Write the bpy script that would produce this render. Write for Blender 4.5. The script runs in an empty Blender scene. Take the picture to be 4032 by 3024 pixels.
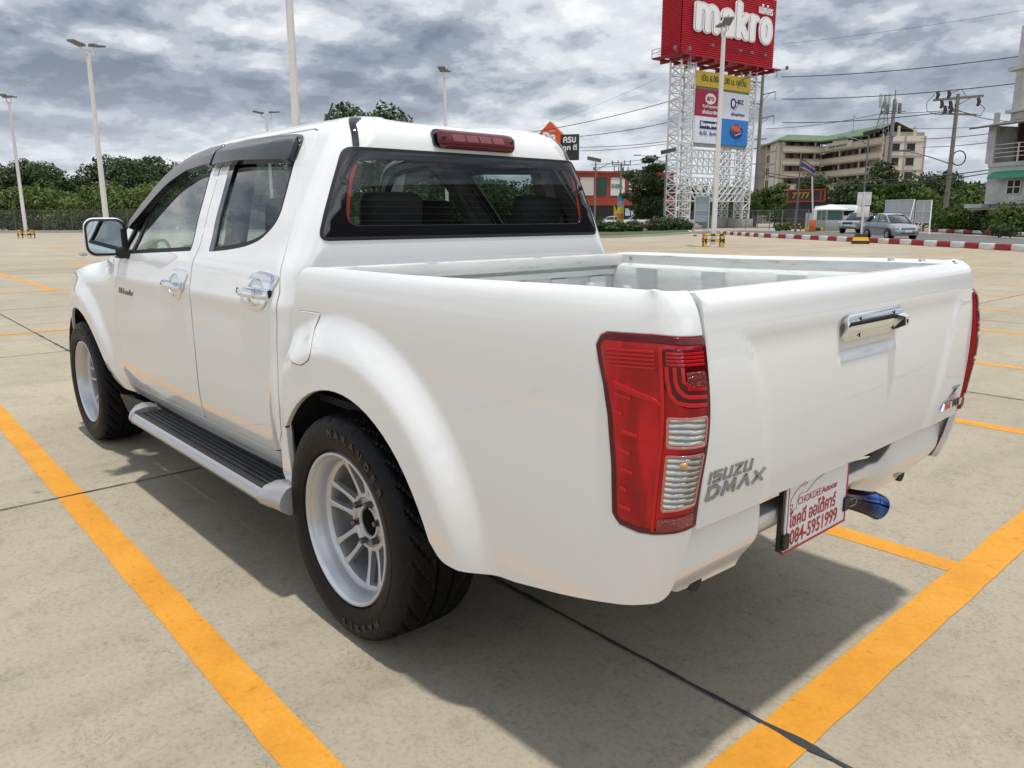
import bpy, bmesh, math, random
from mathutils import Vector, Matrix, Euler
from mathutils.geometry import delaunay_2d_cdt
random.seed(7)
SC = bpy.context.scene
COL = SC.collection
# ---------------------------------------------------------------- camera
cam = bpy.data.cameras.new("camera"); camo = bpy.data.objects.new("camera", cam); COL.objects.link(camo)
cam.sensor_width = 36.0; cam.lens = 27.13; cam.clip_start = .05; cam.clip_end = 6000
_yaw, _pit, _rol = math.radians(-41.7259), math.radians(12.1294), math.radians(.1686)
_F = Vector((math.cos(_yaw)*math.cos(_pit), math.sin(_yaw)*math.cos(_pit), -math.sin(_pit)))
_R = _F.cross(Vector((0,0,1))).normalized(); _D = _F.cross(_R)
_X = _R*math.cos(_rol)+_D*math.sin(_rol); _Y = -( -_R*math.sin(_rol)+_D*math.cos(_rol))
_M = Matrix((_X, _Y, -_F)).transposed().to_4x4(); _M.translation = (-2.08465, 2.00107, 1.34339)
camo.matrix_world = _M
SC.camera = camo
# ---------------------------------------------------------------- sun and sky
SUN_EL, SUN_X, SUN_Y = 81.0, .155, -.035      # shadows fall a little towards the truck's nose
sun = bpy.data.lights.new("sun", 'SUN'); suno = bpy.data.objects.new("sun", sun); COL.objects.link(suno)
sun.energy = 3.2; sun.angle = math.radians(2.6); sun.color = (1, .965, .91)
_d = Vector((SUN_X, SUN_Y, -1)).normalized()
suno.rotation_euler = _d.to_track_quat('-Z', 'Y').to_euler()
SC.view_settings.view_transform = 'Standard'; SC.view_settings.look = 'None'
SC.view_settings.exposure = .08; SC.view_settings.gamma = 1
W = bpy.data.worlds.new("World"); SC.world = W; W.use_nodes = True
def nodes(nt): 
    return (lambda t, **k: _mk(nt, t, **k))
def _mk(nt, t, **k):
    n = nt.nodes.new(t)
    for a, v in k.items():
        if a.startswith('i_'):
            n.inputs[int(a[2:]) if a[2:].isdigit() else a[2:]].default_value = v
        else: setattr(n, a, v)
    return n
def ramp(nt, fac, stops, interp='LINEAR'):
    r = nt.nodes.new('ShaderNodeValToRGB'); nt.links.new(fac, r.inputs[0]); cr = r.color_ramp
    cr.interpolation = interp
    while len(cr.elements) < len(stops): cr.elements.new(.5)
    for e, (p, c) in zip(cr.elements, stops):
        e.position = p; e.color = (c, c, c, 1) if isinstance(c, (int, float)) else (*c, 1)
    return r.outputs[0]
def math_n(nt, op, a, b=None, c=None, clamp=False):
    n = nt.nodes.new('ShaderNodeMath'); n.operation = op; n.use_clamp = clamp
    for i, v in enumerate((a, b, c)):
        if v is None: continue
        if isinstance(v, (int, float)): n.inputs[i].default_value = v
        else: nt.links.new(v, n.inputs[i])
    return n.outputs[0]
def mixc(nt, fac, a, b, mode='MIX'):
    n = nt.nodes.new('ShaderNodeMix'); n.data_type = 'RGBA'; n.blend_type = mode
    for i, v in ((0, fac), (6, a), (7, b)):
        if isinstance(v, (int, float)): n.inputs[i].default_value = v
        elif isinstance(v, tuple): n.inputs[i].default_value = (*v, 1) if len(v) == 3 else v
        else: nt.links.new(v, n.inputs[i])
    return n.outputs[2]
def build_world():
    nt = W.node_tree; L = nt.links.new
    bg = nt.nodes['Background']
    sky = _mk(nt, 'ShaderNodeTexSky', sky_type='NISHITA', sun_disc=False, sun_elevation=math.radians(SUN_EL), sun_rotation=math.atan2(-SUN_X, -SUN_Y))
    tc = _mk(nt, 'ShaderNodeTexCoord')
    sep = _mk(nt, 'ShaderNodeSeparateXYZ'); L(tc.outputs['Generated'], sep.inputs[0])
    z = math_n(nt, 'MAXIMUM', sep.outputs[2], 0.0)
    zz = math_n(nt, 'ADD', z, .26)
    px = math_n(nt, 'DIVIDE', sep.outputs[0], zz); py = math_n(nt, 'DIVIDE', sep.outputs[1], zz)
    cb = _mk(nt, 'ShaderNodeCombineXYZ'); L(px, cb.inputs[0]); L(py, cb.inputs[1])
    def noise(scale, detail, rough, dist, off, k=1.0):
        mp = _mk(nt, 'ShaderNodeMapping'); L(cb.outputs[0], mp.inputs[0]); mp.inputs[1].default_value = off; mp.inputs[3].default_value = (k, k, k)
        n = _mk(nt, 'ShaderNodeTexNoise'); n.inputs['Scale'].default_value = scale; n.inputs['Detail'].default_value = detail
        n.inputs['Roughness'].default_value = rough; n.inputs['Distortion'].default_value = dist
        L(mp.outputs[0], n.inputs[0]); return n.outputs[0]
    def density(k):
        m_ = noise(1.65, 9, .53, .15, SKYO, k); f_ = noise(6.5, 7, .58, .1, (1, 9, 4), k)
        return math_n(nt, 'MULTIPLY_ADD', f_, .28, math_n(nt, 'MULTIPLY', m_, .72))
    big = noise(SKYP[0], 3, .5, .1, (SKYP[1], SKYP[2], 0))
    d0 = density(1.0); d1 = density(.955)
    # cloud tops catch the light, thick undersides stay grey
    top = math_n(nt, 'MULTIPLY', math_n(nt, 'SUBTRACT', d0, d1), SKYK[0])
    thick = math_n(nt, 'MULTIPLY', math_n(nt, 'SUBTRACT', d0, .5), -SKYK[1])
    bank = math_n(nt, 'MULTIPLY', math_n(nt, 'SUBTRACT', big, .5), -SKYK[2])
    v = math_n(nt, 'ADD', math_n(nt, 'ADD', top, thick), math_n(nt, 'ADD', bank, .5))
    col = ramp(nt, v, SKYR, 'EASE')
    # distant decks pale towards the horizon
    lowf = _mk(nt, 'ShaderNodeMapRange', interpolation_type='SMOOTHSTEP'); L(sep.outputs[2], lowf.inputs[0]); lowf.inputs[1].default_value = 0; lowf.inputs[2].default_value = .20; lowf.inputs[3].default_value = .60; lowf.inputs[4].default_value = 0
    col = mixc(nt, lowf.outputs[0], col, (.70, .75, .81))
    # cloud deck overhead, out of view, made brighter to light the truck
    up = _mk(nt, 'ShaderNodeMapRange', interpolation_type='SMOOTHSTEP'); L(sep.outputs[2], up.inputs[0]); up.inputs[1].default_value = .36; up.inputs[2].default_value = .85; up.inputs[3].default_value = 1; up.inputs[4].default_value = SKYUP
    # and boosted behind the truck, to lift its tailgate and side
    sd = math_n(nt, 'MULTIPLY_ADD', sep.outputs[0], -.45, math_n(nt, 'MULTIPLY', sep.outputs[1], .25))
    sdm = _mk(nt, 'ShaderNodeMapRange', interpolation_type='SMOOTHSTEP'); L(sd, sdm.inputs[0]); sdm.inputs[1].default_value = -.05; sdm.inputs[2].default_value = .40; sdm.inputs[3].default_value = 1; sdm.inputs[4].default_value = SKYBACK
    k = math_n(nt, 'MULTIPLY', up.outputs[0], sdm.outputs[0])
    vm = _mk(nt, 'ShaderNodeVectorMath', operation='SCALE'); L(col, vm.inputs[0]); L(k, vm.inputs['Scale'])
    vs = _mk(nt, 'ShaderNodeVectorMath', operation='SCALE'); L(sky.outputs[0], vs.inputs[0]); vs.inputs['Scale'].default_value = 1.0
    # a few blue gaps between the clouds
    gap = _mk(nt, 'ShaderNodeMapRange', interpolation_type='SMOOTHSTEP'); L(noise(1.1, 5, .55, .3, (8, 3, 7)), gap.inputs[0]); gap.inputs[1].default_value = .60; gap.inputs[2].default_value = .72; gap.inputs[3].default_value = 0; gap.inputs[4].default_value = .5
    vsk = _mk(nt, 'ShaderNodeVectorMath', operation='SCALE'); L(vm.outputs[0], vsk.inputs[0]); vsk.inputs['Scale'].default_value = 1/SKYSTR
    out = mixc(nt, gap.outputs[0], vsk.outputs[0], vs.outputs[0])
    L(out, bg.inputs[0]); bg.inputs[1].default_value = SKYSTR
SKYSTR = .09
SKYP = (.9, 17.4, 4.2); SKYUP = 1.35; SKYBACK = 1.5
SKYK = (2.6, .95, 1.35); SKYO = (4.3, 1.7, 2)
SKYR = [(.16, (.20,.24,.31)), (.33, (.31,.36,.44)), (.46, (.49,.54,.61)), (.58, (.70,.74,.79)), (.76, (.92,.93,.95))]
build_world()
# ---------------------------------------------------------------- materials
MATS = {}
def pbr(name, col, rough=.5, metal=0, coat=0, spec=.5, coat_rough=.03, bump=None, var=None, trans=0, ior=1.45):
    """bump=(scale, strength, detail)  var=(scale, amount, detail): colour variation"""
    if name in MATS: return MATS[name]
    m = bpy.data.materials.new(name); m.use_nodes = True; nt = m.node_tree; b = nt.nodes['Principled BSDF']
    b.inputs['Base Color'].default_value = (*col, 1); b.inputs['Roughness'].default_value = rough; b.inputs['Metallic'].default_value = metal
    b.inputs['Coat Weight'].default_value = coat; b.inputs['Coat Roughness'].default_value = coat_rough
    b.inputs['Specular IOR Level'].default_value = spec; b.inputs['Transmission Weight'].default_value = trans; b.inputs['IOR'].default_value = ior
    if bump or var:
        tc = _mk(nt, 'ShaderNodeTexCoord')
    if var:
        n = _mk(nt, 'ShaderNodeTexNoise'); n.inputs['Scale'].default_value = var[0]; n.inputs['Detail'].default_value = var[2] if len(var) > 2 else 5
        n.inputs['Roughness'].default_value = .65
        nt.links.new(tc.outputs['Object'], n.inputs[0])
        a = var[1]
        r = ramp(nt, n.outputs[0], [(.3, tuple(c*(1-a) for c in col)), (.7, tuple(min(1, c*(1+a)) for c in col))])
        nt.links.new(r, b.inputs['Base Color'])
    if bump:
        n = _mk(nt, 'ShaderNodeTexNoise'); n.inputs['Scale'].default_value = bump[0]; n.inputs['Detail'].default_value = bump[2] if len(bump) > 2 else 3
        nt.links.new(tc.outputs['Object'], n.inputs[0])
        bp = _mk(nt, 'ShaderNodeBump'); bp.inputs['Strength'].default_value = bump[1]; bp.inputs['Distance'].default_value = .01
        nt.links.new(n.outputs[0], bp.inputs['Height']); nt.links.new(bp.outputs[0], b.inputs['Normal'])
    MATS[name] = m; return m
def glassm(name, tint, refl=1.0, rough=0.0, diff=None):
    """thin sheet glass: see-through with a tint, reflecting by Fresnel"""
    if name in MATS: return MATS[name]
    m = bpy.data.materials.new(name); m.use_nodes = True; nt = m.node_tree; nt.nodes.clear(); L = nt.links.new
    o = _mk(nt, 'ShaderNodeOutputMaterial'); mx = _mk(nt, 'ShaderNodeMixShader'); t = _mk(nt, 'ShaderNodeBsdfTransparent'); g = _mk(nt, 'ShaderNodeBsdfGlossy')
    t.inputs[0].default_value = (*tint, 1); g.inputs['Roughness'].default_value = rough; g.inputs[0].default_value = (1, 1, 1, 1)
    fr = _mk(nt, 'ShaderNodeFresnel'); fr.inputs[0].default_value = 1.52
    ge = _mk(nt, 'ShaderNodeNewGeometry'); L(math_n(nt, 'MULTIPLY_ADD', ge.outputs['Backfacing'], -.862, 1.52), fr.inputs[0])
    f = math_n(nt, 'MULTIPLY', fr.outputs[0], 1.7*refl, clamp=True)
    L(f, mx.inputs[0]); L(t.outputs[0], mx.inputs[1]); L(g.outputs[0], mx.inputs[2]); L(mx.outputs[0], o.inputs[0])
    MATS[name] = m; return m
# ---------------------------------------------------------------- helpers
def link(name, me, mat=None, parent=None):
    o = bpy.data.objects.new(name, me); COL.objects.link(o)
    if mat is not None and me is not None:
        if isinstance(mat, (list, tuple)):
            for m in mat: me.materials.append(m)
        else: me.materials.append(mat)
    if parent is not None: o.parent = parent
    return o
def tag(o, label=None, cat=None, group=None, kind=None):
    if label: o['label'] = label
    if cat: o['category'] = cat
    if group: o['group'] = group
    if kind: o['kind'] = kind
    return o
def thing(name, loc=(0,0,0), label=None, cat=None, group=None, rz=0):
    o = bpy.data.objects.new(name, None); COL.objects.link(o); o.location = loc; o.rotation_euler = (0,0,rz); o.empty_display_size = .2
    return tag(o, label, cat, group)
def copy_tree(o, parent=None):
    c = o.copy(); COL.objects.link(c)
    if parent is not None: c.parent = parent
    for ch in list(o.children): copy_tree(ch, c)
    return c
class MB:
    """collects simple shapes into ONE mesh"""
    def __init__(s): s.v = []; s.f = []; s.m = []; s.mi = 0
    def add(s, vs, fs):
        o = len(s.v); s.v += [tuple(p) for p in vs]; s.f += [tuple(i+o for i in f) for f in fs]; s.m += [s.mi]*len(fs); return s
    def box(s, x0, x1, y0, y1, z0, z1, M=None):
        vs = [(x,y,z) for x in (x0,x1) for y in (y0,y1) for z in (z0,z1)]
        if M is not None: vs = [tuple(M @ Vector(p)) for p in vs]
        return s.add(vs, [(0,1,3,2),(4,6,7,5),(0,4,5,1),(2,3,7,6),(0,2,6,4),(1,5,7,3)])
    def cbox(s, c, d, M=None, rz=0, bev=0):
        if bev:
            return s.bbox(c, d, bev, rz)
        R = Matrix.Rotation(rz, 4, 'Z'); T = Matrix.Translation(c)
        return s.box(-d[0]/2, d[0]/2, -d[1]/2, d[1]/2, -d[2]/2, d[2]/2, (M @ T @ R) if M is not None else T @ R)
    def bbox(s, c, d, b, rz=0, M=None, seg=2):
        bm = bmesh.new(); bmesh.ops.create_cube(bm, size=1)
        for v in bm.verts: v.co = Vector((v.co.x*d[0], v.co.y*d[1], v.co.z*d[2]))
        bmesh.ops.bevel(bm, geom=list(bm.edges), offset=b, segments=seg, affect='EDGES', profile=.5)
        R = Matrix.Translation(c) @ Matrix.Rotation(rz, 4, 'Z')
        if M is not None: R = M @ R
        bm.verts.index_update()
        s.add([tuple(R @ v.co) for v in bm.verts], [tuple(v.index for v in f.verts) for f in bm.faces]); bm.free(); return s
    def tube(s, pts, r, n=8, cap=True, ry=None):
        """tube along points; r number or list"""
        P = [Vector(p) for p in pts]; k = len(P)
        if isinstance(r, (int, float)): r = [r]*k
        up = Vector((0,0,1)); vs = []; prev = None
        for i in range(k):
            t = (P[min(i+1,k-1)]-P[max(i-1,0)]).normalized()
            a = up.cross(t) if prev is None else prev - t*prev.dot(t)
            if a.length < 1e-4: a = Vector((1,0,0)).cross(t)
            a.normalize(); b = t.cross(a); prev = a
            for j in range(n):
                an = 2*math.pi*j/n
                vs.append(P[i]+a*math.cos(an)*r[i]+b*math.sin(an)*r[i]*(ry or 1))
        fs = [(i*n+j, i*n+(j+1)%n, (i+1)*n+(j+1)%n, (i+1)*n+j) for i in range(k-1) for j in range(n)]
        if cap: fs += [tuple(range(n-1,-1,-1)), tuple(range((k-1)*n, k*n))]
        return s.add(vs, fs)
    def bar(s, a, b, w, h=None, n=4):
        """square bar between two points"""
        a = Vector(a); b = Vector(b); t = (b-a).normalized(); h = h or w
        up = Vector((0,0,1)) if abs(t.z) < .95 else Vector((1,0,0))
        x = t.cross(up).normalized()*w/2; y = x.cross(t).normalized()*h/2
        vs = [p+q for p in (a,b) for q in (-x-y, x-y, x+y, -x+y)]
        return s.add(vs, [(3,2,1,0),(4,5,6,7)]+[(i,(i+1)%4,4+(i+1)%4,4+i) for i in range(4)])
    def lathe(s, prof, n=48, axis='y', c=(0,0,0), a0=0, fn=None, close=False):
        """prof: list of (r, t) turned about an axis; fn(i,j,r)->r"""
        vs = []
        for j in range(n):
            an = a0+2*math.pi*j/n
            for i, (r, t) in enumerate(prof):
                rr = fn(i, j, r) if fn else r
                if axis == 'y': vs.append((c[0]+rr*math.cos(an), c[1]+t, c[2]+rr*math.sin(an)))
                elif axis == 'x': vs.append((c[0]+t, c[1]+rr*math.cos(an), c[2]+rr*math.sin(an)))
                else: vs.append((c[0]+rr*math.cos(an), c[1]+rr*math.sin(an), c[2]+t))
        k = len(prof); fs = []
        for j in range(n):
            for i in range(k-1 if not close else k):
                i2 = (i+1) % k
                fs.append((j*k+i, ((j+1)%n)*k+i, ((j+1)%n)*k+i2, j*k+i2))
        return s.add(vs, fs)
    def extrude(s, poly, f0, f1):
        """poly of 2D points; f0,f1 map (a,b)->3D for the two caps"""
        n = len(poly)
        o = [(i, (i+1)%n) for i in range(n)]
        r = delaunay_2d_cdt([Vector(p) for p in poly], o, [list(range(n))], 1, 1e-7)
        V = [tuple(p) for p in r[0]]; F = r[2]; k = len(V)
        vs = [f0(*p) for p in V]+[f1(*p) for p in V]
        fs = [tuple(f) for f in F]+[tuple(k+i for i in reversed(f)) for f in F]
        src = r[3]; idx = {}
        for i, l in enumerate(src):
            for q in l: idx[q] = i
        for a, b in o:
            a2, b2 = idx.get(a), idx.get(b)
            if a2 is not None and b2 is not None: fs.append((a2, k+a2, k+b2, b2))
        return s.add(vs, fs)
    def mesh(s, smooth=True, angle=35, recalc=True, uv=None):
        me = bpy.data.meshes.new('m'); me.from_pydata(s.v, [], s.f)
        if max(s.m, default=0) > 0: me.polygons.foreach_set('material_index', s.m)
        if recalc:
            bm = bmesh.new(); bm.from_mesh(me); bmesh.ops.recalc_face_normals(bm, faces=bm.faces)
            if smooth:
                ca = math.cos(math.radians(angle))
                for f in bm.faces: f.smooth = True
                for e in bm.edges:
                    if len(e.link_faces) == 2 and e.link_faces[0].normal.dot(e.link_faces[1].normal) < ca: e.smooth = False
            bm.to_mesh(me); bm.free()
        me.update(); return me
    def build(s, name, mat, parent=None, smooth=True, angle=35, recalc=True):
        return link(name, s.mesh(smooth, angle, recalc), mat, parent)
def rnd(poly, r, n=4):
    """round corners of a closed 2D polygon; r number or per-point list"""
    out = []; k = len(poly)
    for i, p in enumerate(poly):
        rr = r[i] if isinstance(r, (list, tuple)) else r
        a = Vector(poly[i-1]); b = Vector(p); c = Vector(poly[(i+1)%k])
        if rr <= 0: out.append(tuple(b)); continue
        d1 = (a-b); d2 = (c-b); l1 = min(rr, d1.length*.49); l2 = min(rr, d2.length*.49)
        p1 = b+d1.normalized()*l1; p2 = b+d2.normalized()*l2
        for j in range(n+1):
            t = j/n; out.append(tuple(p1*(1-t)**2+b*2*t*(1-t)+p2*t*t))
    return out
def dens(poly, step, closed=True):
    out = []; k = len(poly)
    for i in range(k if closed else k-1):
        a = Vector(poly[i]); b = Vector(poly[(i+1)%k]); m = max(1, int(math.ceil((b-a).length/step)))
        for j in range(m): out.append(tuple(a.lerp(b, j/m)))
    if not closed: out.append(tuple(poly[-1]))
    return out
def inpoly(x, y, P):
    c = False; j = len(P)-1
    for i in range(len(P)):
        if (P[i][1] > y) != (P[j][1] > y) and x < (P[j][0]-P[i][0])*(y-P[i][1])/(P[j][1]-P[i][1]+1e-12)+P[i][0]: c = not c
        j = i
    return c
def offpoly(poly, d):
    """inset a closed polygon by d (positive = inwards for CCW)"""
    k = len(poly); out = []
    area = sum(poly[i-1][0]*poly[i][1]-poly[i][0]*poly[i-1][1] for i in range(k)); sg = 1 if area > 0 else -1
    for i in range(k):
        a = Vector(poly[i-1]); b = Vector(poly[i]); c = Vector(poly[(i+1)%k])
        n1 = Vector((-(b-a).y, (b-a).x)); n2 = Vector((-(c-b).y, (c-b).x))
        if n1.length < 1e-9 or n2.length < 1e-9: continue
        n1.normalize(); n2.normalize(); n = (n1+n2)
        if n.length < 1e-6: n = n1
        n.normalize(); s = d/max(.35, n.dot(n1)); out.append((b.x+n.x*s*sg, b.y+n.y*s*sg))
    return out
def panel(S, outline, holes=(), step=.03, bstep=None, thick=.012, off=0., mirror=False, round_edge=.002, both=False, noedge=None):
    """curved sheet: a 2D region (u,v) mapped by S, with real edges folded in by thick. returns mesh"""
    bstep = bstep or step*.6
    loops = [dens(outline, bstep)]+[dens(h, bstep) for h in holes]
    V = []; E = []
    for lp in loops:
        o = len(V); V += lp; E += [(o+i, o+(i+1)%len(lp)) for i in range(len(lp))]
    us = [p[0] for p in loops[0]]; vs = [p[1] for p in loops[0]]
    nb = len(V); bset = {}
    for p in V: bset.setdefault((round(p[0]/step), round(p[1]/step)), []).append(p)
    u = min(us)+step*.5
    while u < max(us):
        v = min(vs)+step*.5
        while v < max(vs):
            if inpoly(u, v, loops[0]) and not any(inpoly(u, v, h) for h in loops[1:]):
                ci, cj = round(u/step), round(v/step); ok = True
                for a in (-1,0,1):
                    for b in (-1,0,1):
                        for q in bset.get((ci+a, cj+b), ()):
                            if (q[0]-u)**2+(q[1]-v)**2 < (step*.42)**2: ok = False
                if ok: V.append((u, v))
            v += step
        u += step
    r = delaunay_2d_cdt([Vector(p) for p in V], E, [], 0, 1e-7)
    P2 = [tuple(p) for p in r[0]]; T = []
    for f in r[2]:
        cx = sum(P2[i][0] for i in f)/len(f); cy = sum(P2[i][1] for i in f)/len(f)
        if inpoly(cx, cy, loops[0]) and not any(inpoly(cx, cy, h) for h in loops[1:]): T.append(tuple(f))
    h = 1.5e-3; P3 = []; N = []
    for (a, b) in P2:
        p = Vector(S(a, b)); du = Vector(S(a+h, b))-Vector(S(a-h, b)); dv = Vector(S(a, b+h))-Vector(S(a, b-h))
        n = dv.cross(du).normalized() if du.length > 0 else Vector((0,1,0))
        P3.append(p+n*off); N.append(n)
    if mirror:
        P3 = [Vector((p.x, -p.y, p.z)) for p in P3]; N = [Vector((n.x, -n.y, n.z)) for n in N]
    # orientation: make faces agree with N
    faces = []
    for f in T:
        a, b, c = P3[f[0]], P3[f[1]], P3[f[2]]
        if (b-a).cross(c-a).dot(N[f[0]]) < 0: f = tuple(reversed(f))
        faces.append(f)
    verts = list(P3); fn = [[N[i] for i in f] for f in faces]
    if thick > 0:
        cnt = {}
        for f in faces:
            for i in range(len(f)):
                a, b = f[i], f[(i+1)%len(f)]
                cnt[(a, b)] = cnt.get((a, b), 0)+1
        edges = [(a, b) for (a, b) in cnt if (b, a) not in cnt]
        out = {}                                   # outward direction per boundary vertex
        edges = [(a, b) for a, b in edges if not (noedge and abs(P3[a].y) < .004 and abs(P3[b].y) < .004)]
        for a, b in edges:
            t = (P3[b]-P3[a])
            if t.length < 1e-9: continue
            for i in (a, b):
                o = t.cross(N[i]).normalized(); out[i] = out.get(i, Vector((0,0,0)))+o
        ring1 = {}; ring2 = {}
        for i, o in out.items():
            if o.length > 1e-6: o.normalize()
            ring1[i] = len(verts); verts.append(P3[i]+o*round_edge-N[i]*round_edge)
            ring2[i] = len(verts); verts.append(P3[i]+o*round_edge-N[i]*thick)
        for a, b in edges:
            if a not in ring1 or b not in ring1: continue
            oa, ob = out[a], out[b]
            faces.append((b, a, ring1[a], ring1[b])); fn.append([N[b], N[a], oa, ob])
            faces.append((ring1[b], ring1[a], ring2[a], ring2[b])); fn.append([ob, oa, oa, ob])
    me = bpy.data.meshes.new('p'); me.from_pydata([tuple(v) for v in verts], [], faces)
    me.polygons.foreach_set('use_smooth', [True]*len(faces))
    me.update()
    ln = []
    for pn in fn: ln += [tuple(n) for n in pn]
    try: me.normals_split_custom_set(ln)
    except Exception as ex: print('norm', ex)
    return me
def text_mb(body, size, extrude=.002, offset=0, M=None, mb=None, shear=0, align='LEFT', res=3, bevel=0, space=1.0, fy=1.0, fx=1.0):
    c = bpy.data.curves.new('t', 'FONT'); c.body = body; c.size = size; c.extrude = extrude; c.offset = offset; c.shear = shear
    c.align_x = align; c.resolution_u = res; c.bevel_depth = bevel; c.space_character = space
    o = bpy.data.objects.new('t', c); COL.objects.link(o)
    dg = bpy.context.evaluated_depsgraph_get(); me = bpy.data.meshes.new_from_object(o.evaluated_get(dg))
    mb = mb or MB()
    S_ = Matrix.Diagonal((fx, fy, 1, 1))
    T_ = (M @ S_) if M is not None else S_
    mb.add([tuple(T_ @ v.co) for v in me.vertices], [tuple(p.vertices) for p in me.polygons])
    bpy.data.objects.remove(o); bpy.data.curves.remove(c); bpy.data.meshes.remove(me)
    return mb
def frame(origin, xdir, ydir):
    x = Vector(xdir).normalized(); z = x.cross(Vector(ydir)).normalized(); y = z.cross(x)
    M = Matrix((x, y, z)).transposed().to_4x4(); M.translation = origin; return M
def mmirror(me):
    """mirrored copy of a mesh in y, keeps custom normals"""
    m = me.copy()
    ns = [tuple(cn.vector) for cn in me.corner_normals] if me.corner_normals else None
    n = len(m.vertices); co = [0.]*(3*n); m.vertices.foreach_get('co', co)
    for i in range(1, 3*n, 3): co[i] = -co[i]
    vs = [tuple(co[3*i:3*i+3]) for i in range(n)]
    fs = [tuple(reversed(p.vertices)) for p in m.polygons]
    mi = [p.material_index for p in m.polygons]; sm = [p.use_smooth for p in m.polygons]
    k = bpy.data.meshes.new('m'); k.from_pydata(vs, [], fs); k.polygons.foreach_set('use_smooth', sm); k.polygons.foreach_set('material_index', mi)
    for mt in me.materials: k.materials.append(mt)
    k.update()
    if ns:
        ln = []; q = 0
        for p in me.polygons:
            l = len(p.vertices); seg = [(a, -b, c) for a, b, c in ns[q:q+l]]; ln += list(reversed(seg)); q += l
        k.normals_split_custom_set(ln)
    bpy.data.meshes.remove(m)
    return k
def join_meshes(ms):
    bm = bmesh.new()
    for m in ms: bm.from_mesh(m)
    k = bpy.data.meshes.new('j'); bm.to_mesh(k); bm.free(); return k
import math
def lerp(a,b,t): return a+(b-a)*t
def sst(a,b,x):
    t=min(1,max(0,(x-a)/(b-a))); return t*t*(3-2*t)
def interp(tab,x):
    # monotone smooth (Catmull/Hermite) table interpolation
    n=len(tab)
    if x<=tab[0][0]: return tab[0][1]+(x-tab[0][0])*(tab[1][1]-tab[0][1])/(tab[1][0]-tab[0][0])
    if x>=tab[-1][0]: return tab[-1][1]+(x-tab[-1][0])*(tab[-1][1]-tab[-2][1])/(tab[-1][0]-tab[-2][0])
    i=0
    while tab[i+1][0]<x: i+=1
    x0,y0=tab[i]; x1,y1=tab[i+1]; h=x1-x0; t=(x-x0)/h
    d=(y1-y0)/h
    dm=(y0-tab[i-1][1])/(x0-tab[i-1][0]) if i>0 else d
    dp=(tab[i+2][1]-y1)/(tab[i+2][0]-x1) if i<n-2 else d
    m0=(dm+d)/2; m1=(d+dp)/2
    return (2*t**3-3*t*t+1)*y0+(t**3-2*t*t+t)*h*m0+(-2*t**3+3*t*t)*y1+(t**3-t*t)*h*m1
WB=3.095; ZC=.373
SIDE=[(.40,.775),(.46,.808),(.54,.834),(.65,.852),(.78,.862),(.90,.864),(1.0,.862),(1.08,.856),(1.14,.846),(1.18,.834),(1.21,.818),(1.25,.797),(1.35,.752),(1.45,.700),(1.55,.645),(1.60,.614),(1.65,.580),(1.68,.553),(1.70,.525)]
BED=[(.42,.802),(.50,.815),(.6,.826),(.72,.832),(.85,.834),(.95,.834),(1.03,.834),(1.09,.832),(1.13,.828),(1.16,.822),(1.18,.812),(1.192,.80)]
def flare(x,z,cx,amp,R0=.47,R1=.70,back=1.0):
    dx=x-cx; dz=max(z-ZC,-.02)
    r=math.hypot(dx,dz*1.02)
    return amp*(1-sst(R0+.03,R1,r))
def cabY(x,z):
    y=interp(SIDE,z)
    y-= .012*max(0,z-1.0)/.6*((x-1.3)/.9)**2
    y-= .010*((x-1.2)/1.2)**2*(1 if x<1.2 else 1.2)
    # character line: soft shoulder
    y+= .006*math.exp(-((z-1.05)/.035)**2)
    y+= flare(x,z,WB,.028,.52,.70)
    y+= flare(x,z,0,.022,.50,.70)*sst(.55,.42,x) if x<.7 else 0
    return y
# bed: u coordinate; u>=-0.98 -> x=u ; below wraps round the rear corner
def bedPlan(u):
    # returns x, inset
    tab=[(-1.36,-1.224,.182),(-1.31,-1.222,.133),(-1.28,-1.220,.103),(-1.25,-1.217,.074),(-1.225,-1.208,.050),(-1.20,-1.190,.033),(-1.16,-1.155,.019),(-1.1,-1.098,.008),(-1.0,-1.0,.001),(-.9,-.9,0),(-.8,-.8,0)]
    if u>=-.9: return u,0.
    return interp([(a,b) for a,b,c in tab],u),interp([(a,c) for a,b,c in tab],u)
def bedS(u,z):
    x,i=bedPlan(u)
    zt=z-.012*sst(-.2,-1.1,u)*sst(1.0,1.19,z)  # rail rises a touch at the rear
    y=interp(BED,zt); w=sst(-1.10,-1.22,u); pull=(.834-y)*w; y+=pull; x+=pull*1.0
    y-=.006*sst(-.55,-1.1,u)
    y+=flare(u,z,0,.049,.535,.70)
    low=max(0,.70-z)
    w=sst(-1.05,-1.24,u)
    x-=.022*math.exp(-((z-.95)/.14)**2)*w
    x+=.004*sst(1.12,1.2,z)*w
    return (x+(.6*low*low+.10*low)*w,y-i-.10*low*sst(-1.0,-1.3,u),z)
# cab shell: u>=.52 side; .52-.21 corner ; then rear wall
CR=.10
def cabRearX(z): return interp([(.4,.37),(1.15,.352),(1.27,.356),(1.45,.366),(1.58,.378),(1.64,.392),(1.67,.41),(1.70,.44)],z)
LC=.157
def cabS(u,z):
    xr=cabRearX(z)
    xs=xr+CR
    u0=.46
    if u>=u0: return (u+(xs-u0)*sst(.8,.46,u),cabY(u,z),z)
    ys=cabY(u0,z)
    if u>=u0-LC:
        a=(u0-u)/LC*math.pi/2
        return (xs-CR*math.sin(a),ys-CR*(1-math.cos(a)),z)
    y=ys-CR-(u0-LC-u)
    return (xr-.012*(1-(y/.7)**2) if abs(y)<.7 else xr,y,z)

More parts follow.
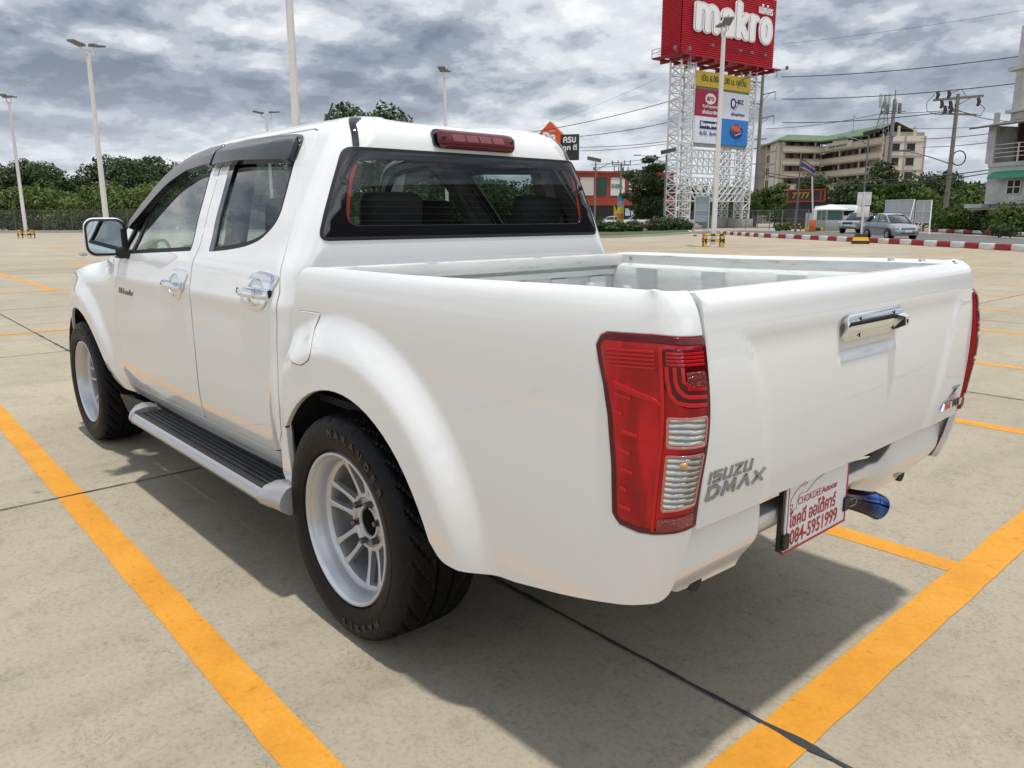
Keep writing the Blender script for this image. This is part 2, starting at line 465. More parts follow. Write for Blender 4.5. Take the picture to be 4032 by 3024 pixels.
ZE=[(1.40,1.685),(1.6,1.675),(1.8,1.655),(1.93,1.622),(2.07,1.535),(2.18,1.44),(2.32,1.30),(2.42,1.20),(2.48,1.15)]
def ze(u):
    if u<.3: return 1.685-.012*sst(.45,.1,u)
    return 1.685 if u<1.4 else interp(ZE,u)
# tailgate: param (y,z)
TG=[(.60,-1.205),(.66,-1.214),(.709,-1.219),(.78,-1.229),(.88,-1.236),(.98,-1.237),(1.06,-1.232),(1.10,-1.226),(1.14,-1.219),(1.17,-1.214),(1.19,-1.206),(1.202,-1.19)]
def tgS(y,z):
    x=interp(TG,z)-.014*(1-(y/.72)**2)
    # recessed middle with raised outer shoulders
    e=interp([(.66,.455),(.78,.473),(.95,.522),(1.05,.565),(1.12,.62)],z)
    rec=sst(e+.026,e-.026,abs(y))*sst(1.125,1.060,z)*.0085
    lip=.003*sst(1.09,1.13,z)
    return (x+rec-lip,y,z)
# ================================================================ GROUND
def concrete():
    m=bpy.data.materials.new('concrete_slab'); m.use_nodes=True; nt=m.node_tree; b=nt.nodes['Principled BSDF']; L=nt.links.new
    tc=_mk(nt,'ShaderNodeTexCoord')
    def ns(s,d,r=.6,dist=0,stretch=None):
        n=_mk(nt,'ShaderNodeTexNoise'); n.inputs['Scale'].default_value=s; n.inputs['Detail'].default_value=d; n.inputs['Roughness'].default_value=r; n.inputs['Distortion'].default_value=dist
        if stretch:
            mp=_mk(nt,'ShaderNodeMapping'); mp.inputs[3].default_value=stretch; L(tc.outputs['Object'],mp.inputs[0]); L(mp.outputs[0],n.inputs[0])
        else: L(tc.outputs['Object'],n.inputs[0])
        return n.outputs[0]
    a=ns(.35,6,.6,.4); c=ns(2.4,8,.68,.3,(1,.35,1)); f=ns(60,6,.75); g=ns(14,8,.7,.6)
    base=ramp(nt,a,[(.30,(.322,.278,.205)),(.5,(.362,.315,.235)),(.70,(.400,.350,.264))])
    o1=ramp(nt,c,[(.30,.89),(.52,1.0),(.72,1.05)]); col=mixc(nt,1.0,base,o1,'MULTIPLY')
    o2=ramp(nt,g,[(.30,.80),(.46,1.0),(.8,1.05)]); col=mixc(nt,1.0,col,o2,'MULTIPLY')
    o3=ramp(nt,f,[(.28,.62),(.48,1.0),(.75,1.10)]); col=mixc(nt,1.0,col,o3,'MULTIPLY')
    # each cast slab has its own tone
    sx=_mk(nt,'ShaderNodeSeparateXYZ'); L(tc.outputs['Object'],sx.inputs[0]); fx=math_n(nt,'FLOOR',math_n(nt,'DIVIDE',math_n(nt,'SUBTRACT',sx.outputs[0],2.09),4.85)); fy=math_n(nt,'FLOOR',math_n(nt,'DIVIDE',math_n(nt,'SUBTRACT',sx.outputs[1],.262),4.84))
    cbx=_mk(nt,'ShaderNodeCombineXYZ'); L(fx,cbx.inputs[0]); L(fy,cbx.inputs[1]); wn=_mk(nt,'ShaderNodeTexWhiteNoise'); L(cbx.outputs[0],wn.inputs[0]); col=mixc(nt,1.0,col,ramp(nt,wn.outputs[0],[(0,.93),(1,1.04)]),'MULTIPLY')
    # faint tyre sweeps and damp marks
    tm=ns(.9,5,.55,1.6,(1,.12,1)); col=mixc(nt,1.0,col,ramp(nt,tm,[(.36,.88),(.46,1.0)]),'MULTIPLY')
    # dark spots of old oil and gum
    v=_mk(nt,'ShaderNodeTexVoronoi'); v.inputs['Scale'].default_value=.85; v.inputs['Randomness'].default_value=1; L(tc.outputs['Object'],v.inputs[0])
    n2=ns(9,3); d=math_n(nt,'MULTIPLY_ADD',n2,.05,v.outputs['Distance'])
    sp=ramp(nt,d,[(.038,.45),(.052,1.0)]); col=mixc(nt,1.0,col,sp,'MULTIPLY')
    # hairline crazing
    h_=ns(34,3,.6,1.2); cr=math_n(nt,'ABSOLUTE',math_n(nt,'SUBTRACT',h_,.5)); hk=ns(3.5,4); cr2=math_n(nt,'ADD',cr,math_n(nt,'MULTIPLY',ramp(nt,hk,[(.42,0),(.56,1)]),.10)); ck=ramp(nt,cr2,[(.0,.60),(.022,1.0)]); col=mixc(nt,1.0,col,ck,'MULTIPLY')
    L(col,b.inputs['Base Color']); b.inputs['Roughness'].default_value=.88; b.inputs['Specular IOR Level'].default_value=.3
    bp=_mk(nt,'ShaderNodeBump'); bp.inputs['Strength'].default_value=.35; bp.inputs['Distance'].default_value=.004; L(f,bp.inputs['Height']); L(bp.outputs[0],b.inputs['Normal'])
    return m
def paintm(name,c1,c2):
    m=bpy.data.materials.new(name); m.use_nodes=True; nt=m.node_tree; b=nt.nodes['Principled BSDF']; L=nt.links.new; tc=_mk(nt,'ShaderNodeTexCoord')
    n=_mk(nt,'ShaderNodeTexNoise'); n.inputs['Scale'].default_value=3.2; n.inputs['Detail'].default_value=8; n.inputs['Roughness'].default_value=.7; L(tc.outputs['Object'],n.inputs[0])
    r=ramp(nt,n.outputs[0],[(.28,tuple(x*.8 for x in c1)),(.5,c1),(.75,c2)])
    g=_mk(nt,'ShaderNodeTexNoise'); g.inputs['Scale'].default_value=24; g.inputs['Detail'].default_value=5; L(tc.outputs['Object'],g.inputs[0])
    st=ramp(nt,g.outputs[0],[(.30,.62),(.38,1.0)]); r=mixc(nt,.6,r,mixc(nt,1.0,r,st,'MULTIPLY'))
    f=_mk(nt,'ShaderNodeTexNoise'); f.inputs['Scale'].default_value=70; f.inputs['Detail'].default_value=4; L(tc.outputs['Object'],f.inputs[0]); fr_=ramp(nt,f.outputs[0],[(.3,.92),(.6,1.03)]); r=mixc(nt,1.0,r,fr_,'MULTIPLY')
    L(r,b.inputs['Base Color']); b.inputs['Roughness'].default_value=.7; b.inputs['Specular IOR Level'].default_value=.3
    bp=_mk(nt,'ShaderNodeBump'); bp.inputs['Strength'].default_value=.3; bp.inputs['Distance'].default_value=.003; L(f.outputs[0],bp.inputs['Height']); L(bp.outputs[0],b.inputs['Normal'])
    return m
CONC=concrete(); YEL=paintm('yellow_paint',(.60,.262,.024),(.66,.32,.045))
gm=MB(); gm.add([(-400,-900,0),(1200,-900,0),(1200,400,0),(-400,400,0)],[(0,1,2,3)])
tag(gm.build('ground',CONC,smooth=False,recalc=False),kind='structure')
LA=-.013
def lp(x,y): return (x-y*(-LA)*0+0*y, y+LA*x)
mk=MB()
def sheet(mb,pts,z): mb.add([(x,y,z) for x,y in pts],[(0,1,2,3)])
def line(x0,x1,y,w,z=.0015):
    near=abs(y)<5 and x0<10; n=max(1,int((x1-x0)/(.12 if near else 3))); rr=random.Random(int(y*100)+int(x0*10)); j=.0032 if near else 0; vs=[]
    for i in range(n+1):
        x=lerp(x0,x1,i/n); vs+=[(x,y-w/2+LA*x+rr.uniform(-j,j),z),(x,y+w/2+LA*x+rr.uniform(-j,j),z)]
    mk.add(vs,[(2*i,2*i+2,2*i+3,2*i+1) for i in range(n)])
ys=[1.245-2.42*k for k in range(-4,24)]
def bx(y): return -1.215-.006*y
for y in ys:
    line(bx(y)+.07,8.7,y-.015*0,.12)
    line(15.0,25.4,y,.12)
    if y<-6: line(32,42,y,.12)
rr_=random.Random(3); vs_=[]; yy_=[-60,-40,-20,-10]+[-6+.12*i for i in range(84)]+[5,12]
for y in yy_: vs_+=[(bx(y)-.07+rr_.uniform(-.003,.003),y,.0030),(bx(y)+.07+rr_.uniform(-.003,.003),y,.0030)]
mk.add(vs_,[(2*i,2*i+1,2*i+3,2*i+2) for i in range(len(yy_)-1)])
for x in (8.77,15.0,25.4): sheet(mk,[(x-.06,-58),(x+.06,-58),(x+.06,12),(x-.06,12)],.0030)
tag(mk.build('parking_lines',YEL,smooth=False,recalc=False),kind='structure')
# slab joints with tar seams
tar=pbr('tar_seam',(.035,.036,.042),rough=.75,bump=(60,.6)); jt=MB()
def seam(a,b,w,seed,z=.0045):
    rr=random.Random(seed); A=Vector(a);B=Vector(b); d=(B-A); n=max(2,int(d.length/.05)); t=d.normalized(); s=Vector((-t.y,t.x)); vs=[]
    blob=0
    for i in range(n+1):
        p=A.lerp(B,i/n); 
        near=(p-Vector((0,0))).length<9
        ww=w*(.55+.5*rr.random()) 
        if near:
            blob=max(0,blob-.25) if blob else (1.0 if rr.random()<.05 else 0); ww*=(1+1.1*math.sin(min(1,blob)*math.pi))
        o=(rr.random()-.5)*w*.16
        vs+=[(p.x+s.x*(o+ww/2),p.y+s.y*(o+ww/2),z),(p.x+s.x*(o-ww/2),p.y+s.y*(o-ww/2),z)]
    jt.add(vs,[(2*i,2*i+1,2*i+3,2*i+2) for i in range(n)])
for k in range(-1,9): seam((2.09+4.85*k,6),(2.09+4.85*k,-50),.014,k+40)
for k in range(-1,11):
    y=.262-4.84*k; seam((-3,y+.02),(60,y-.75),.0165,k+90)
tag(jt.build('slab_joints',tar,smooth=False,recalc=False),kind='structure')
# ================================================================ THE PICKUP
def join_n(ms):
    vs=[];fs=[];ns=[];mi=[]
    for m in ms:
        o=len(vs); vs+=[tuple(v.co) for v in m.vertices]; fs+=[tuple(i+o for i in p.vertices) for p in m.polygons]
        ns+=[tuple(c.vector) for c in m.corner_normals]; mi+=[p.material_index for p in m.polygons]
    k=bpy.data.meshes.new('j'); k.from_pydata(vs,[],fs); k.polygons.foreach_set('use_smooth',[True]*len(fs)); k.polygons.foreach_set('material_index',mi); k.update()
    k.normals_split_custom_set(ns); return k
def paint_mat():
    m=pbr('white_paint',(.72,.72,.715),rough=.5,coat=1.0,coat_rough=.015,spec=.15); nt=m.node_tree; b=nt.nodes['Principled BSDF']; b.inputs['Coat IOR'].default_value=1.75
    # pearl flake
    tc=_mk(nt,'ShaderNodeTexCoord'); n=_mk(nt,'ShaderNodeTexNoise'); n.inputs['Scale'].default_value=1.3; n.inputs['Detail'].default_value=3
    nt.links.new(tc.outputs['Object'],n.inputs[0]); r=ramp(nt,n.outputs[0],[(.3,(.735,.735,.73)),(.7,(.76,.76,.755))]); nt.links.new(r,b.inputs['Base Color'])
    return m
PAINT=paint_mat()
def bedpaint():
    """inner bed paint: scuffed, with grey scratches and grime"""
    m=pbr('bed_paint',(.62,.63,.60),rough=.45,coat=.3); nt=m.node_tree; b=nt.nodes['Principled BSDF']
    tc=_mk(nt,'ShaderNodeTexCoord'); mp=_mk(nt,'ShaderNodeMapping'); mp.inputs[3].default_value=(3,3,22); nt.links.new(tc.outputs['Object'],mp.inputs[0])
    n=_mk(nt,'ShaderNodeTexNoise'); n.inputs['Scale'].default_value=2.4; n.inputs['Detail'].default_value=8; n.inputs['Roughness'].default_value=.7; nt.links.new(mp.outputs[0],n.inputs[0])
    r=ramp(nt,n.outputs[0],[(.30,(.25,.26,.27)),(.40,(.58,.59,.57)),(.62,(.66,.67,.64)),(.75,(.55,.55,.50))]); nt.links.new(r,b.inputs['Base Color']); return m
BEDP=bedpaint()
BLACK=pbr('black_plastic',(.012,.012,.013),rough=.42)
GLOSSB=pbr('gloss_black',(.006,.006,.008),rough=.06,coat=1)
RUB=pbr('rubber_seal',(.01,.01,.01),rough=.6)
CHROME=pbr('chrome',(.82,.83,.85),rough=.04,metal=1)
SILV=pbr('satin_silver',(.52,.53,.545),rough=.34,metal=.55,coat=.25,coat_rough=.2)
TRIMS=pbr('silver_plastic',(.42,.42,.425),rough=.32,metal=.6,coat=.3)
UNDER=pbr('underbody',(.014,.014,.014),rough=.8,bump=(20,.5))
GLS=glassm('side_glass',(.55,.64,.62),.80)
GLR=glassm('rear_glass',(.70,.78,.75),.6)
WSH=glassm('windscreen',(.75,.82,.79),1.0)
SEATM=pbr('seat_fabric',(.022,.023,.026),rough=.75,bump=(60,.3)); HEADL=pbr('headlining',(.42,.42,.40),rough=.9); TRIMG=pbr('cabin_trim',(.10,.105,.11),rough=.6)
SMOKE=glassm('smoked_acrylic',(.10,.105,.12),1.5,rough=.02)
T=thing('pickup_truck',(0,0,0),'white double cab pickup with an open empty bed, parked in the bay in the foreground','pickup truck')
def L_(name,me,mat,parent=None): return link(name,me,mat,parent or T)
# ---- domain outlines in (u,z)
def arch(cx,R,n=28,z0=.437,sx=1.0):
    a0=math.asin((z0-ZC)/R)
    return [(cx-sx*R*math.cos(a),ZC+R*math.sin(a)) for a in [a0+(math.pi-2*a0)*i/n for i in range(n+1)]]
RA=.458
rear_arch=arch(-.02,RA)               # runs from rear (-x) over the top to the front (+x)... starts at -x side
front_arch=arch(WB+.0,.455)
G=.0072
# door outlines (left)
rear_edge=[(.565,.490),(.47,.520),(.425,.60),(.416,.69),(.421,.80),(.424,.90),(.418,1.0),(.410,1.10),(.425,1.19),(.447,1.279),(.482,1.412),(.52,1.54),(.548,1.64),(.563,1.664),(.60,1.672)]
split_edge=[(1.405,1.672),(1.37,1.62),(1.329,1.555),(1.285,1.455),(1.235,1.34),(1.198,1.22),(1.203,1.16),(1.199,1.03),(1.196,.90),(1.196,.80),(1.212,.70),(1.242,.579),(1.262,.482)]
def topline(u): return ze(u)-.016
rdoor=rear_edge+[(.8,1.672),(1.0,1.672),(1.2,1.672)]+split_edge
fd_front=[(2.395,.452),(2.372,.62),(2.343,.87),(2.307,.955),(2.262,1.08),(2.226,1.155),(2.24,1.20),(2.29,1.245),(2.315,1.268)]
fdoor=list(reversed(split_edge))[:]  # bottom -> top
fdoor=fdoor+[(u,topline(u)) for u in (1.5,1.6,1.7,1.8,1.88,1.96,2.04,2.11,2.18,2.25)]+list(reversed(fd_front))
# windows
rwin=rnd([(1.088,1.213),(.90,1.226),(.75,1.243),(.655,1.268),(.585,1.315),(.565,1.36),(.59,1.44),(.655,1.615),(1.262,1.62),(1.18,1.44),(1.125,1.30)],[.015,.05,.05,.03,.04,.03,.05,.02,.02,.05,.05])
fwin=rnd([(1.272,1.212),(1.92,1.182),(2.24,1.168),(2.262,1.20),(2.20,1.32),(2.11,1.435),(2.0,1.53),(1.88,1.592),(1.75,1.625),(1.49,1.635),(1.43,1.575),(1.35,1.42),(1.30,1.29)],[.015,.05,.01,.01,.04,.05,.05,.05,.05,.02,.02,.05,.05])
def shr(p,d): return offpoly(p,d)
def side(name,S,outline,holes=(),mat=None,parents=(None,None),**k):
    """left panel plus its mirrored twin; returns both objects"""
    me=panel(S,outline,holes,**k); a=L_(name,me,mat,parents[0]); b=L_(name,mmirror(me),None,parents[1]); return a,b
fdl,fdr=side('front_door',cabS,shr(fdoor,G),[fwin],PAINT,step=.035,thick=.016)
rdl,rdr=side('rear_door',cabS,shr(rdoor,G),[rwin],PAINT,step=.035,thick=.016)
# window rubber frames (fill between opening and glass), glass, visors
def fr(poly,d0,d1): return shr(poly,d0),shr(poly,d1)
for win,dl,dr,w in ((fwin,fdl,fdr,.020),(rwin,rdl,rdr,.020)):
    side('window_frame',cabS,shr(win,.001),[shr(win,w)],RUB,(dl,dr),step=.03,thick=.02,off=-.004)
    side('window_glass',cabS,shr(win,w-.002),[],GLS,(dl,dr),step=.05,thick=0,off=-.012)
# rear quarter divider of the front window, and rear door front black strip
side('window_divider',cabS,[(2.075,1.19),(2.115,1.19),(2.075,1.46),(2.035,1.49)],[],BLACK,(fdl,fdr),step=.03,thick=.01,off=-.006)
side('pillar_trim',cabS,[(1.088,1.214),(1.040,1.214),(1.20,1.60),(1.252,1.60),(1.165,1.42),(1.118,1.30)],[],GLOSSB,(rdl,rdr),step=.03,thick=.01,off=-.002)
# smoked wind deflectors above the windows, standing proud of the door
visR=rnd([(1.372,1.575),(1.408,1.652),(1.2,1.664),(.74,1.650),(.655,1.640),(.628,1.556),(.69,1.562),(1.095,1.580)],[.012,.01,.05,.05,.025,.015,.02,.05])
visF=rnd([(1.437,1.662),(1.6,1.657),(1.78,1.636),(1.90,1.606),(2.02,1.545),(2.14,1.448),(2.232,1.345),(2.20,1.30),(2.075,1.375),(1.98,1.445),(1.868,1.510),(1.676,1.565),(1.456,1.582),(1.40,1.58)],[.01,.05,.05,.05,.05,.05,.008,.008,.05,.05,.05,.05,.03,.01])
VIS=pbr('smoked_acrylic_visor',(.010,.010,.013),rough=.18,coat=.25,spec=.35)
def visS(u,z):
    x,y,zz=cabS(u,z); t=(1.660-z)/.09 if u<1.6 else (ze(u)-.02-z)/.10
    return (x,y+.010+.022*sst(0,.35,max(0,t)),zz)
vo=[]
for nm,poly,ds in (('window_visor',visF,(fdl,fdr)),('window_visor',visR,(rdl,rdr))):
    vo+=side(nm,visS,poly,[],VIS,ds,step=.02,thick=.028)
VRIM=pbr('visor_rim',(.012,.012,.014),rough=.15,coat=1)
for poly,ds in ((visF,0),(visR,2)):
    rim=shr(poly,-.004)
    me=panel(cabS,rim,[shr(poly,.004)],step=.03,thick=.004,off=.007)
    L_('visor_rim',me,VRIM,vo[ds]); L_('visor_rim',mmirror(me),None,vo[ds+1])
# ---- door handles: chrome cup, pull and garnish
def door_handle(cu,cz,door,mir):
    for d,mi in ((door[0],0),(door[1],1)):
        def P(u,z,o): 
            x,y,zz=cabS(u,z); return (x,-(y+o) if mi else y+o,zz)
        hb=MB()
        # garnish: a flared shield above, a round bowl edge below
        ring=[]
        for a in range(0,25):
            an=math.pi+math.pi*a/24
            ring.append((cu+.088*math.cos(an),cz-.004+.062*math.sin(an)))
        top=[(cu-.105,cz+.004),(cu-.135,cz+.048),(cu-.132,cz+.056),(cu-.06,cz+.066),(cu+.00,cz+.068),(cu+.05,cz+.058),(cu+.080,cz+.036),(cu+.090,cz+.006)]
        outl=ring+top
        inner=[(cu+.006+.066*math.cos(2*math.pi*a/24),cz-.004+.049*math.sin(2*math.pi*a/24)) for a in range(24)]
        me=panel(cabS,outl,[inner],step=.012,thick=.006,off=.006,round_edge=.003)
        cup=L_('handle_cup',me if not mi else mmirror(me),CHROME if not mi else None,d)
        if mi: cup.data.materials.clear(); cup.data.materials.append(CHROME)
        # bowl
        vs=[];fs=[];n=24;R=5
        for j in range(R+1):
            rr=j/R
            for i in range(n):
                an=2*math.pi*i/n; vs.append(P(cu+.006+.066*rr*math.cos(an),cz-.004+.049*rr*math.sin(an),.005-.020*(1-rr*rr)))
        for j in range(R):
            for i in range(n): fs.append((j*n+i,j*n+(i+1)%n,(j+1)*n+(i+1)%n,(j+1)*n+i))
        L_('handle_bowl',MB().add(vs,fs).mesh(),CHROME,d)
        # pull bar: rounded rectangle section swept from u=cu+.075 to cu-.078
        vs=[];fs=[];m=14;K=16
        for i in range(K+1):
            t=i/K; u=cu+.122-.240*t; e=1-abs(2*t-1)**6*.25; lift=.024-.009*abs(2*t-1)**3
            for j in range(m):
                an=2*math.pi*j/m; a=math.cos(an); b=math.sin(an)
                a=math.copysign(abs(a)**.7,a); b=math.copysign(abs(b)**.7,b)
                vs.append(P(u,cz+.019*e*a-.002,lift+.010*b))
        for i in range(K):
            for j in range(m): fs.append((i*m+j,i*m+(j+1)%m,(i+1)*m+(j+1)%m,(i+1)*m+j))
        fs+=[tuple(range(m)),tuple(range(K*m,K*m+m))]
        h=L_('door_handle',MB().add(vs,fs).mesh(angle=60),CHROME,d)
        g=MB(); a=P(cu-.045,cz+.018,.0402); 
        for zz in [k*.004-.018 for k in range(10)]:
            q=P(cu-.040,cz+zz-.002,.0385-.010*(zz/.019)**2); g.add([(q[0]-.0012,q[1],q[2]-.0022),(q[0]+.0012,q[1],q[2]-.0022),(q[0]+.0012,q[1],q[2]+.0022),(q[0]-.0012,q[1],q[2]+.0022)],[(0,1,2,3)])
        L_('handle_seam',g.mesh(False),BLACK,d)
door_handle(1.368,1.070,(fdl,fdr),0); door_handle(.560,1.093,(rdl,rdr),0)
# garnish mark on the rear handle shield and badge on the front door: small chrome script
# ---- cab shell: sides + rear wall, holes for the doors and the back window
def uc(z): return .46-LC-(cabY(.46,z)-CR)
cab_out=[(uc(z),z) for z in [.42+.05*i for i in range(25)]+[1.675]]
cab_out[-1]=(uc(1.673),1.673)
zt_=[ (u,ze(u)) for u in (.05,.20,.30,.40,.46,.55,.7,.9,1.1,1.3,1.4,1.5,1.6,1.7,1.8,1.87,1.93,2.0,2.07,2.13,2.18,2.25,2.32,2.37,2.42,2.46)]
cab_out=cab_out+zt_+[(2.46,1.13),(2.30,1.10),(2.335,.96),(2.37,.87),(2.40,.70),(2.425,.45),(2.44,.392),(1.73,.396),(1.0,.402),(.45,.408),(.40,.42)]
rw=rnd([(.322,1.274),(.332,1.36),(.352,1.461),(.369,1.56),(.355,1.584),(.10,1.590)],[.03,.02,.02,.02,.02,.0])
cwin=[(-.20,1.273)]+[(.10,1.272)]+rnd([(.324,1.274),(.338,1.36),(.352,1.461),(.372,1.585)],[.035,.02,.02,.03])
# window reaches the centre line: so the left half shell is cut along its outline
zlo=1.272; ztop=1.586
win_half=[(uc(zlo)-.0,zlo)]+[(-.1,zlo),(.15,zlo)]+rnd([(.15,zlo),(.330,zlo+.002),(.341,1.36),(.354,1.461),(.372,ztop),(.15,ztop)],[0,.035,.02,.02,.035,0])[1:-1]+[(.15,ztop),(-.1,ztop),(uc(ztop),ztop)]
body_out=[p for p in cab_out if not (p[0]<.06 and p[0]==uc(p[1]) )]
low=[(uc(z),z) for z in [.80+.0225*q for q in range(21)]]+win_half+[(uc(z),z) for z in (1.61,1.64,1.673)]
body_out=low+zt_+[(2.46,1.13),(2.30,1.10),(2.335,.96),(2.37,.87),(2.40,.70),(2.425,.45),(2.44,.392),(1.73,.396),(1.0,.402),(.45,.410),(.405,.46),(.385,.60),(.38,.80),(.30,.80)]
cs=panel(cabS,body_out,[shr(rdoor,0),shr(fdoor,0)],step=.03,thick=.014,noedge=True)
cab=L_('cab_body',join_n([cs,mmirror(cs)]),PAINT)
# dark seals behind the door gaps
sl=panel(cabS,shr(rdoor,-.02),[shr(rdoor,.02)],step=.05,thick=0,off=-.004); s2=panel(cabS,shr(fdoor,-.02),[shr(fdoor,.02)],step=.05,thick=0,off=-.004)
L_('door_seal',join_n([sl,s2,mmirror(sl),mmirror(s2)]),RUB)
# inner cabin lining below the belt (so one cannot see through the doors)
lin=panel(cabS,[(.42,.45),(2.40,.45),(2.30,1.17),(.45,1.20)],[],step=.06,thick=0,off=-.05)
L_('cabin_lining',join_n([lin,mmirror(lin)]),TRIMG)
PIL=pbr('pillar_grey',(.17,.17,.165),rough=.8)
l1=panel(cabS,shr(rdoor,.004),[shr(rwin,-.004)],step=.05,thick=0,off=-.024); l2=panel(cabS,shr(fdoor,.004),[shr(fwin,-.004)],step=.05,thick=0,off=-.024)
l3=panel(cabS,[(.42,1.2),(.60,1.2),(.60,1.68),(.47,1.68)],[],step=.05,thick=0,off=-.030)
for l,p in ((l1,rdl),(l2,fdl)): link('inner_trim',l,PIL,p)
for l,p in ((l1,rdr),(l2,fdr)): link('inner_trim',mmirror(l),None,p)
# ---- roof and windscreen
RU=[.0]
def roof_ring(u):
    return Vector(cabS(u,ze(u)))
def roofP(u,a):
    p=roof_ring(u)
    if u>=.9: sp=Vector((u,0,0))
    else:
        t=sst(.9,-.35,u); sp=Vector((.9+.15*t,0,0)) if False else Vector((max(p.x,.36)+(.9-max(p.x,.36))*(1-sst(.25,.9,u)) if u<.9 else u,0,0))
    x=lerp(p.x,sp.x,a); y=p.y*(1-a)
    H=.014+.016*sst(2.0,1.2,u)
    z=p.z+H*(1-(1-a)**9)+.012*(1-(1-a)**2)+.008*a*sst(.3,1.1,x)*sst(2.2,1.4,x)
    return Vector((x,y,z))
ucen=uc(1.673)
def roof_mesh():
    us=[ucen+(.303-ucen)*i/14 for i in range(15)]+[.32+(.46-.32)*i/10 for i in range(11)]+[.5+(1.58-.5)*i/24 for i in range(25)]
    aa=[0,.012,.03,.055,.09,.13,.18,.25,.34,.45,.58,.72,.86,1.0]
    vs=[];fs=[];k=len(aa)
    for u in us:
        for a in aa: vs.append(tuple(roofP(u,a)))
    for i in range(len(us)-1):
        for j in range(k-1): fs.append((i*k+j,i*k+j+1,(i+1)*k+j+1,(i+1)*k+j))
    n=len(vs); vs+=[(x,-y,z) for x,y,z in vs]; fs+=[tuple(n+i for i in reversed(f)) for f in fs]
    bm=bmesh.new(); me=MB().add(vs,fs).mesh(False,recalc=False); bm.from_mesh(me); bmesh.ops.remove_doubles(bm,verts=bm.verts,dist=.0004)
    bmesh.ops.recalc_face_normals(bm,faces=bm.faces)
    for f in bm.faces: f.smooth=True
    bm.to_mesh(me); bm.free(); return me
roof=L_('roof',roof_mesh(),PAINT)
hm=roof.data.copy()
for v in hm.vertices: v.co.z-=.035; v.co.x=v.co.x*.985+.012; v.co.y*=.97
hm.materials.clear(); L_('headlining',hm,HEADL)
# windscreen from the roof header (u 1.58) down the A pillars
def wsP(u,a):
    p=Vector(cabS(u,ze(u))); bow=.16*sst(1.5,2.3,u); y=p.y*(1-2*a)
    k=1-(1-2*a)**2
    q=roofP(min(u,1.58),min(a,1-a)*2) 
    zz=p.z+(.055*(1-sst(1.58,2.2,u))+.012)*k
    return Vector((p.x+bow*k,y,zz))
def grid(f,us,as_):
    vs=[tuple(f(u,a)) for u in us for a in as_]; k=len(as_)
    return MB().add(vs,[(i*k+j,i*k+j+1,(i+1)*k+j+1,(i+1)*k+j) for i in range(len(us)-1) for j in range(k-1)]).mesh()
L_('windscreen',grid(wsP,[1.58+.88*i/16 for i in range(17)],[i/20 for i in range(21)]),WSH)
# roof ditch mouldings (black)
def strip_pts(): 
    out=[]
    for u,z in ((.330,1.589),(.343,1.612),(.356,1.640),(.37,1.664)): out.append(Vector(cabS(u,z)))
    return out
for sgn in (1,-1):
    mb=MB(); rows=[]
    pts=[]
    for (u,z) in ((.327,1.588),(.340,1.612),(.354,1.638),(.366,1.658),(.374,1.671)): pts.append((Vector(cabS(u-.012,z)),Vector(cabS(u+.012,z))))
    for a_ in (.012,.03,.05): pts.append((roofP(.362,a_)+Vector((0,-.010,0)),roofP(.386,a_)+Vector((0,.012,0))))
    for a,b in pts: rows.append((a,b))
    vs=[];fs=[]
    for a,b in rows:
        for p in (a,a.lerp(b,.5)+Vector((-.0015,0,.0015)),b): 
            q=Vector((p.x-.003,p.y,p.z+.004)); vs.append((q.x,q.y*sgn,q.z))
    for i in range(len(rows)-1):
        for j in range(2): fs.append((i*3+j,i*3+j+1,i*3+j+4,i*3+j+3))
    L_('roof_moulding',mb.add(vs,fs).mesh(),GLOSSB)
# ---- rear window: glass, black border, red side strips
def rwS(y,z): # uses symmetric rear wall param y
    u=.46-LC-(abs(y)-(cabY(.46,z)-CR))*-1 if False else None
def rearS(s,z):
    """s: signed distance from the centre along the rear wall and corner (left positive)"""
    a=abs(s); x,y,zz=cabS(uc(z)+a,z); return (x,y if s>=0 else -y,zz)
def bdS(s,z):
    x,y,zz=rearS(s,z); return (x,y,zz)
def sof(u,z): return u-uc(z)
hw=[(sof(u,z),z) for u,z in ((.330,zlo),(.341,1.36),(.354,1.461),(.372,ztop))]
wfull=rnd([(-hw[0][0],zlo),(hw[0][0],zlo),hw[1],hw[2],hw[3],(-hw[3][0],ztop),(-hw[2][0],hw[2][1]),(-hw[1][0],hw[1][1])],[.035,.035,.02,.02,.035,.035,.02,.02])
wi=rnd([(-.600,1.318),(.600,1.318),(.592,1.42),(.555,1.545),(.32,1.553),(-.32,1.553),(-.555,1.545),(-.592,1.42)],[.05,.05,.03,.05,.02,.02,.05,.03])
RW=L_('rear_window',panel(rearS,shr(wfull,.006),[wi],step=.04,thick=.006,off=.002),GLOSSB)
L_('glass',panel(rearS,shr(wi,-.004),[],step=.06,thick=0,off=.000),GLR,RW)
L_('window_seal',panel(rearS,shr(wfull,-.002),[shr(wfull,.007)],step=.04,thick=.008,off=.003),RUB,RW)
REDT=pbr('red_trim',(.55,.045,.015),rough=.45)
for s in (1,-1):
    mb=MB(); pp=[(.548,1.535),(.575,1.47),(.590,1.40),(.597,1.345),(.585,1.325),(.560,1.320)]; wd=[.020,.020,.020,.018,.015,.008]
    vs=[]
    for (a,z),w in zip(pp,wd):
        p=rearS((a+.006)*s,z); q=rearS((a-w+.006)*s,z); vs+=[(p[0]+.004,p[1],p[2]),(q[0]+.004,q[1],q[2])]
    L_('red_strip',mb.add(vs,[(2*i,2*i+1,2*i+3,2*i+2) for i in range(5)]).mesh(False),REDT,RW)
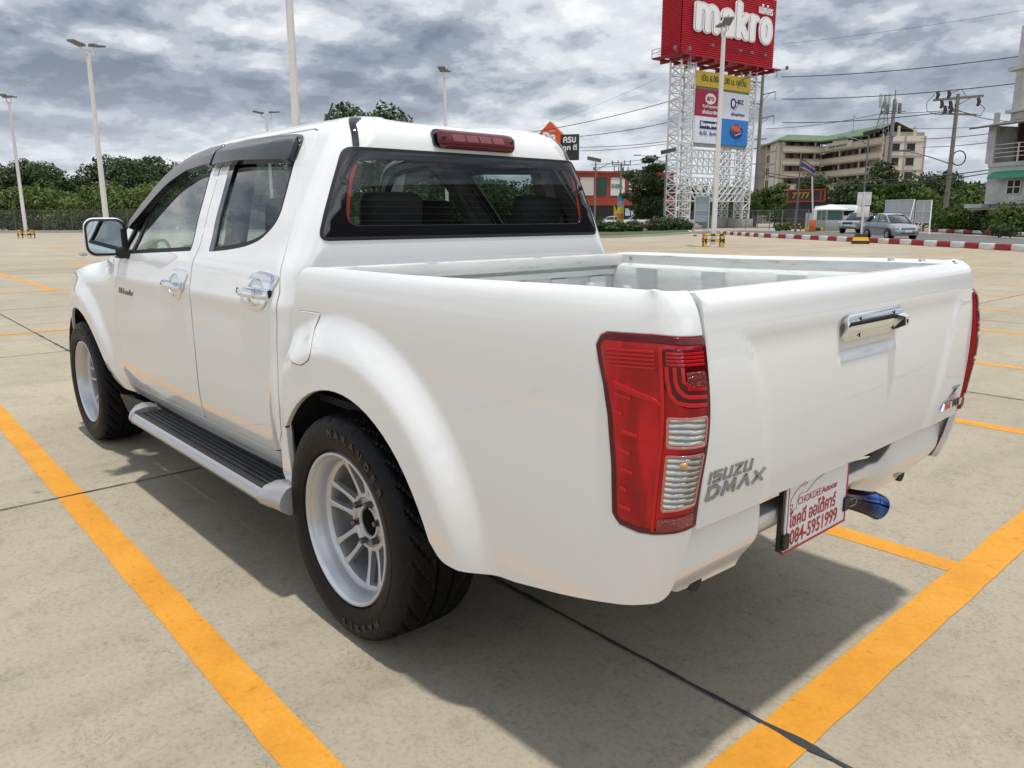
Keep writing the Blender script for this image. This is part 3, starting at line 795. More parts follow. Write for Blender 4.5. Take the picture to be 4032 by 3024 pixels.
# demister wires
mb=MB()
for i in range(9):
    z=1.336+.0245*i; pts=[(rearS(s,z)[0]-.0008,rearS(s,z)[1],z) for s in [-.57+.095*k for k in range(13)]]
    mb.tube(pts,.00025,4)
L_('demister_wire',mb.mesh(),pbr('wire_brown',(.05,.03,.02),rough=.6),RW)
# ---- high brake lamp
def lampbox(name,c,w,h,d,mat,parent):
    pass
BL=L_('high_brake_lamp',panel(rearS,rnd([(-.185,1.603),(.178,1.603),(.205,1.615),(.200,1.664),(.178,1.670),(-.180,1.668),(-.20,1.655)],.012),[],step=.02,thick=.012,off=.010),GLOSSB)
REDL=pbr('red_lens',(.40,.001,.004),rough=.15,coat=.55,spec=.2)
def red_streaks():
    nt=REDL.node_tree; b=nt.nodes['Principled BSDF']; tc=_mk(nt,'ShaderNodeTexCoord'); mp=_mk(nt,'ShaderNodeMapping'); mp.inputs[3].default_value=(9,9,3.2); nt.links.new(tc.outputs['Object'],mp.inputs[0])
    n=_mk(nt,'ShaderNodeTexNoise'); n.inputs['Scale'].default_value=1.6; n.inputs['Detail'].default_value=4; n.inputs['Distortion'].default_value=.6; nt.links.new(mp.outputs[0],n.inputs[0])
    nt.links.new(ramp(nt,n.outputs[0],[(.36,(.24,.0008,.003)),(.5,(.36,.001,.004)),(.62,(.50,.004,.010))]),b.inputs['Base Color'])
red_streaks(); REDD=pbr('red_lens_dark',(.075,.001,.004),rough=.15,coat=.4,spec=.3); REDB=pbr('red_lens_bright',(.46,.002,.006),rough=.12,coat=.6,spec=.3)
def bls(s,z): x,y,zz=rearS(s,z); return (x-.020*sst(1.600,1.622,z)*sst(1.674,1.655,z)-.004*sst(.2,.15,abs(s-.005)),y,zz)
L_('lens',panel(bls,rnd([(-.178,1.609),(.172,1.609),(.195,1.620),(.191,1.658),(.172,1.664),(-.172,1.662),(-.192,1.650)],.008),[],step=.009,thick=.01,off=.010),REDD,BL)
for k in range(4):
    s0=-.125+.066*k
    L_('lens_cell',panel(bls,[(s0,1.627),(s0+.056,1.627),(s0+.056,1.650),(s0,1.650)],[],step=.01,thick=.003,off=.0125),pbr('red_cell',(.15,.004,.012),rough=.15,coat=1,bump=(300,.3)),BL)
for s0 in (.172,-.168):
    p=Vector(bls(s0,1.640)); L_('screw',MB().lathe([(0,0),(.007,0),(.009,.003)],16,'x',(p.x-.0145,p.y,p.z)).mesh(),BLACK,BL)
# antenna at the front of the roof
ap=Vector((.93,.34,1.728))
L_('antenna',MB().tube([ap,ap+Vector((-.006,0,.014)),ap+Vector((-.062,0,.075))],[.010,.005,.0035],8).mesh(),BLACK)
# ---- bed
bed_out=[(.292,1.1815)]
bed_top=[(u,1.192+.012*sst(-.2,-1.1,u)) for u in (.1,-.1,-.3,-.5,-.7,-.85,-.95,-1.03,-1.10,-1.16,-1.2,-1.225,-1.25,-1.268)]
bed_out=rnd([(.288,1.12),(.288,1.186),(.22,1.190)],[0,.03,0])+bed_top+[(-1.272,1.12),(-1.273,.9),(-1.272,.71),(-1.262,.66),(-1.250,.60)]+rnd([(-1.250,.60),(-1.243,.542),(-1.18,.535)],[0,.03,0])+[(-1.06,.515),(-.909,.48),(-.75,.450),(-.64,.438)]
ra=[p for p in rear_arch]
bed_out+=rnd([(-.58,.434),(-.505,.434),ra[1]],[0,.03,0])+ra[2:-2]+[(RA*.988-.02,.455),(.425,.43),(.375,.43),(.360,.50),(.345,.66),(.336,.76),(.331,.89),(.336,1.0),(.306,1.09)]
lamp_o=[(-1.025,1.085),(-1.032,1.108),(-1.052,1.117),(-1.161,1.121),(-1.29,1.116),(-1.29,.70),(-1.272,.722),(-1.181,.709),(-1.144,.706),(-1.098,.713),(-1.082,.737),(-1.077,.842),(-1.064,.947),(-1.05,1.008),(-1.033,1.055)]
# bed side with a notch where the lamp sits (lamp runs out to the rear edge)
i0=[i for i,p in enumerate(bed_out) if p==(-1.272,1.12)][0]; i1=[i for i,p in enumerate(bed_out) if p==(-1.272,.71)][0]
notch=[(-1.272,1.121),(-1.161,1.124),(-1.052,1.120),(-1.034,1.112),(-1.022,1.090),(-1.030,1.052),(-1.047,1.006),(-1.061,.947),(-1.074,.842),(-1.079,.735),(-1.096,.709),(-1.144,.702),(-1.181,.705),(-1.272,.724)]
bed_side_o=bed_out[:i0]+notch+bed_out[i1+1:]
bsl,bsr=side('bed_side',bedS,bed_side_o,[],PAINT,step=.015,bstep=.012,thick=.018,round_edge=.004)
bn=panel(bedS,shr([(-1.285,1.128)]+notch[1:-1]+[(-1.285,.718)],-.006),[],step=.03,thick=0,off=-.020)
L_('lamp_recess',join_n([bn,mmirror(bn)]),BLACK)
# fuel door
fo=rnd([(.278,1.046),(.133,1.049),(.148,1.025),(.160,.992),(.127,.948),(.127,.912),(.189,.884),(.262,.886),(.309,.925),(.304,.985)],[.012,.012,.03,.04,.04,.02,.02,.02,.02,.04])
def fS(u,z):
    x,y,zz=bedS(u,z); d=math.hypot((u-.215)/.075,(z-.955)/.075); return (x,y-.004*math.exp(-d*d*2),zz)
L_('fuel_door',panel(fS,fo,[],step=.012,thick=.006,off=.004,round_edge=.0025),PAINT,bsl)
L_('fuel_door_gap',panel(bedS,shr(fo,-.004),[shr(fo,.002)],step=.02,thick=0,off=.0012),RUB,bsl)
# tail lamps
lens=[(-1.027,1.086),(-1.036,1.106),(-1.054,1.115),(-1.161,1.119),(-1.274,1.115),(-1.277,.90),(-1.277,.727),(-1.181,.711),(-1.144,.708),(-1.101,.715),(-1.085,.738),(-1.080,.842),(-1.067,.947),(-1.053,1.008),(-1.036,1.053)]
def lampS(u,z):
    x,y,zz=bedS(u,z)
    k=sst(-1.03,-1.07,u)*sst(1.12,1.10,z)*sst(.706,.73,z)
    return (x-.008*k*sst(-1.1,-1.2,u),y+.007*k,zz)
CLEAR=pbr('clear_lens',(.50,.51,.53),rough=.06,metal=.75,coat=1,bump=(90,1.0,1)); 
def ribm():
    m=pbr('lamp_reflector',(.55,.56,.58),rough=.10,metal=.85,coat=1); nt=m.node_tree; b=nt.nodes['Principled BSDF']
    tc=_mk(nt,'ShaderNodeTexCoord'); w=_mk(nt,'ShaderNodeTexWave'); w.wave_type='BANDS'; w.bands_direction='Z'; w.inputs['Scale'].default_value=26; w.inputs['Distortion'].default_value=2.2; w.inputs['Detail'].default_value=2
    nt.links.new(tc.outputs['Object'],w.inputs[0]); bp=_mk(nt,'ShaderNodeBump'); bp.inputs['Strength'].default_value=.35; bp.inputs['Distance'].default_value=.01; nt.links.new(w.outputs[0],bp.inputs['Height']); nt.links.new(bp.outputs[0],b.inputs['Normal'])
    r=ramp(nt,w.outputs[0],[(.15,(.22,.22,.23)),(.5,(.48,.49,.51)),(.9,(.66,.67,.69))]); nt.links.new(r,b.inputs['Base Color']); return m
REFL=ribm()
AMB=pbr('amber_bulb',(.55,.28,.08),rough=.2,coat=1)
for mi in (0,1):
    f=(lambda m: mmirror(m)) if mi else (lambda m: m)
    def LL(n,me,mat,par=None):
        o=link(n,f(me),None,par or T)
        o.data.materials.clear(); o.data.materials.append(mat); return o
    TL=LL('tail_lamp',panel(lampS,lens,[],step=.016,thick=.016,off=.0,round_edge=.004),REDL)
    LL('lens_border',panel(lampS,shr(lens,.001),[shr(lens,.011)],step=.014,thick=.002,off=.0012),REDD,TL)
    # dark stop/tail chamber with a nested J of light bars
    LL('dark_chamber',panel(lampS,rnd([(-1.180,1.095),(-1.268,1.093),(-1.268,.985),(-1.205,.985),(-1.180,1.02)],[.01,.006,.006,.03,.02]),[],step=.012,thick=.001,off=.0018),REDD,TL)
    for d,w in ((0,.006),(.016,.006),(.032,.005)):
        path=[(-1.186-d*.9,1.062),(-1.186-d*.9,1.035),(-1.190-d*.9,1.008+d*.75),(-1.202-d*.7,.994+d),(-1.222,.990+d),(-1.262,.988+d)]
        path=dens(path,.006,False); a=[];b=[]
        for i,p in enumerate(path):
            q=Vector(path[min(i+1,len(path)-1)])-Vector(path[max(i-1,0)]); q.normalize(); n=Vector((-q.y,q.x))*w/2; a.append((p[0]+n.x,p[1]+n.y)); b.append((p[0]-n.x,p[1]-n.y))
        LL('light_bar',panel(lampS,a+b[::-1],[],step=.02,thick=.003,off=.0040,round_edge=.001),REDB,TL)
    LL('facet_block',panel(lampS,rnd([(-1.222,1.052),(-1.262,1.052),(-1.262,1.026),(-1.222,1.026)],.005),[],step=.006,thick=.003,off=.004),pbr('red_facets',(.16,.006,.01),rough=.12,coat=1,bump=(160,1.0,1)),TL)
    for k in range(4):
        z=1.066+.007*k; LL('light_bar',panel(lampS,[(-1.186,z),(-1.262,z),(-1.262,z+.003),(-1.186,z+.003)],[],step=.02,thick=.002,off=.0035,round_edge=.001),REDB,TL)
    # clear windows
    for q,h in (([(-1.186,.962),(-1.262,.964),(-1.262,.907),(-1.188,.904)],1),([(-1.189,.885),(-1.262,.888),(-1.260,.780),(-1.193,.768)],2)):
        LL('window_border',panel(lampS,rnd(shr(q,-.0022),.007),[rnd(shr(q,.0006),.006)],step=.02,thick=.003,off=.0045,round_edge=.001),pbr('pink_rim',(.45,.16,.14),rough=.1,coat=1),TL)
        o=LL('clear_lens',panel(lampS,rnd(q,.006),[],step=.01,thick=.001,off=.0025),REFL,TL)
        if h==2:
            bu=MB(); c=Vector(lampS(-1.222,.868)); bu.lathe([(0,-.012),(.006,-.010),(.009,-.004),(.009,.0)],14,'x',(c.x+.004,c.y,c.z)); LL('bulb',bu.mesh(),AMB,TL)
    # relief: inner edge ridge and short ribs on the side part
    for (zz,ln) in ((.990,.040),(.955,.022),(.915,.034),(.875,.022),(.835,.030),(.795,.02),(.755,.03)):
        u0=-1.075-(.02 if zz<.95 else .0)-.004
        LL('side_rib',panel(lampS,rnd([(u0-.004,zz),(u0-ln,zz-.003),(u0-ln,zz+.002),(u0-.004,zz+.008)],.002),[],step=.02,thick=.003,off=.003,round_edge=.0012),REDB,TL)
    for zz in (1.082,1.074,1.066,1.058,1.05):
        LL('side_rib',panel(lampS,[(-1.050-(1.085-zz)*.4,zz),(-1.165,zz+.006),(-1.165,zz+.009),(-1.050-(1.085-zz)*.4,zz+.003)],[],step=.02,thick=.002,off=.0025,round_edge=.001),REDB,TL)
    LL('side_ridge',panel(lampS,rnd([(-1.078,1.022),(-1.16,.998),(-1.172,.99),(-1.172,.984),(-1.16,.990),(-1.085,1.008)],.003),[],step=.02,thick=.003,off=.003,round_edge=.0015),REDB,TL)
    LL('reflector_patch',panel(lampS,rnd([(-1.186,.748),(-1.262,.760),(-1.262,.735),(-1.186,.722)],.004),[],step=.02,thick=.002,off=.003),pbr('retro_red',(.30,.01,.015),rough=.25,coat=1,bump=(600,.8,1)),TL)
    LL('vertical_ridge',panel(lampS,[(-1.172,1.10),(-1.178,1.10),(-1.180,.72),(-1.174,.72)],[],step=.02,thick=.002,off=.0022,round_edge=.001),REDB,TL)
# inner bed
def innerbed(mi):
    mb=MB(); s=-1 if mi else 1
    us=[.27-.012*i for i in range(0,108)]+[-1.04-.01*i for i in range(1,23)]
    rows=[]
    for uu in us:
        zt=1.192+.012*sst(-.2,-1.1,uu)-.0045
        o=Vector(bedS(uu,zt)); t=Vector(bedS(uu+.004,zt))-Vector(bedS(uu-.004,zt)); n=Vector((-t.y,t.x,0)).normalized()
        if n.y>0: n=-n
        kq=lerp(1,.55,sst(-1.0,-1.2,uu)); ph=((uu+.10)%.34)/.34; rib=.012*(sst(.30,.36,ph)-sst(.64,.70,ph))
        prof=[(.002,-.002),(.008,-.001),(.024,-.0005),(.050,-.001),(.058,-.006),(.060,-.044),(.066,-.050),(.086,-.053),(.092,-.06),(.098-rib,-.10),(.100-rib,-.34),(.098,-.43)]
        rows.append([(o.x+n.x*d*kq,(o.y+n.y*d*kq)*s,zt+z) for d,z in prof])
    k=len(rows[0]); vs=[p for r in rows for p in r]
    mb.add(vs,[(i*k+j,i*k+j+1,(i+1)*k+j+1,(i+1)*k+j) for i in range(len(rows)-1) for j in range(k-1)])
    return mb.mesh(True,40)
L_('bed_liner_wall',innerbed(0),BEDP); L_('bed_liner_wall',innerbed(1),BEDP)
fl=MB(); prof=[]
N_=64
ys=[-.72+1.44*i/N_ for i in range(N_+1)]
vs=[(x,y,.775+.010*(1 if (i//3)%2 else 0)) for x in (.25,-1.17) for i,y in enumerate(ys)]
fl.add(vs,[(i,i+1,N_+2+i,N_+1+i) for i in range(N_)]); L_('bed_floor',fl.mesh(False),BEDP)
bh=MB()
bh.bbox((.262,0,1.158),(.055,1.50,.052),.008); bh.box(.262,.275,-.74,.74,.76,1.14)
bh.box(.245,.262,-.72,.72,1.095,1.118)
for y in (-.6,-.36,-.12,.12,.36,.6): bh.bbox((.258,y,.95),(.022,.10,.28),.006)
L_('bed_bulkhead',bh.mesh(),BEDP)
bo=MB()
for s in (-1,1):
    for (x,z) in ((.18,1.165),(.19,1.08),(-.95,1.21),(-1.05,1.21)):
        if z<1.2: bo.lathe([(0,-.006),(.007,-.005),(.009,0)],12,'y',(x,.735*s,z))
        else: bo.lathe([(0,.010),(.009,.008),(.012,0)],14,'z',(x,.76*s,z-.012))
L_('bed_bolt',bo.mesh(),SILV)
# under skirts that close the bed bottom
ub=MB(); ub.box(-1.165,.28,-.775,.775,.735,.760); ub.box(-.90,2.9,-.42,-.34,.46,.60); ub.box(-.90,2.9,.34,.42,.46,.60); ub.box(.45,2.45,-.74,.74,.44,.50)
ub.box(2.45,3.6,-.5,.5,.40,.75)
L_('chassis',ub.mesh(False),UNDER)
# wheel wells
for cx in (0,WB):
    for s in (1,-1):
        w=MB(); n=20; vs=[]
        for i in range(n+1):
            an=math.pi*(.07+.86*i/n); r=.478
            for y in (.845,.45): vs.append((cx+r*math.cos(an),y*s,ZC+r*math.sin(an)))
        w.add(vs,[(2*i,2*i+1,2*i+3,2*i+2) for i in range(n)])
        w.add([vs[2*i+1] for i in range(n+1)],[tuple(range(n+1))])
        L_('wheel_well',w.mesh(),UNDER)
# ---- tailgate
tgo=rnd([(.720,.712),(.722,1.194),(.718,1.2015),(-.718,1.2015),(-.722,1.194),(-.720,.712)],[.012,.003,.002,.002,.003,.012])
hrec=rnd([(.163,1.050),(.150,1.018),(.105,1.008),(-.075,1.008),(-.112,1.020),(-.120,1.050)],[.0,.02,.02,.02,.02,0])
def tgN(y,z): return tgS(y,z)
hole=rnd([(.160,1.070),(.158,1.020),(-.112,1.020),(-.114,1.070)],[.0,.03,.03,.0])
def tgR(y,z):
    x,yy,zz=tgS(y,z)
    d=sst(.172,.138,abs(y-.023))*sst(1.002,1.022,z)*sst(1.105,1.095,z); return (x+.015*d,yy,zz)
TGo=L_('tailgate',panel(lambda y,z:tgR(y,z),tgo,[],step=.018,thick=.03,round_edge=.005),PAINT)
# inner skin
ti=MB(); ti.box(-1.165,-1.16,-.70,.70,.72,1.19); ti.bbox((-1.172,0,1.183),(.050,1.40,.030),.008)
L_('inner_skin',ti.mesh(),BEDP,TGo)
# chrome handle
def tgo_(y,z,o): x,yy,zz=tgS(y,z); return (x-o,yy,zz)
HS=lambda y,z:(tgS(y,z)[0]-.018*sst(.180,.155,abs(y-.020))*max(0,math.sin(math.pi*min(1,max(0,(z-1.046)/.070))))**.75,y,z)
TH=L_('tailgate_handle',panel(HS,rnd([(.178,1.052),(.178,1.104),(.155,1.112),(-.120,1.112),(-.134,1.104),(-.134,1.052)],.012),[],step=.010,thick=.012,off=.002,round_edge=.003),CHROME,TGo)
hg=MB()
for y in (.117,-.075): 
    p=tgo_(y,1.08,.0175); hg.box(p[0]-.0005,p[0]+.002,y-.0013,y+.0013,1.056,1.106)
p=tgo_(.02,1.098,.0175); hg.box(p[0]-.0005,p[0]+.002,-.075,.117,1.0972,1.0988)
L_('handle_seam',hg.mesh(False),BLACK,TH)
# lens cone of the reversing camera at the handle's right end
ck=MB(); p=Vector(tgo_(-.108,1.078,.010)); ck.add([(p.x,p.y+.034,p.z-.026),(p.x,p.y+.030,p.z+.020),(p.x,p.y-.024,p.z+.022),(p.x,p.y-.028,p.z-.022),(p.x-.026,p.y+.002,p.z-.012),(p.x-.024,p.y+.002,p.z+.010),(p.x-.024,p.y-.022,p.z+.010),(p.x-.024,p.y-.024,p.z-.014)],[(4,5,6,7),(0,1,5,4),(1,2,6,5),(2,3,7,6),(3,0,4,7)])
L_('camera_housing',ck.mesh(False),CHROME,TH); L_('camera_lens',MB().lathe([(0,-.002),(.006,0)],12,'x',(p.x-.0255,p.y-.010,p.z-.002)).mesh(),BLACK,TH)
# badges
def onTG(y,z,o=.001): return Vector(tgo_(y,z,o))
def wrap_text(name,txt,S,u0,z0,wid,hei,depth,mat,parent,offset=0,shear=0,du=-1,tilt=0,base=.0006):
    """lettering laid on a curved panel: letters run towards du, stand depth proud of it"""
    m=text_mb(txt,1.0,.5,offset,shear=shear); xs=[v[0] for v in m.v]; ys=[v[1] for v in m.v]; x0,x1,y0,y1=min(xs),max(xs),min(ys),max(ys); out=[]
    for (a,b,c) in m.v:
        u=u0+du*(a-x0)/(x1-x0)*wid; z=z0+(b-y0)/(y1-y0)*hei+tilt*(a-x0)/(x1-x0)
        p=Vector(S(u,z)); h=1e-3; n=(Vector(S(u,z+h))-p).cross(Vector(S(u+h,z))-p).normalized()
        if S is not tgR and n.y<0: n=-n
        if S is tgR and n.x>0: n=-n
        out.append(tuple(p+n*(base+depth*(c+.5))))
    m.v=out; return L_(name,m.mesh(True,30),mat,parent)
BCH=pbr('badge_chrome',(.36,.36,.37),rough=.14,metal=1)
def stroke_badge(word,S,u0,z0,wid,hei,depth,th,shear,mat,name):
    """block capitals from strokes: outline = union of the strokes, wrapped on the panel"""
    G_={'D':[[(0,0),(0,1),(.55,1),(.85,.72),(.85,.28),(.55,0),(0,0)]],'M':[[(0,0),(.12,1),(.48,.25),(.86,1),(.98,0)]],'A':[[(0,0),(.45,1),(.90,0)]],'X':[[(0,0),(.85,1)],[(0,1),(.85,0)]],
        'I':[[(0,0),(0,1)]],'S':[[(.7,1),(0,1),(0,.52),(.7,.52),(.7,0),(0,0)]],'U':[[(0,1),(0,0),(.7,0),(.7,1)]],'Z':[[(0,1),(.75,1),(0,0),(.75,0)]]}
    wd={c:max(p[0] for pl in G_[c] for p in pl) for c in G_}; tot=sum(wd[c] for c in word)+.42*(len(word)-1); V=[];F=[];cur=0; asp=wid/tot/hei
    def addp(P):
        o=len(V)
        if sum(P[q-1][0]*P[q][1]-P[q][0]*P[q-1][1] for q in range(len(P)))<0: P=P[::-1]
        V.extend(Vector(p) for p in P); F.append(list(range(o,o+len(P))))
    for c in word:
        for pl in G_[c]:
            pts=[Vector(((cur+p[0])*asp,p[1])) for p in pl]
            for a,b in zip(pts[:-1],pts[1:]):
                t=(b-a).normalized(); n=Vector((-t.y,t.x))*th; e=t*th*.75; addp([tuple(a-e+n),tuple(b+e+n),tuple(b+e-n),tuple(a-e-n)])
        cur+=wd[c]+.42
    V[:]=[Vector((v.x,min(1+th*.8,max(-th*.8,v.y)))) for v in V]
    r=delaunay_2d_cdt(V,[],F,1,1e-5); P=[tuple(p) for p in r[0]]; T_=[tuple(f) for q,f in enumerate(r[2]) if r[5][q]]; cnt=set()
    for f in T_:
        for q in range(len(f)): cnt.add((f[q],f[(q+1)%len(f)]))
    out=[]
    for lv in (1,0):
        for (a,b) in P:
            u=u0-(a*hei+shear*b*hei); z=z0+b*hei; p=Vector(S(u,z)); h=1e-3; n=(Vector(S(u,z+h))-p).cross(Vector(S(u+h,z))-p).normalized()
            if n.x>0: n=-n
            out.append(tuple(p+n*(.0005+depth*lv)))
    k=len(P); mb=MB().add(out,T_+[(a,b,k+b,k+a) for (a,b) in cnt if (b,a) not in cnt]); return L_(name,mb.mesh(False),mat,TGo)
stroke_badge('ISUZU',tgR,.704,.812,.146,.022,.0035,.115,.18,BCH,'maker_badge')
stroke_badge('DMAX',tgR,.706,.776,.200,.026,.004,.13,.22,BCH,'model_badge')
wrap_text('grade_badge','Z',tgR,-.592,.787,.088,.032,.004,BCH,TGo,offset=.03,shear=.5)
pl=MB(); x0=min(tgR(-.54,.764)[0],tgR(-.69,.764)[0])-.003; pl.add([(x0-.001,-.535,.752),(x0-.001,-.692,.752),(x0-.001,-.700,.776),(x0-.001,-.550,.776),(x0-.006,-.540,.754),(x0-.006,-.690,.754),(x0-.006,-.697,.774),(x0-.006,-.552,.774)],[(4,5,6,7),(0,1,5,4),(1,2,6,5),(2,3,7,6),(3,0,4,7)])
GB=L_('engine_badge',pl.mesh(False),CHROME,TGo)
M=frame((x0-.0065,-.553,.757),(0,-1,0),(0,0,1)); L_('lettering',text_mb('Ddi',.024,.0006,.001,M,shear=.2,fx=1.1).mesh(False),pbr('badge_red',(.45,.02,.03),rough=.3),GB)
M=frame((x0-.0065,-.612,.757),(0,-1,0),(0,0,1)); L_('lettering',text_mb('VGS',.024,.0006,.0015,M,shear=.2,fx=1.25).mesh(False),BLACK,GB)
wrap_text('door_badge','Hi-Lander',cabS,2.245,.972,.255,.030,.003,pbr('dark_chrome',(.26,.26,.27),rough=.15,metal=1),fdl,offset=.004,shear=.35)
# ---- roll pan below the tailgate
PT=[(.725,.735),(.50,.735),(.42,.735),(.385,.70),(.355,.635),(.335,.600),(.30,.592),(-.30,.592),(-.345,.600),(-.365,.635),(-.395,.70),(-.43,.735),(-.50,.735),(-.725,.735)]
PB=[(-.725,.62),(-.70,.55),(-.64,.51),(-.55,.500),(-.47,.497),(-.40,.495),(-.34,.505),(-.31,.515),(0,.518),(.31,.515),(.34,.505),(.40,.495),(.47,.497),(.55,.500),(.64,.508),(.70,.54),(.725,.60)]
def panS(y,z):
    t=(z-.50)/.24; a=abs(y)
    mid=sst(.40,.31,a)
    x=-1.165-.010*math.sin(max(0,min(1,t))*math.pi)+.045*sst(.60,.49,z)
    x+=.052*mid-.012*math.exp(-((z-.555)/.03)**2)*mid
    x+=.012*sst(.66,.74,z)
    return (x,y,z)
RP=L_('rear_valance',panel(panS,rnd(PT+PB,.012),[],step=.016,thick=.05,round_edge=.006),PAINT)
for s in (1,-1): L_('hole_plug',MB().tube([(-1.128,.575*s,.512),(-1.08,.575*s,.512)],.024,16).mesh(),pbr('dark_hole',(.02,.02,.02),rough=.7),RP)  # dark plug stands in for the shade inside the small valance hole
ib=MB(); 
for s in (1,-1): ib.add([(-1.165,.715*s,.712),(-1.185,.755*s,.70),(-1.165,.765*s,.62),(-1.13,.775*s,.55),(-1.12,.70*s,.53)],[(0,1,2,3,4)])
L_('corner_filler',ib.mesh(),PAINT)
br=MB()
for y in (.30,-.26): br.bar((-1.03,y,.60),(-1.10,y,.55),.03,.02)
L_('valance_bracket',br.mesh(False),BLACK)
# ---- exhaust with burnt blue tip
def exm():
    m=pbr('burnt_titanium',(.02,.03,.10),rough=.12,metal=1,coat=.5); nt=m.node_tree; b=nt.nodes['Principled BSDF']
    tc=_mk(nt,'ShaderNodeTexCoord'); sp=_mk(nt,'ShaderNodeSeparateXYZ'); nt.links.new(tc.outputs['Object'],sp.inputs[0])
    mr=_mk(nt,'ShaderNodeMapRange'); nt.links.new(sp.outputs[1],mr.inputs[0]); mr.inputs[1].default_value=-.33; mr.inputs[2].default_value=-.46
    n=_mk(nt,'ShaderNodeTexNoise'); n.inputs['Scale'].default_value=16; nt.links.new(tc.outputs['Object'],n.inputs[0])
    v=math_n(nt,'MULTIPLY_ADD',n.outputs[0],.25,math_n(nt,'SUBTRACT',mr.outputs[0],.12))
    r=ramp(nt,v,[(.0,(.10,.075,.05)),(.3,(.06,.04,.06)),(.5,(.02,.02,.10)),(.8,(.05,.14,.45)),(1,(.02,.04,.22))]); nt.links.new(r,b.inputs['Base Color']); return m
EX=exm()
ep=[(-.55,-.30,.47),(-.85,-.30,.468),(-.97,-.325,.464),(-1.03,-.365,.462),(-1.06,-.40,.453),(-1.088,-.44,.437),(-1.105,-.475,.417)]
ex=MB(); ex.tube(ep,[.026,.028,.031,.036,.040,.042,.043],20,cap=False); ex.tube(ep[3:],[.033,.037,.039,.040],20,cap=False)
EXo=L_('exhaust_pipe',ex.mesh(),EX)
eb=MB()
for i in (3,4,5):
    a=Vector(ep[i]);b=Vector(ep[i+1]); t=(b-a).normalized(); eb.tube([a,a+t*.003],[.0365+.0022*(i-3)+.0020]*2,20,cap=False)
L_('weld_bead',eb.mesh(),EX,EXo)
# ---- running boards
for s in (1,-1):
    def F(y): return y*s
    rb=MB(); X0,X1=.46,2.02
    prof=[(.905,.330),(.925,.340),(.934,.356),(.930,.374),(.915,.388),(.905,.390)]
    # silver outer edge, slightly bowed
    us=[X0+(X1-X0)*i/12 for i in range(13)]
    vs=[(x,F(y),z) for x in us for y,z in prof]; k=len(prof)
    rb.add(vs,[(i*k+j,i*k+j+1,(i+1)*k+j+1,(i+1)*k+j) for i in range(12) for j in range(k-1)])
    rb.box(X0,X1,F(.80),F(.906),.325,.340)
    RB=L_('running_board',rb.mesh(),TRIMS)
    td=MB(); td.box(X0+.02,X1-.02,F(.775),F(.908),.345,.388)
    for i in range(5): 
        y=.797+.024*i; td.bbox(((X0+X1)/2,F(y),.390),(X1-X0-.10,.012,.008),.002)
    td.bbox(((X0+X1)/2,F(.905),.391),(X1-X0-.03,.012,.010),.003)
    # inner upstand
    td.add([(X0-.02,F(.775),.388),(X1+.06,F(.775),.388),(X1+.10,F(.768),.44),(X0-.02,F(.768),.44),(X0-.02,F(.74),.385),(X1+.1,F(.74),.385)],[(0,1,2,3),(0,1,5,4)])
    L_('tread',td.mesh(),pbr('tread_rubber',(.010,.010,.011),rough=.36,bump=(400,.4)),RB)
    # rear end cap: rounded shoe
    for (xa,xb,nm) in ((X0+.03,.335,'end_cap'),(X1-.03,2.12,'end_cap')):
        cp=MB(); m=9; vs=[]; cpf=[(.80,.33),(.90,.322),(.928,.338),(.938,.358),(.930,.380),(.905,.402),(.86,.412),(.80,.405)]
        for i in range(m):
            t=i/(m-1); x=lerp(xa,xb,t); e=1-.10*t*t; zz=.012*math.sin(t*math.pi*.6); d=.55 if i==m-1 else 1
            for y,z in cpf:
                yy=.80+(y-.80)*(e if xb<1 else 1-.5*t*t); z2=.362+(z-.362)*(1.0+.25*t*(1 if z>.362 else .6) if xb<1 else 1-.25*t*t)
                vs.append((x,F(yy),z2+zz))
        k=len(cpf); fs=[(i*k+j,i*k+(j+1)%k,(i+1)*k+(j+1)%k,(i+1)*k+j) for i in range(m-1) for j in range(k)]+[tuple(range(k)),tuple(range((m-1)*k,m*k))]
        L_(nm,cp.add(vs,fs).mesh(True,50),TRIMS,RB)
    # black mud guard ahead of the board and behind it
    mg=MB(); mg.add([(2.12,F(.80),.40),(2.40,F(.86),.405),(2.46,F(.85),.40),(2.45,F(.60),.33),(2.10,F(.80),.30),(2.30,F(.86),.33)],[(0,1,2),(0,4,5,1),(1,5,2),(2,5,3)])
    mg.add([(.46,F(.78),.40),(.30,F(.80),.46),(.30,F(.80),.30),(.46,F(.80),.32)],[(0,1,2,3)])
    L_('mud_guard',mg.mesh(),BLACK)
# scuff garnish on the sill
for s in (1,-1):
    g=MB()
    for (xa,xb) in ((1.60,2.31),(.82,1.10)):
        for i in range(6):
            x=lerp(xa,xb,i/5); 
        vs=[]
        for i in range(9):
            x=lerp(xa,xb,i/8); y=cabY(x,.44); vs+=[(x,(y+.002)*s,.456),(x,(cabY(x,.43)+.003)*s,.432)]
        g.add(vs,[(2*i,2*i+1,2*i+3,2*i+2) for i in range(8)])
    L_('sill_garnish',g.mesh(),TRIMS)
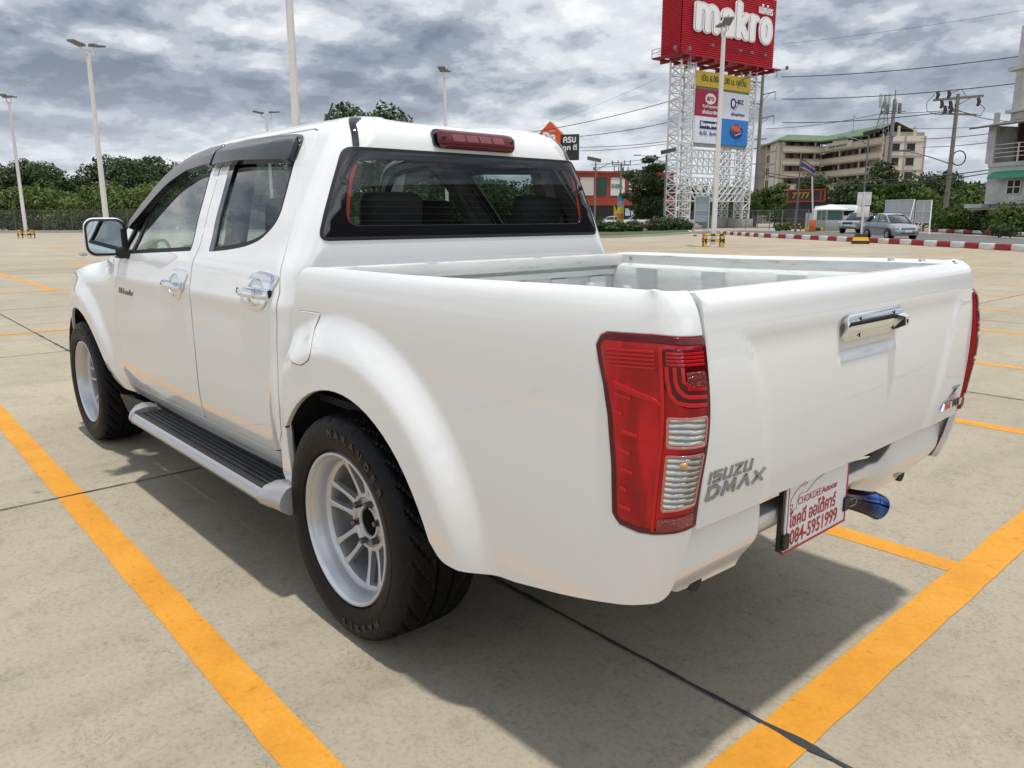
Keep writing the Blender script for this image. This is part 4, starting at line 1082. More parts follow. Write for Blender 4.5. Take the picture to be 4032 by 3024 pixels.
# ---- front end (mostly out of sight)
fen=[(2.399,.452),(2.376,.62),(2.347,.87),(2.311,.955),(2.266,1.08),(2.232,1.150),(2.40,1.142),(2.7,1.120),(3.0,1.085),(3.3,1.03),(3.52,.96),(3.60,.88),(3.62,.72),(3.60,.52),(3.56,.46)]
fa=front_arch
fen=fen+rnd([(3.58,.46),(3.545,.455),fa[-2]],[0,.01,0])+list(reversed(fa[2:-2]))+rnd([fa[1],(2.60,.418),(2.50,.400),(2.44,.395)],[0,.03,.02,.01])
def fenS(u,z):
    y=interp(SIDE,min(z,1.18)); y-=.010*((u-1.2)/1.2)**2*1.2 if u<2.4 else .012+.10*sst(2.9,3.9,u)**1.2
    y+=flare(u,z,WB,.030+.012*sst(2.9,3.6,u),.50,.66)
    y-=.10*sst(1.0,1.17,z)*sst(2.3,2.9,u)
    return (u,y,z)
side('front_fender',fenS,fen,[],PAINT,step=.03,thick=.016)
hd=MB(); ys=[-.80+1.6*i/20 for i in range(21)]; xs=[2.40,2.6,2.9,3.2,3.45,3.58,3.64,3.66]
hv=[(x-.20*(y/.8)**2*sst(2.8,3.6,x),y*(.93-.09*sst(2.6,3.6,x)),1.165-.035*(y/.8)**2-(.16*sst(2.5,3.7,x))*1-(.10 if x>3.63 else 0)+.025*math.exp(-((abs(y)-.45)/.12)**2)) for x in xs for y in ys]
hd.add(hv,[(i*21+j,i*21+j+1,(i+1)*21+j+1,(i+1)*21+j) for i in range(len(xs)-1) for j in range(20)]); L_('bonnet',hd.mesh(),PAINT)
fb=MB(); bx=[(3.58,.78),(3.70,.70),(3.78,.5),(3.81,.2),(3.81,-.2),(3.78,-.5),(3.70,-.70),(3.58,-.78)]
bz=[(.36,-.06),(.46,0),(.60,.01),(.66,-.02),(.70,-.10)]
vs=[(x+d,y,z) for x,y in bx for z,d in bz]; fb.add(vs,[(i*5+j,i*5+j+1,(i+1)*5+j+1,(i+1)*5+j) for i in range(7) for j in range(4)]); L_('front_bumper',fb.mesh(),PAINT)
gr=MB(); 
for i in range(5): gr.bbox((3.665-.004*i,0,.74+.045*i),(.05,.86,.022),.006)
L_('grille',gr.mesh(),CHROME)
for s in (1,-1):
    hl=MB(); hl.add([(3.70,.44*s,.74),(3.60,.72*s,.76),(3.42,.82*s,.90),(3.50,.70*s,.97),(3.62,.46*s,.93)],[(0,1,2,3,4)]); L_('headlamp',hl.mesh(),CLEAR)
# ---- door mirrors
for s in (1,-1):
    def Y(y): return y*s
    d=fdl if s>0 else fdr
    mb=MB(); n=10
    # shell as stacked rounded rectangles along +x (front), facing back
    def rrect(w,h,r,k=5):
        pts=[]
        for cx,cy,a0 in ((w-r,h-r,0),(-w+r,h-r,90),(-w+r,-h+r,180),(w-r,-h+r,270)):
            for i in range(k+1):
                an=math.radians(a0+90*i/k); pts.append((cx+r*math.cos(an),cy+r*math.sin(an)))
        return pts
    ringsX=[(2.09,.092,.088,.045,0),(2.10,.096,.093,.048,-.001),(2.135,.094,.094,.05,-.010),(2.175,.084,.088,.05,-.024),(2.21,.066,.070,.05,-.042),(2.23,.038,.035,.03,-.058)]
    cy_,cz_=.928,1.258
    vs=[]
    for x,w,h,r,sh in ringsX:
        for a,b in rrect(w,h,r): vs.append((x,Y(cy_+a+sh),cz_+b))
    k=24
    mb.add(vs,[(i*k+j,i*k+(j+1)%k,(i+1)*k+(j+1)%k,(i+1)*k+j) for i in range(len(ringsX)-1) for j in range(k)]+[tuple(range((len(ringsX)-1)*k,len(ringsX)*k))])
    MR=L_('door_mirror',mb.mesh(True,60),PAINT,d)
    bz_=MB(); a=rrect(.094,.088,.045); b=rrect(.084,.077,.038); vs=[(2.085,Y(cy_+p),cz_+q) for p,q in a]+[(2.080,Y(cy_+p),cz_+q) for p,q in b]+[(2.10,Y(cy_+p),cz_+q) for p,q in b]
    bz_.add(vs,[(i,(i+1)%k,k+(i+1)%k,k+i) for i in range(k)]+[(k+i,k+(i+1)%k,2*k+(i+1)%k,2*k+i) for i in range(k)])
    bz_.box(2.085,2.20,Y(cy_-.097),Y(cy_-.07),cz_-.085,cz_+.04)
    L_('mirror_bezel',bz_.mesh(),BLACK,MR)
    L_('mirror_glass',MB().add([(2.092+(.0),Y(cy_+p),cz_+q) for p,q in b],[tuple(range(k))]).mesh(False),pbr('mirror_silver',(.42,.50,.53),rough=.01,metal=1),MR)
    ar=MB(); ar.bbox((2.13,Y(.845),1.175),(.10,.07,.045),.012); ar.bbox((2.11,Y(.865),1.185),(.07,.05,.05),.01); L_('mirror_arm',ar.mesh(),BLACK,MR)
    si=MB(); si.bbox((2.20,Y(cy_+.085),cz_-.082),(.06,.03,.018),.006); L_('turn_repeater',si.mesh(),CLEAR,MR)
# ---- cabin: seats, dashboard, wheel
def seat(x,y,wide=.50):
    st=MB(); st.bbox((x,y,.70),(.50,wide,.16),.05)
    M=Matrix.Translation((x-.22,y,.96))@Matrix.Rotation(math.radians(-14),4,'Y'); st.bbox((0,0,0),(.13,wide*.96,.54),.05,M=M,seg=3)
    o=L_('seat',st.mesh(),SEATM)
    h=MB(); M=Matrix.Translation((x-.315,y,1.345))@Matrix.Rotation(math.radians(-10),4,'Y'); h.bbox((0,0,0),(.085,.25,.18),.04,M=M,seg=3)
    for dy in (-.06,.06): h.tube([(x-.33,y+dy,1.34),(x-.315,y+dy,1.26)],.007,6)
    L_('headrest',h.mesh(),SEATM,o)
seat(1.52,.38); seat(1.52,-.38)
st=MB(); st.bbox((.86,0,.70),(.46,1.24,.16),.05); M=Matrix.Translation((.57,0,.98))@Matrix.Rotation(math.radians(-8),4,'Y'); st.bbox((0,0,0),(.12,1.22,.50),.05,M=M); RS=L_('rear_bench',st.mesh(),SEATM)
for y,w in ((.30,.27),(-.48,.28)):
    h=MB(); M=Matrix.Translation((.525,y,1.345))@Matrix.Rotation(math.radians(-6),4,'Y'); h.bbox((0,0,0),(.09,w,.20),.045,M=M,seg=3); L_('headrest',h.mesh(),SEATM,RS)
db=MB(); db.bbox((2.26,0,1.08),(.34,1.42,.22),.06,seg=3); db.bbox((2.14,.38,1.16),(.16,.36,.10),.04); db.bbox((2.05,0,.85),(.3,.26,.4),.04); L_('dashboard',db.mesh(),TRIMG)
sw=MB(); 
Mw=Matrix.Translation((1.95,-.38,1.08))@Matrix.Rotation(math.radians(-65),4,'Y')
ring=[Mw@Vector((.185*math.cos(2*math.pi*i/28),.185*math.sin(2*math.pi*i/28),0)) for i in range(29)]
sw.tube(ring,.015,8,cap=False); sw.bar(Mw@Vector((-.18,0,0)),Mw@Vector((.18,0,0)),.04,.02); L_('steering_wheel',sw.mesh(),BLACK)
# B pillars inside, inner mirror
ip=MB()
for s in (1,-1): ip.bar((1.16,.69*s,1.15),(1.30,.53*s,1.60),.08,.04); ip.bar((.52,.63*s,1.2),(.54,.49*s,1.60),.08,.05)
ip.bbox((1.75,0,1.60),(.03,.24,.07),.012); L_('pillar_lining',ip.mesh(),TRIMG)
# ---- wheels
def tyre_mesh():
    R=.3726; mb=MB()
    # profile from inner bead round the tread to outer bead; t = y offset from wheel centre plane, + is outside
    prof=[(.250,-.115),(.256,-.128),(.285,-.143),(.320,-.146),(.345,-.138),(.358,-.128),(.3655,-.116)]
    tr=[-.108,-.100,-.092,-.084,-.076,-.068,-.060,-.052,-.046,-.040,-.0345,-.034,-.026,-.0255,-.018,-.010,-.002,.002,.010,.018,.0255,.026,.034,.0345,.040,.046,.052,.060,.068,.076,.084,.092,.100,.108]
    gro=(-.034,-.026,.026,.034)
    prof+=[(R-.0030*(t/.108)**2*1.6,t) for t in tr]
    n0=len(prof)
    prof+=[(.3655,.116),(.358,.128),(.345,.138),(.320,.1445),(.300,.143),(.298,.1445),(.290,.144),(.285,.143),(.262,.136),(.256,.128),(.250,.115)]
    N=300
    def fn(i,j,r):
        if 7<=i<n0:
            t=prof[i][1]
            if t in gro: return r-.007
            if abs(t)>=.046 and (j+round(abs(t)*190+(4 if t<0 else 0)))%10 in (0,1): return r-.0065
            if abs(t)<.026 and (j+round(t*260))%10==0: return r-.004
        if i in (5,6,n0,n0+1) and (j+22)%10 in (0,1): return r-.0045
        return r
    # circumferential grooves
    p2=[]
    for (r,t) in prof:
        p2.append((r,t))
    mb.lathe(p2,N,'y',(0,0,0),fn=fn)
    gm=MB()
    return mb.mesh(True,24)
def wheel_meshes():
    ri=MB()
    # outer lip, step, deep barrel, seat of the spokes, back barrel  (y: + outside, lip at .137)
    prof=[(.252,.112),(.253,.126),(.2495,.133),(.243,.134),(.2385,.130),(.236,.120),(.2335,.116),(.2300,.112),(.2240,.088),(.2205,.074),(.2190,.068),(.213,.065),(.206,.061),(.204,.048),(.206,.03),(.214,-.10),(.24,-.12)]
    ri.lathe(prof,96,'y')
    rim=ri.mesh(True,50)
    sp=MB()
    # twin spokes: 6 pairs; each a tapered beam from hub ring (r .085) to the barrel (r .207), dished outwards at the rim end
    for k in range(6):
        a=math.radians(60*k+15)
        for sg in (1,-1):
            # pair legs: start together-ish near the hub, end apart
            a1=a+sg*math.radians(10.5); a0=a+sg*math.radians(14.0)
            c0=(.088,a0); c1=(.208,a1)
            vs=[]; n=6
            for i in range(n+1):
                t=i/n; r=lerp(c0[0],c1[0],t); an=lerp(c0[1],c1[1],t); w=lerp(.0105,.0085,math.sin(t*math.pi)) if t<.95 else .012
                w=.0075+.006*abs(2*t-1)**3
                yf=.040+.024*t**1.6; dpt=.030-.012*t
                px,pz=r*math.cos(an),r*math.sin(an); tx,tz=-math.sin(an),math.cos(an)
                vs+=[(px-tx*w,yf-dpt,pz-tz*w),(px-tx*w,yf-.002,pz-tz*w),(px-tx*w*.6,yf,pz-tz*w*.6),(px+tx*w*.6,yf,pz+tz*w*.6),(px+tx*w,yf-.002,pz+tz*w),(px+tx*w,yf-dpt,pz+tz*w)]
            sp.add(vs,[(i*6+j,i*6+(j+1)%6,(i+1)*6+(j+1)%6,(i+1)*6+j) for i in range(n) for j in range(6)]+[tuple(range(6)),tuple(range(n*6,n*6+6))])
    # hub ring with bolt circle
    sp.lathe([(.0462,.030),(.0462,.036),(.049,.040),(.056,.041),(.060,.034),(.078,.034),(.084,.041),(.094,.041),(.098,.037),(.098,.007)],72,'y')
    spk=sp.mesh(True,40)
    dk=MB(); dk.lathe([(0,-.035),(.160,-.035),(.160,-.06)],48,'y'); dk.lathe([(0,-.01),(.0458,-.01),(.0460,.032)],32,'y')
    disc=dk.mesh()
    nut=MB(); nut.lathe([(.013,-.018),(.0115,-.016),(.0105,.004),(.009,.008),(0,.009)],6,'y'); 
    return rim,spk,disc,nut.mesh(False)
TM=tyre_mesh(); RM,SM,DM,NM=wheel_meshes()
TYREM=pbr('tyre_rubber',(.0045,.0045,.005),rough=.50,bump=(90,.25),spec=.24); TYRET=pbr('tyre_lettering',(.035,.035,.037),rough=.5,spec=.3)
BAND=pbr('tyre_band',(.030,.031,.036),rough=.42)
WY=.735
def ringtext(txt,r,a0,size,mb,step):
    """letters set round the sidewall, reading clockwise seen from outside (+y)"""
    a=a0
    for ch in txt:
        # seen from +y the x axis points left: use M with x-dir tangential
        an=math.radians(a); c=Vector((r*math.cos(an),.1452-.0,r*math.sin(an)))
        up=Vector((math.cos(an),0,math.sin(an))); xd=up.cross(Vector((0,1,0)))*-1
        xd=Vector((0,1,0)).cross(up)*-1 if False else up.cross(Vector((0,1,0)))
        # reading direction seen from outside: right-hand side is -x at the top
        xd=Vector((math.sin(an)*-1*-1,0,-math.cos(an)))*-1
        M=frame(c-xd*size*.3,xd,up)
        text_mb(ch,size,.0007,.0016,M,mb,fx=1.25)
        a+=step
    return mb
def sector(r0,r1,a0,a1,n=16,y=.1448):
    mb=MB(); vs=[]
    for i in range(n+1):
        an=math.radians(lerp(a0,a1,i/n)); vs+=[(r0*math.cos(an),y-.0008,r0*math.sin(an)),(lerp(r0,r1,.5)*math.cos(an),y+.0006,lerp(r0,r1,.5)*math.sin(an)),(r1*math.cos(an),y-.004,r1*math.sin(an))]
    return mb.add(vs,[(3*i+j,3*i+j+1,3*i+j+4,3*i+j+3) for i in range(n) for j in range(2)])
def make_wheel(x,s,ang):
    w=L_('wheel',RM.copy(),SILV); 
    w.location=(x,WY*s,ZC); w.rotation_euler=(0,math.radians(ang),math.pi if s<0 else 0)
    t=L_('tyre',TM,None,w)
    if not TM.materials: TM.materials.append(TYREM)
    L_('spokes',SM,None,w); 
    if not SM.materials: SM.materials.append(SILV)
    L_('brake_disc',DM,None,w)
    if not DM.materials: DM.materials.append(UNDER)
    for k in range(6):
        a=math.radians(60*k+45); o=L_('lug_nut',NM,None,w); o.location=(.069*math.cos(a),.052,.069*math.sin(a))
        if not NM.materials: NM.materials.append(pbr('nut_steel',(.16,.15,.14),rough=.3,metal=1))
    L_('sidewall_lettering',LT,None,w)
    if not LT.materials: LT.materials.append(TYRET)
    return w
lt=MB()
ringtext('MARAUDER',.317,103,.026,lt,-9.0) if False else None
def ring2(txt,amid,size,step,r=.316):
    n=len(txt)
    for i,ch in enumerate(txt):
        # angle measured from +x towards +z; outside viewer (looking along -y) sees +x on the LEFT, so text runs from high angle? at the top, viewer's right is -x
        a=amid+(i-(n-1)/2)*step; an=math.radians(a)
        up=Vector((math.cos(an),0,math.sin(an))); xd=Vector((-math.sin(an),0,math.cos(an)))
        M=frame(Vector((r*math.cos(an),.1462,r*math.sin(an)))-up*size*.35-xd*size*.38,xd,up)
        text_mb(ch,size,.0006,.0015,M,lt,fx=1.2)
ring2('MARAUDER',113,.030,8.4); ring2('MAXXIS',250,.026,8.2)
LT=lt.mesh(False)
for x,s,a in ((0,1,0),(WB,1,11),(0,-1,20),(WB,-1,0)): make_wheel(x,s,a)
ax=MB(); ax.tube([(0,.7,ZC),(0,-.7,ZC)],.045,12); ax.lathe([(0,-.14),(.10,-.12),(.14,0),(.10,.12),(0,.14)],20,'y',(0,0,ZC)); L_('rear_axle',ax.mesh(),UNDER)
# ---- dealer's board clipped under the tailgate
BD=thing('dealer_sign_board',(-1.14,.035,.478),'white and red dealer sign board with a telephone number clipped below the tailgate','sign board')
BDz=.235
b=MB(); b.box(-.004,.004,-.172,.172,0,BDz); bo=link('board',b.mesh(False),pbr('board_white',(.80,.80,.83),rough=.35,coat=.3),BD)
e=MB(); e.box(-.0055,.0055,-.176,-.170,-.004,BDz); e.box(-.0055,.0055,-.176,.176,-.005,.001); e.box(-.0052,-.003,.160,.1625,.0,BDz); link('red_edge',e.mesh(False),pbr('sign_red',(.42,.012,.035),rough=.4),BD)
k_=MB(); k_.box(-.003,.010,.1765,.188,.005,BDz); link('black_backing',k_.mesh(False),BLACK,BD)
RT=pbr('sign_red',(.42,.012,.035))
def bt(txt,y,z,size,**k):
    return text_mb(txt,size,.0004,M=frame((-.0046,y,z),(0,-1,0),(0,0,1)),**k)
link('telephone_number',bt('084-5951999',.142,.012,.058,offset=.0010,fx=.865,fy=1.02).mesh(False),RT,BD)
link('thai_lettering',bt('โชคดี ออโต้คาร์',.150,.063,.054,offset=.0012,fx=.80,fy=.98).mesh(False),RT,BD)
link('name_lettering',bt('CHOKDEE',.112,.117,.030,offset=-.0002,fx=.92,fy=1.0).mesh(False),RT,BD)
link('name_lettering',bt('Autocar',-.020,.1185,.026,offset=.0003,fx=1.05).mesh(False),RT,BD)
cl=MB()
def poly(pts,w=.0016):
    for a,b_ in zip(pts[:-1],pts[1:]): cl.bar((-.0045,a[0],a[1]),(-.0045,b_[0],b_[1]),w,.0006)
poly([(.152,.125),(.148,.110),(.118,.110),(.116,.132),(.106,.146),(.092,.148),(.070,.145)])
poly([(.152,.125),(.148,.143),(.128,.160),(.100,.170),(.070,.178),(.02,.196),(-.05,.206),(-.10,.204)])
poly([(.152,.125),(.140,.128),(.139,.120),(.146,.112)]); poly([(.070,.145),(.02,.166),(-.03,.176)]); poly([(.10,.170),(.08,.166),(.065,.172)])
link('car_outline_drawing',cl.mesh(False),RT,BD)
for (y,z,rot) in ((.168,.030,0),(-.172,.050,0)):
    c=MB(); c.bbox((0,y,z),(.022,.030,.042),.002); cp=link('binder_clip',c.mesh(False),BLACK,BD)
    sg=1 if y>0 else -1
    wv=MB()
    for dx in (-.012,.010):
        if sg>0: wv.tube([(dx,y-.008,z+.012),(dx-.012,y-.022,z+.008),(dx-.016,y-.026,z-.004),(dx-.010,y-.018,z-.012),(dx,y-.008,z-.012)],.0013,6) if dx<0 else wv.tube([(dx,y+.010,z+.010),(dx,y+.026,z+.010),(dx,y+.034,z+.002),(dx,y+.030,z-.008),(dx,y+.010,z-.010)],.0013,6)
        else: wv.tube([(dx,y-.012,z+.010),(dx-.006,y-.034,z+.012),(dx-.008,y-.042,z+.002),(dx-.006,y-.036,z-.008),(dx,y-.012,z-.012)],.0013,6)
    link('clip_wire',wv.mesh(),pbr('wire_steel',(.35,.33,.28),rough=.3,metal=1),cp)
# ================================================================ SURROUNDINGS (site plan in metres, camera side of the lot = origin)
CAMP=Vector((-2.085,2.0,0))
def tocam(p): 
    d=CAMP-Vector((p[0],p[1],0)); return math.atan2(d.y,d.x)
def leafm(name,c0,c1,c2,tr=.25):
    m=bpy.data.materials.new(name); m.use_nodes=True; nt=m.node_tree; b=nt.nodes['Principled BSDF']; L=nt.links.new
    g=_mk(nt,'ShaderNodeNewGeometry'); tc=_mk(nt,'ShaderNodeTexCoord'); n=_mk(nt,'ShaderNodeTexNoise'); n.inputs['Scale'].default_value=.55; n.inputs['Detail'].default_value=3; L(tc.outputs['Object'],n.inputs[0])
    v=math_n(nt,'MULTIPLY_ADD',g.outputs['Random Per Island'],.45,math_n(nt,'MULTIPLY',n.outputs[0],.6))
    r=ramp(nt,v,[(.2,c0),(.5,c1),(.85,c2)]); L(r,b.inputs['Base Color']); b.inputs['Roughness'].default_value=.55; b.inputs['Specular IOR Level'].default_value=.25
    t=_mk(nt,'ShaderNodeBsdfTranslucent'); L(r,t.inputs[0]); mx=_mk(nt,'ShaderNodeMixShader'); mx.inputs[0].default_value=tr; o=nt.nodes['Material Output']
    L(b.outputs[0],mx.inputs[1]); L(t.outputs[0],mx.inputs[2]); L(mx.outputs[0],o.inputs[0]); return m
LEAF=leafm('leaves_mid',(.018,.035,.010),(.038,.070,.018),(.075,.12,.030))
LEAFD=leafm('leaves_dark',(.020,.036,.012),(.042,.070,.022),(.085,.120,.038))
LEAFL=leafm('leaves_light',(.045,.070,.014),(.095,.135,.030),(.17,.215,.055))
LEAFY=leafm('leaves_bright',(.022,.042,.006),(.052,.088,.012),(.105,.155,.022))
BARK=pbr('bark',(.10,.08,.06),rough=.9,var=(6,.3))
def leafmesh(blobs,n,size,seed,flat=1.0,inner=.45):
    """leaf clumps: small bent quads through the volume of several blobs"""
    rr=random.Random(seed); vs=[];fs=[]; tot=sum(b[3]*b[3] for b in blobs)
    for (bx,by,bz,br,*q) in blobs:
        sz=q[0] if q else 1.0; k=int(n*br*br/tot)
        for _ in range(k):
            while True:
                d=Vector((rr.uniform(-1,1),rr.uniform(-1,1),rr.uniform(-1,1)))
                if .05<d.length<1: break
            d.normalize(); rad=br*(1-inner*rr.random()**1.7)*(1+.14*math.sin(d.x*5+seed)*math.cos(d.y*4.3+bx)+.12*math.sin(d.z*7+by))
            p=Vector((bx,by,bz))+Vector((d.x*rad,d.y*rad,d.z*rad*sz))
            nrm=(d+Vector((rr.uniform(-.9,.9),rr.uniform(-.9,.9),rr.uniform(-.5,1.0)))).normalized()
            a=nrm.orthogonal().normalized(); b=nrm.cross(a); an=rr.random()*6.28; a,b=a*math.cos(an)+b*math.sin(an),b*math.cos(an)-a*math.sin(an)
            s=size*rr.uniform(.6,1.4); o=len(vs)
            vs+=[p-a*s,p+b*s*.55*flat,p+a*s+nrm*s*.3,p-b*s*.55*flat]; fs.append((o,o+1,o+2,o+3))
    me=bpy.data.meshes.new('leaves'); me.from_pydata([tuple(v) for v in vs],[],fs); me.update(); return me
def tree(loc,h,w,label,group=None,mat=None,seed=0,n=2200,size=.30,trunk=.35,style='round',name='tree',cat='tree',base=0.):
    rr=random.Random(seed*7+3); t=thing(name,(loc[0],loc[1],0),label,cat,group)
    ht=h*trunk; blobs=[]
    if style=='round':
        k=9
        for i in range(k):
            a=rr.random()*6.28; r=w*.5*rr.uniform(.15,.62); z=rr.uniform(ht,h*.86); s=w*.5*rr.uniform(.30,.55)*(1.1-.45*abs((z-ht)/(h-ht)-.4))
            blobs.append((r*math.cos(a),r*math.sin(a),min(z,h-s*.8),s,.8))
        blobs.append((0,0,h*.62,w*.30,1.0)); blobs.append((rr.uniform(-.1,.1)*w,0,h-w*.22,w*.24,.9))
    elif style=='layer':         # flat spreading tiers
        for i in range(9):
            z=lerp(ht,h*.95,i/8); ww=w*.5*math.sin(math.pi*(.18+.72*i/8))**.7
            for j in range(3):
                a=rr.random()*6.28; r=ww*rr.uniform(.3,.75); blobs.append((r*math.cos(a),r*math.sin(a),z+rr.uniform(-.2,.2),ww*rr.uniform(.38,.55),.36))
    elif style=='bush':
        for i in range(7):
            a=rr.random()*6.28; r=w*.5*rr.uniform(.1,.6); s=h*rr.uniform(.38,.52); blobs.append((r*math.cos(a),r*math.sin(a)*.8,min(h-s*.85,h*rr.uniform(.35,.6)),s,.85))
    cr=link('crown',leafmesh(blobs,n,size,seed),mat or LEAF,t)
    if style!='bush':
        mb=MB(); r0=.035*h**.9*.5+.06; top=Vector((rr.uniform(-.2,.2),rr.uniform(-.2,.2),h*.6)); mid=Vector((rr.uniform(-.15,.15),rr.uniform(-.15,.15),ht*.7))
        mb.tube([(0,0,-.05),mid,top],[r0,r0*.75,r0*.35],7)
        for b in blobs[:6]: mb.tube([mid.lerp(top,rr.random()*.6),((b[0])*.5,(b[1])*.5,(b[2]+ht)*.5),(b[0]*.85,b[1]*.85,b[2])],[r0*.45,r0*.28,r0*.12],5)
        link('trunk',mb.mesh(),BARK,t)
    return t
# ---------------- roads, verge, kerbs
ASPH=pbr('asphalt',(.12,.12,.118),rough=.9,var=(1.5,.15,8)); KR=pbr('kerb_red',(.30,.022,.030),rough=.6,var=(5,.25)); KW=pbr('kerb_white',(.62,.62,.60),rough=.6,var=(5,.12)); CEM=pbr('cement',(.36,.35,.32),rough=.85,var=(2,.15))
GRASS=pbr('grass',(.055,.085,.022),rough=.9,var=(3,.5,8)); CONC2=pbr('pale_concrete',(.40,.375,.32),rough=.88,var=(.3,.12,6))
def strip_between(name,A,B,z,mat):
    mb=MB(); n=len(A); mb.add([(x,y,z) for x,y in A]+[(x,y,z) for x,y in B],[(i,i+1,n+i+1,n+i) for i in range(n-1)]); return tag(mb.build(name,mat,smooth=False,recalc=False),kind='structure')
NK=[(34.32,-53.48),(26.83,-46.92),(21.42,-43.54),(15.75,-39.77),(10.95,-36.23),(7.45,-33.49)]
NK=NK+[(NK[-1][0]+(NK[-1][0]-NK[-2][0])*2,NK[-1][1]+(NK[-1][1]-NK[-2][1])*2)]
FK=[(32.25,-82.54),(14.31,-58.62)]; FK=[(FK[0][0]+(FK[0][0]-FK[1][0])*.0,FK[0][1])]+[FK[1],(FK[1][0]-14,FK[1][1]+20)]
strip_between('road',[(NK[0][0]+9,NK[0][1]-6)]+NK,[(44.47,-72.40),(38.52,-71.34),(33.84,-71.58),(28.28,-72.80),(20.40,-63.64),(13.20,-54.52),(FK[2][0]-1,FK[2][1]+1),(FK[2][0]-1,FK[2][1]+8)],.006,ASPH)
def walk(P,step,off=0):
    out=[];P=[Vector(p) for p in P]; i=0; pos=off
    acc=0
    for a,b in zip(P[:-1],P[1:]):
        L=(b-a).length
        while pos<=acc+L: t=(pos-acc)/L; out.append((a.lerp(b,t),math.atan2((b-a).y,(b-a).x))); pos+=step
        acc+=L
    return out
kp=walk(NK,.98)
KB={}
for i,(p,a) in enumerate(kp):
    red=i%2; key=red
    if key not in KB:
        mb=MB(); mb.bbox((0,0,.13),(.78,.24,.26),.03); me=mb.mesh(); me.materials.append(KR if red else KW); KB[key]=me
    o=bpy.data.objects.new('kerb_block',KB[key]); COL.objects.link(o); o.location=(p.x,p.y,0); o.rotation_euler=(0,0,a+random.uniform(-.03,.03))
    tag(o,('dark red' if red else 'white')+' painted kerb block in the row along the near edge of the road','kerb block','red and white kerb blocks along the near edge of the road')
fp=walk(FK,2.0); KF={}
for i,(p,a) in enumerate(fp):
    red=(i+1)%2
    if red not in KF:
        mb=MB(); mb.bbox((0,0,.12),(1.985,.30,.34),.02); me=mb.mesh(); me.materials.append(KR if red else KW); KF[red]=me
    o=bpy.data.objects.new('kerb_stone',KF[red]); COL.objects.link(o); o.location=(p.x,p.y,.02); o.rotation_euler=(0,0,a)
    tag(o,('dark red' if red else 'white')+' length of the continuous kerb beyond the road, below the bushes','kerb stone','red and white kerb lengths beyond the road')
# verge beyond the far kerb and round the tower
vg=MB(); a=FK[0];b=FK[2]; vg.add([(a[0],a[1],.10),(b[0],b[1],.10),(b[0]+16,b[1]-40,.10),(a[0]+30,a[1]-45,.10)],[(0,1,2,3)]); tag(vg.build('verge',GRASS,smooth=False),kind='structure')
# grass island with hedge, left of the tower
isl=[(34.74,-36.05),(33.24,-39.04),(34.51,-45.24),(37.58,-53.95),(43.66,-62.12),(47.63,-60.66),(53.82,-55.76)]
mb=MB(); mb.extrude(isl,lambda x,y:(x,y,.16),lambda x,y:(x,y,-.02)); tag(mb.build('island_kerb',CEM,smooth=False),kind='structure')
mb=MB(); mb.extrude(offpoly(isl,.25 if sum(isl[i-1][0]*isl[i][1]-isl[i][0]*isl[i-1][1] for i in range(7))>0 else .25),lambda x,y:(x,y,.19),lambda x,y:(x,y,.10)); tag(mb.build('island_grass',GRASS,smooth=False),kind='structure')
for i,(px,py,w,h) in enumerate([(1305,506,2.6,1.25),(1340,505.5,3.0,1.2),(1372,505,3.0,1.3),(1408,503.5,3.4,1.45),(1445,502.5,3.6,1.5),(1472,501.5,2.6,1.35)]):
    pass
HB=[((43.45,-49.06),'leftmost'),((41.80,-49.15),''),((41.99,-51.59),''),((43.15,-56.25),''),((44.58,-60.39),''),((44.92,-62.80),'')]
hl_=['low dark hedge bush on the grass island, close beside the cab','low dark rounded bush, second from the cab on the grass island','small dark rounded bush in the middle of the grass island','broad dark bush on the island left of the tower base','tallest dark green bush at the foot of the sign tower','small lighter bush at the right tip of the grass island']
for i,(p,_) in enumerate(HB): tree(p,[1.2,1.15,1.15,1.5,1.6,1.2][i],[3.2,2.6,2.9,3.6,3.2,2.2][i],hl_[i],'clipped bushes on the grass island',LEAFD if i<5 else LEAF,seed=60+i,n=1500,size=.13,style='bush',name='bush',cat='bush')
# concrete drive under the tower and lot beyond
# ---------------- tree line and fence on the left
fenceP=[(94.08,-11.48),(89.52,-16.84),(83.73,-23.21),(76,-35),(64,-52)]
mb=MB()
for a,b in zip(fenceP[:-1],fenceP[1:]): mb.bar((a[0],a[1],.12),(b[0],b[1],.12),.3,.26)
tag(mb.build('lot_kerb',CEM,smooth=False),kind='structure')
FT=thing('chain_link_fence',(0,0,0),'grey wire mesh fence in front of the light green shrubs at the far left','fence')
GALV=pbr('galvanised',(.20,.21,.21),rough=.6,metal=.3); FPOST=pbr('fence_post',(.10,.11,.10),rough=.7)
fp2=walk([(x+.7,y-.3) for x,y in fenceP],2.9)
for p,a in fp2[:34]:
    link('post',MB().tube([(p.x,p.y,0),(p.x,p.y,2.3)],.04,6).mesh(),FPOST,FT)
meshm=bpy.data.materials.new('wire_mesh'); meshm.use_nodes=True
def wire_mat(m):
    nt=m.node_tree; nt.nodes.clear(); L=nt.links.new; o=_mk(nt,'ShaderNodeOutputMaterial'); mx=_mk(nt,'ShaderNodeMixShader'); t=_mk(nt,'ShaderNodeBsdfTransparent'); d=_mk(nt,'ShaderNodeBsdfDiffuse'); d.inputs[0].default_value=(.22,.23,.23,1)
    tc=_mk(nt,'ShaderNodeTexCoord'); b=_mk(nt,'ShaderNodeTexBrick'); mx.inputs[0].default_value=.14; L(t.outputs[0],mx.inputs[1]); L(d.outputs[0],mx.inputs[2]); L(mx.outputs[0],o.inputs[0])
wire_mat(meshm)
mb=MB()
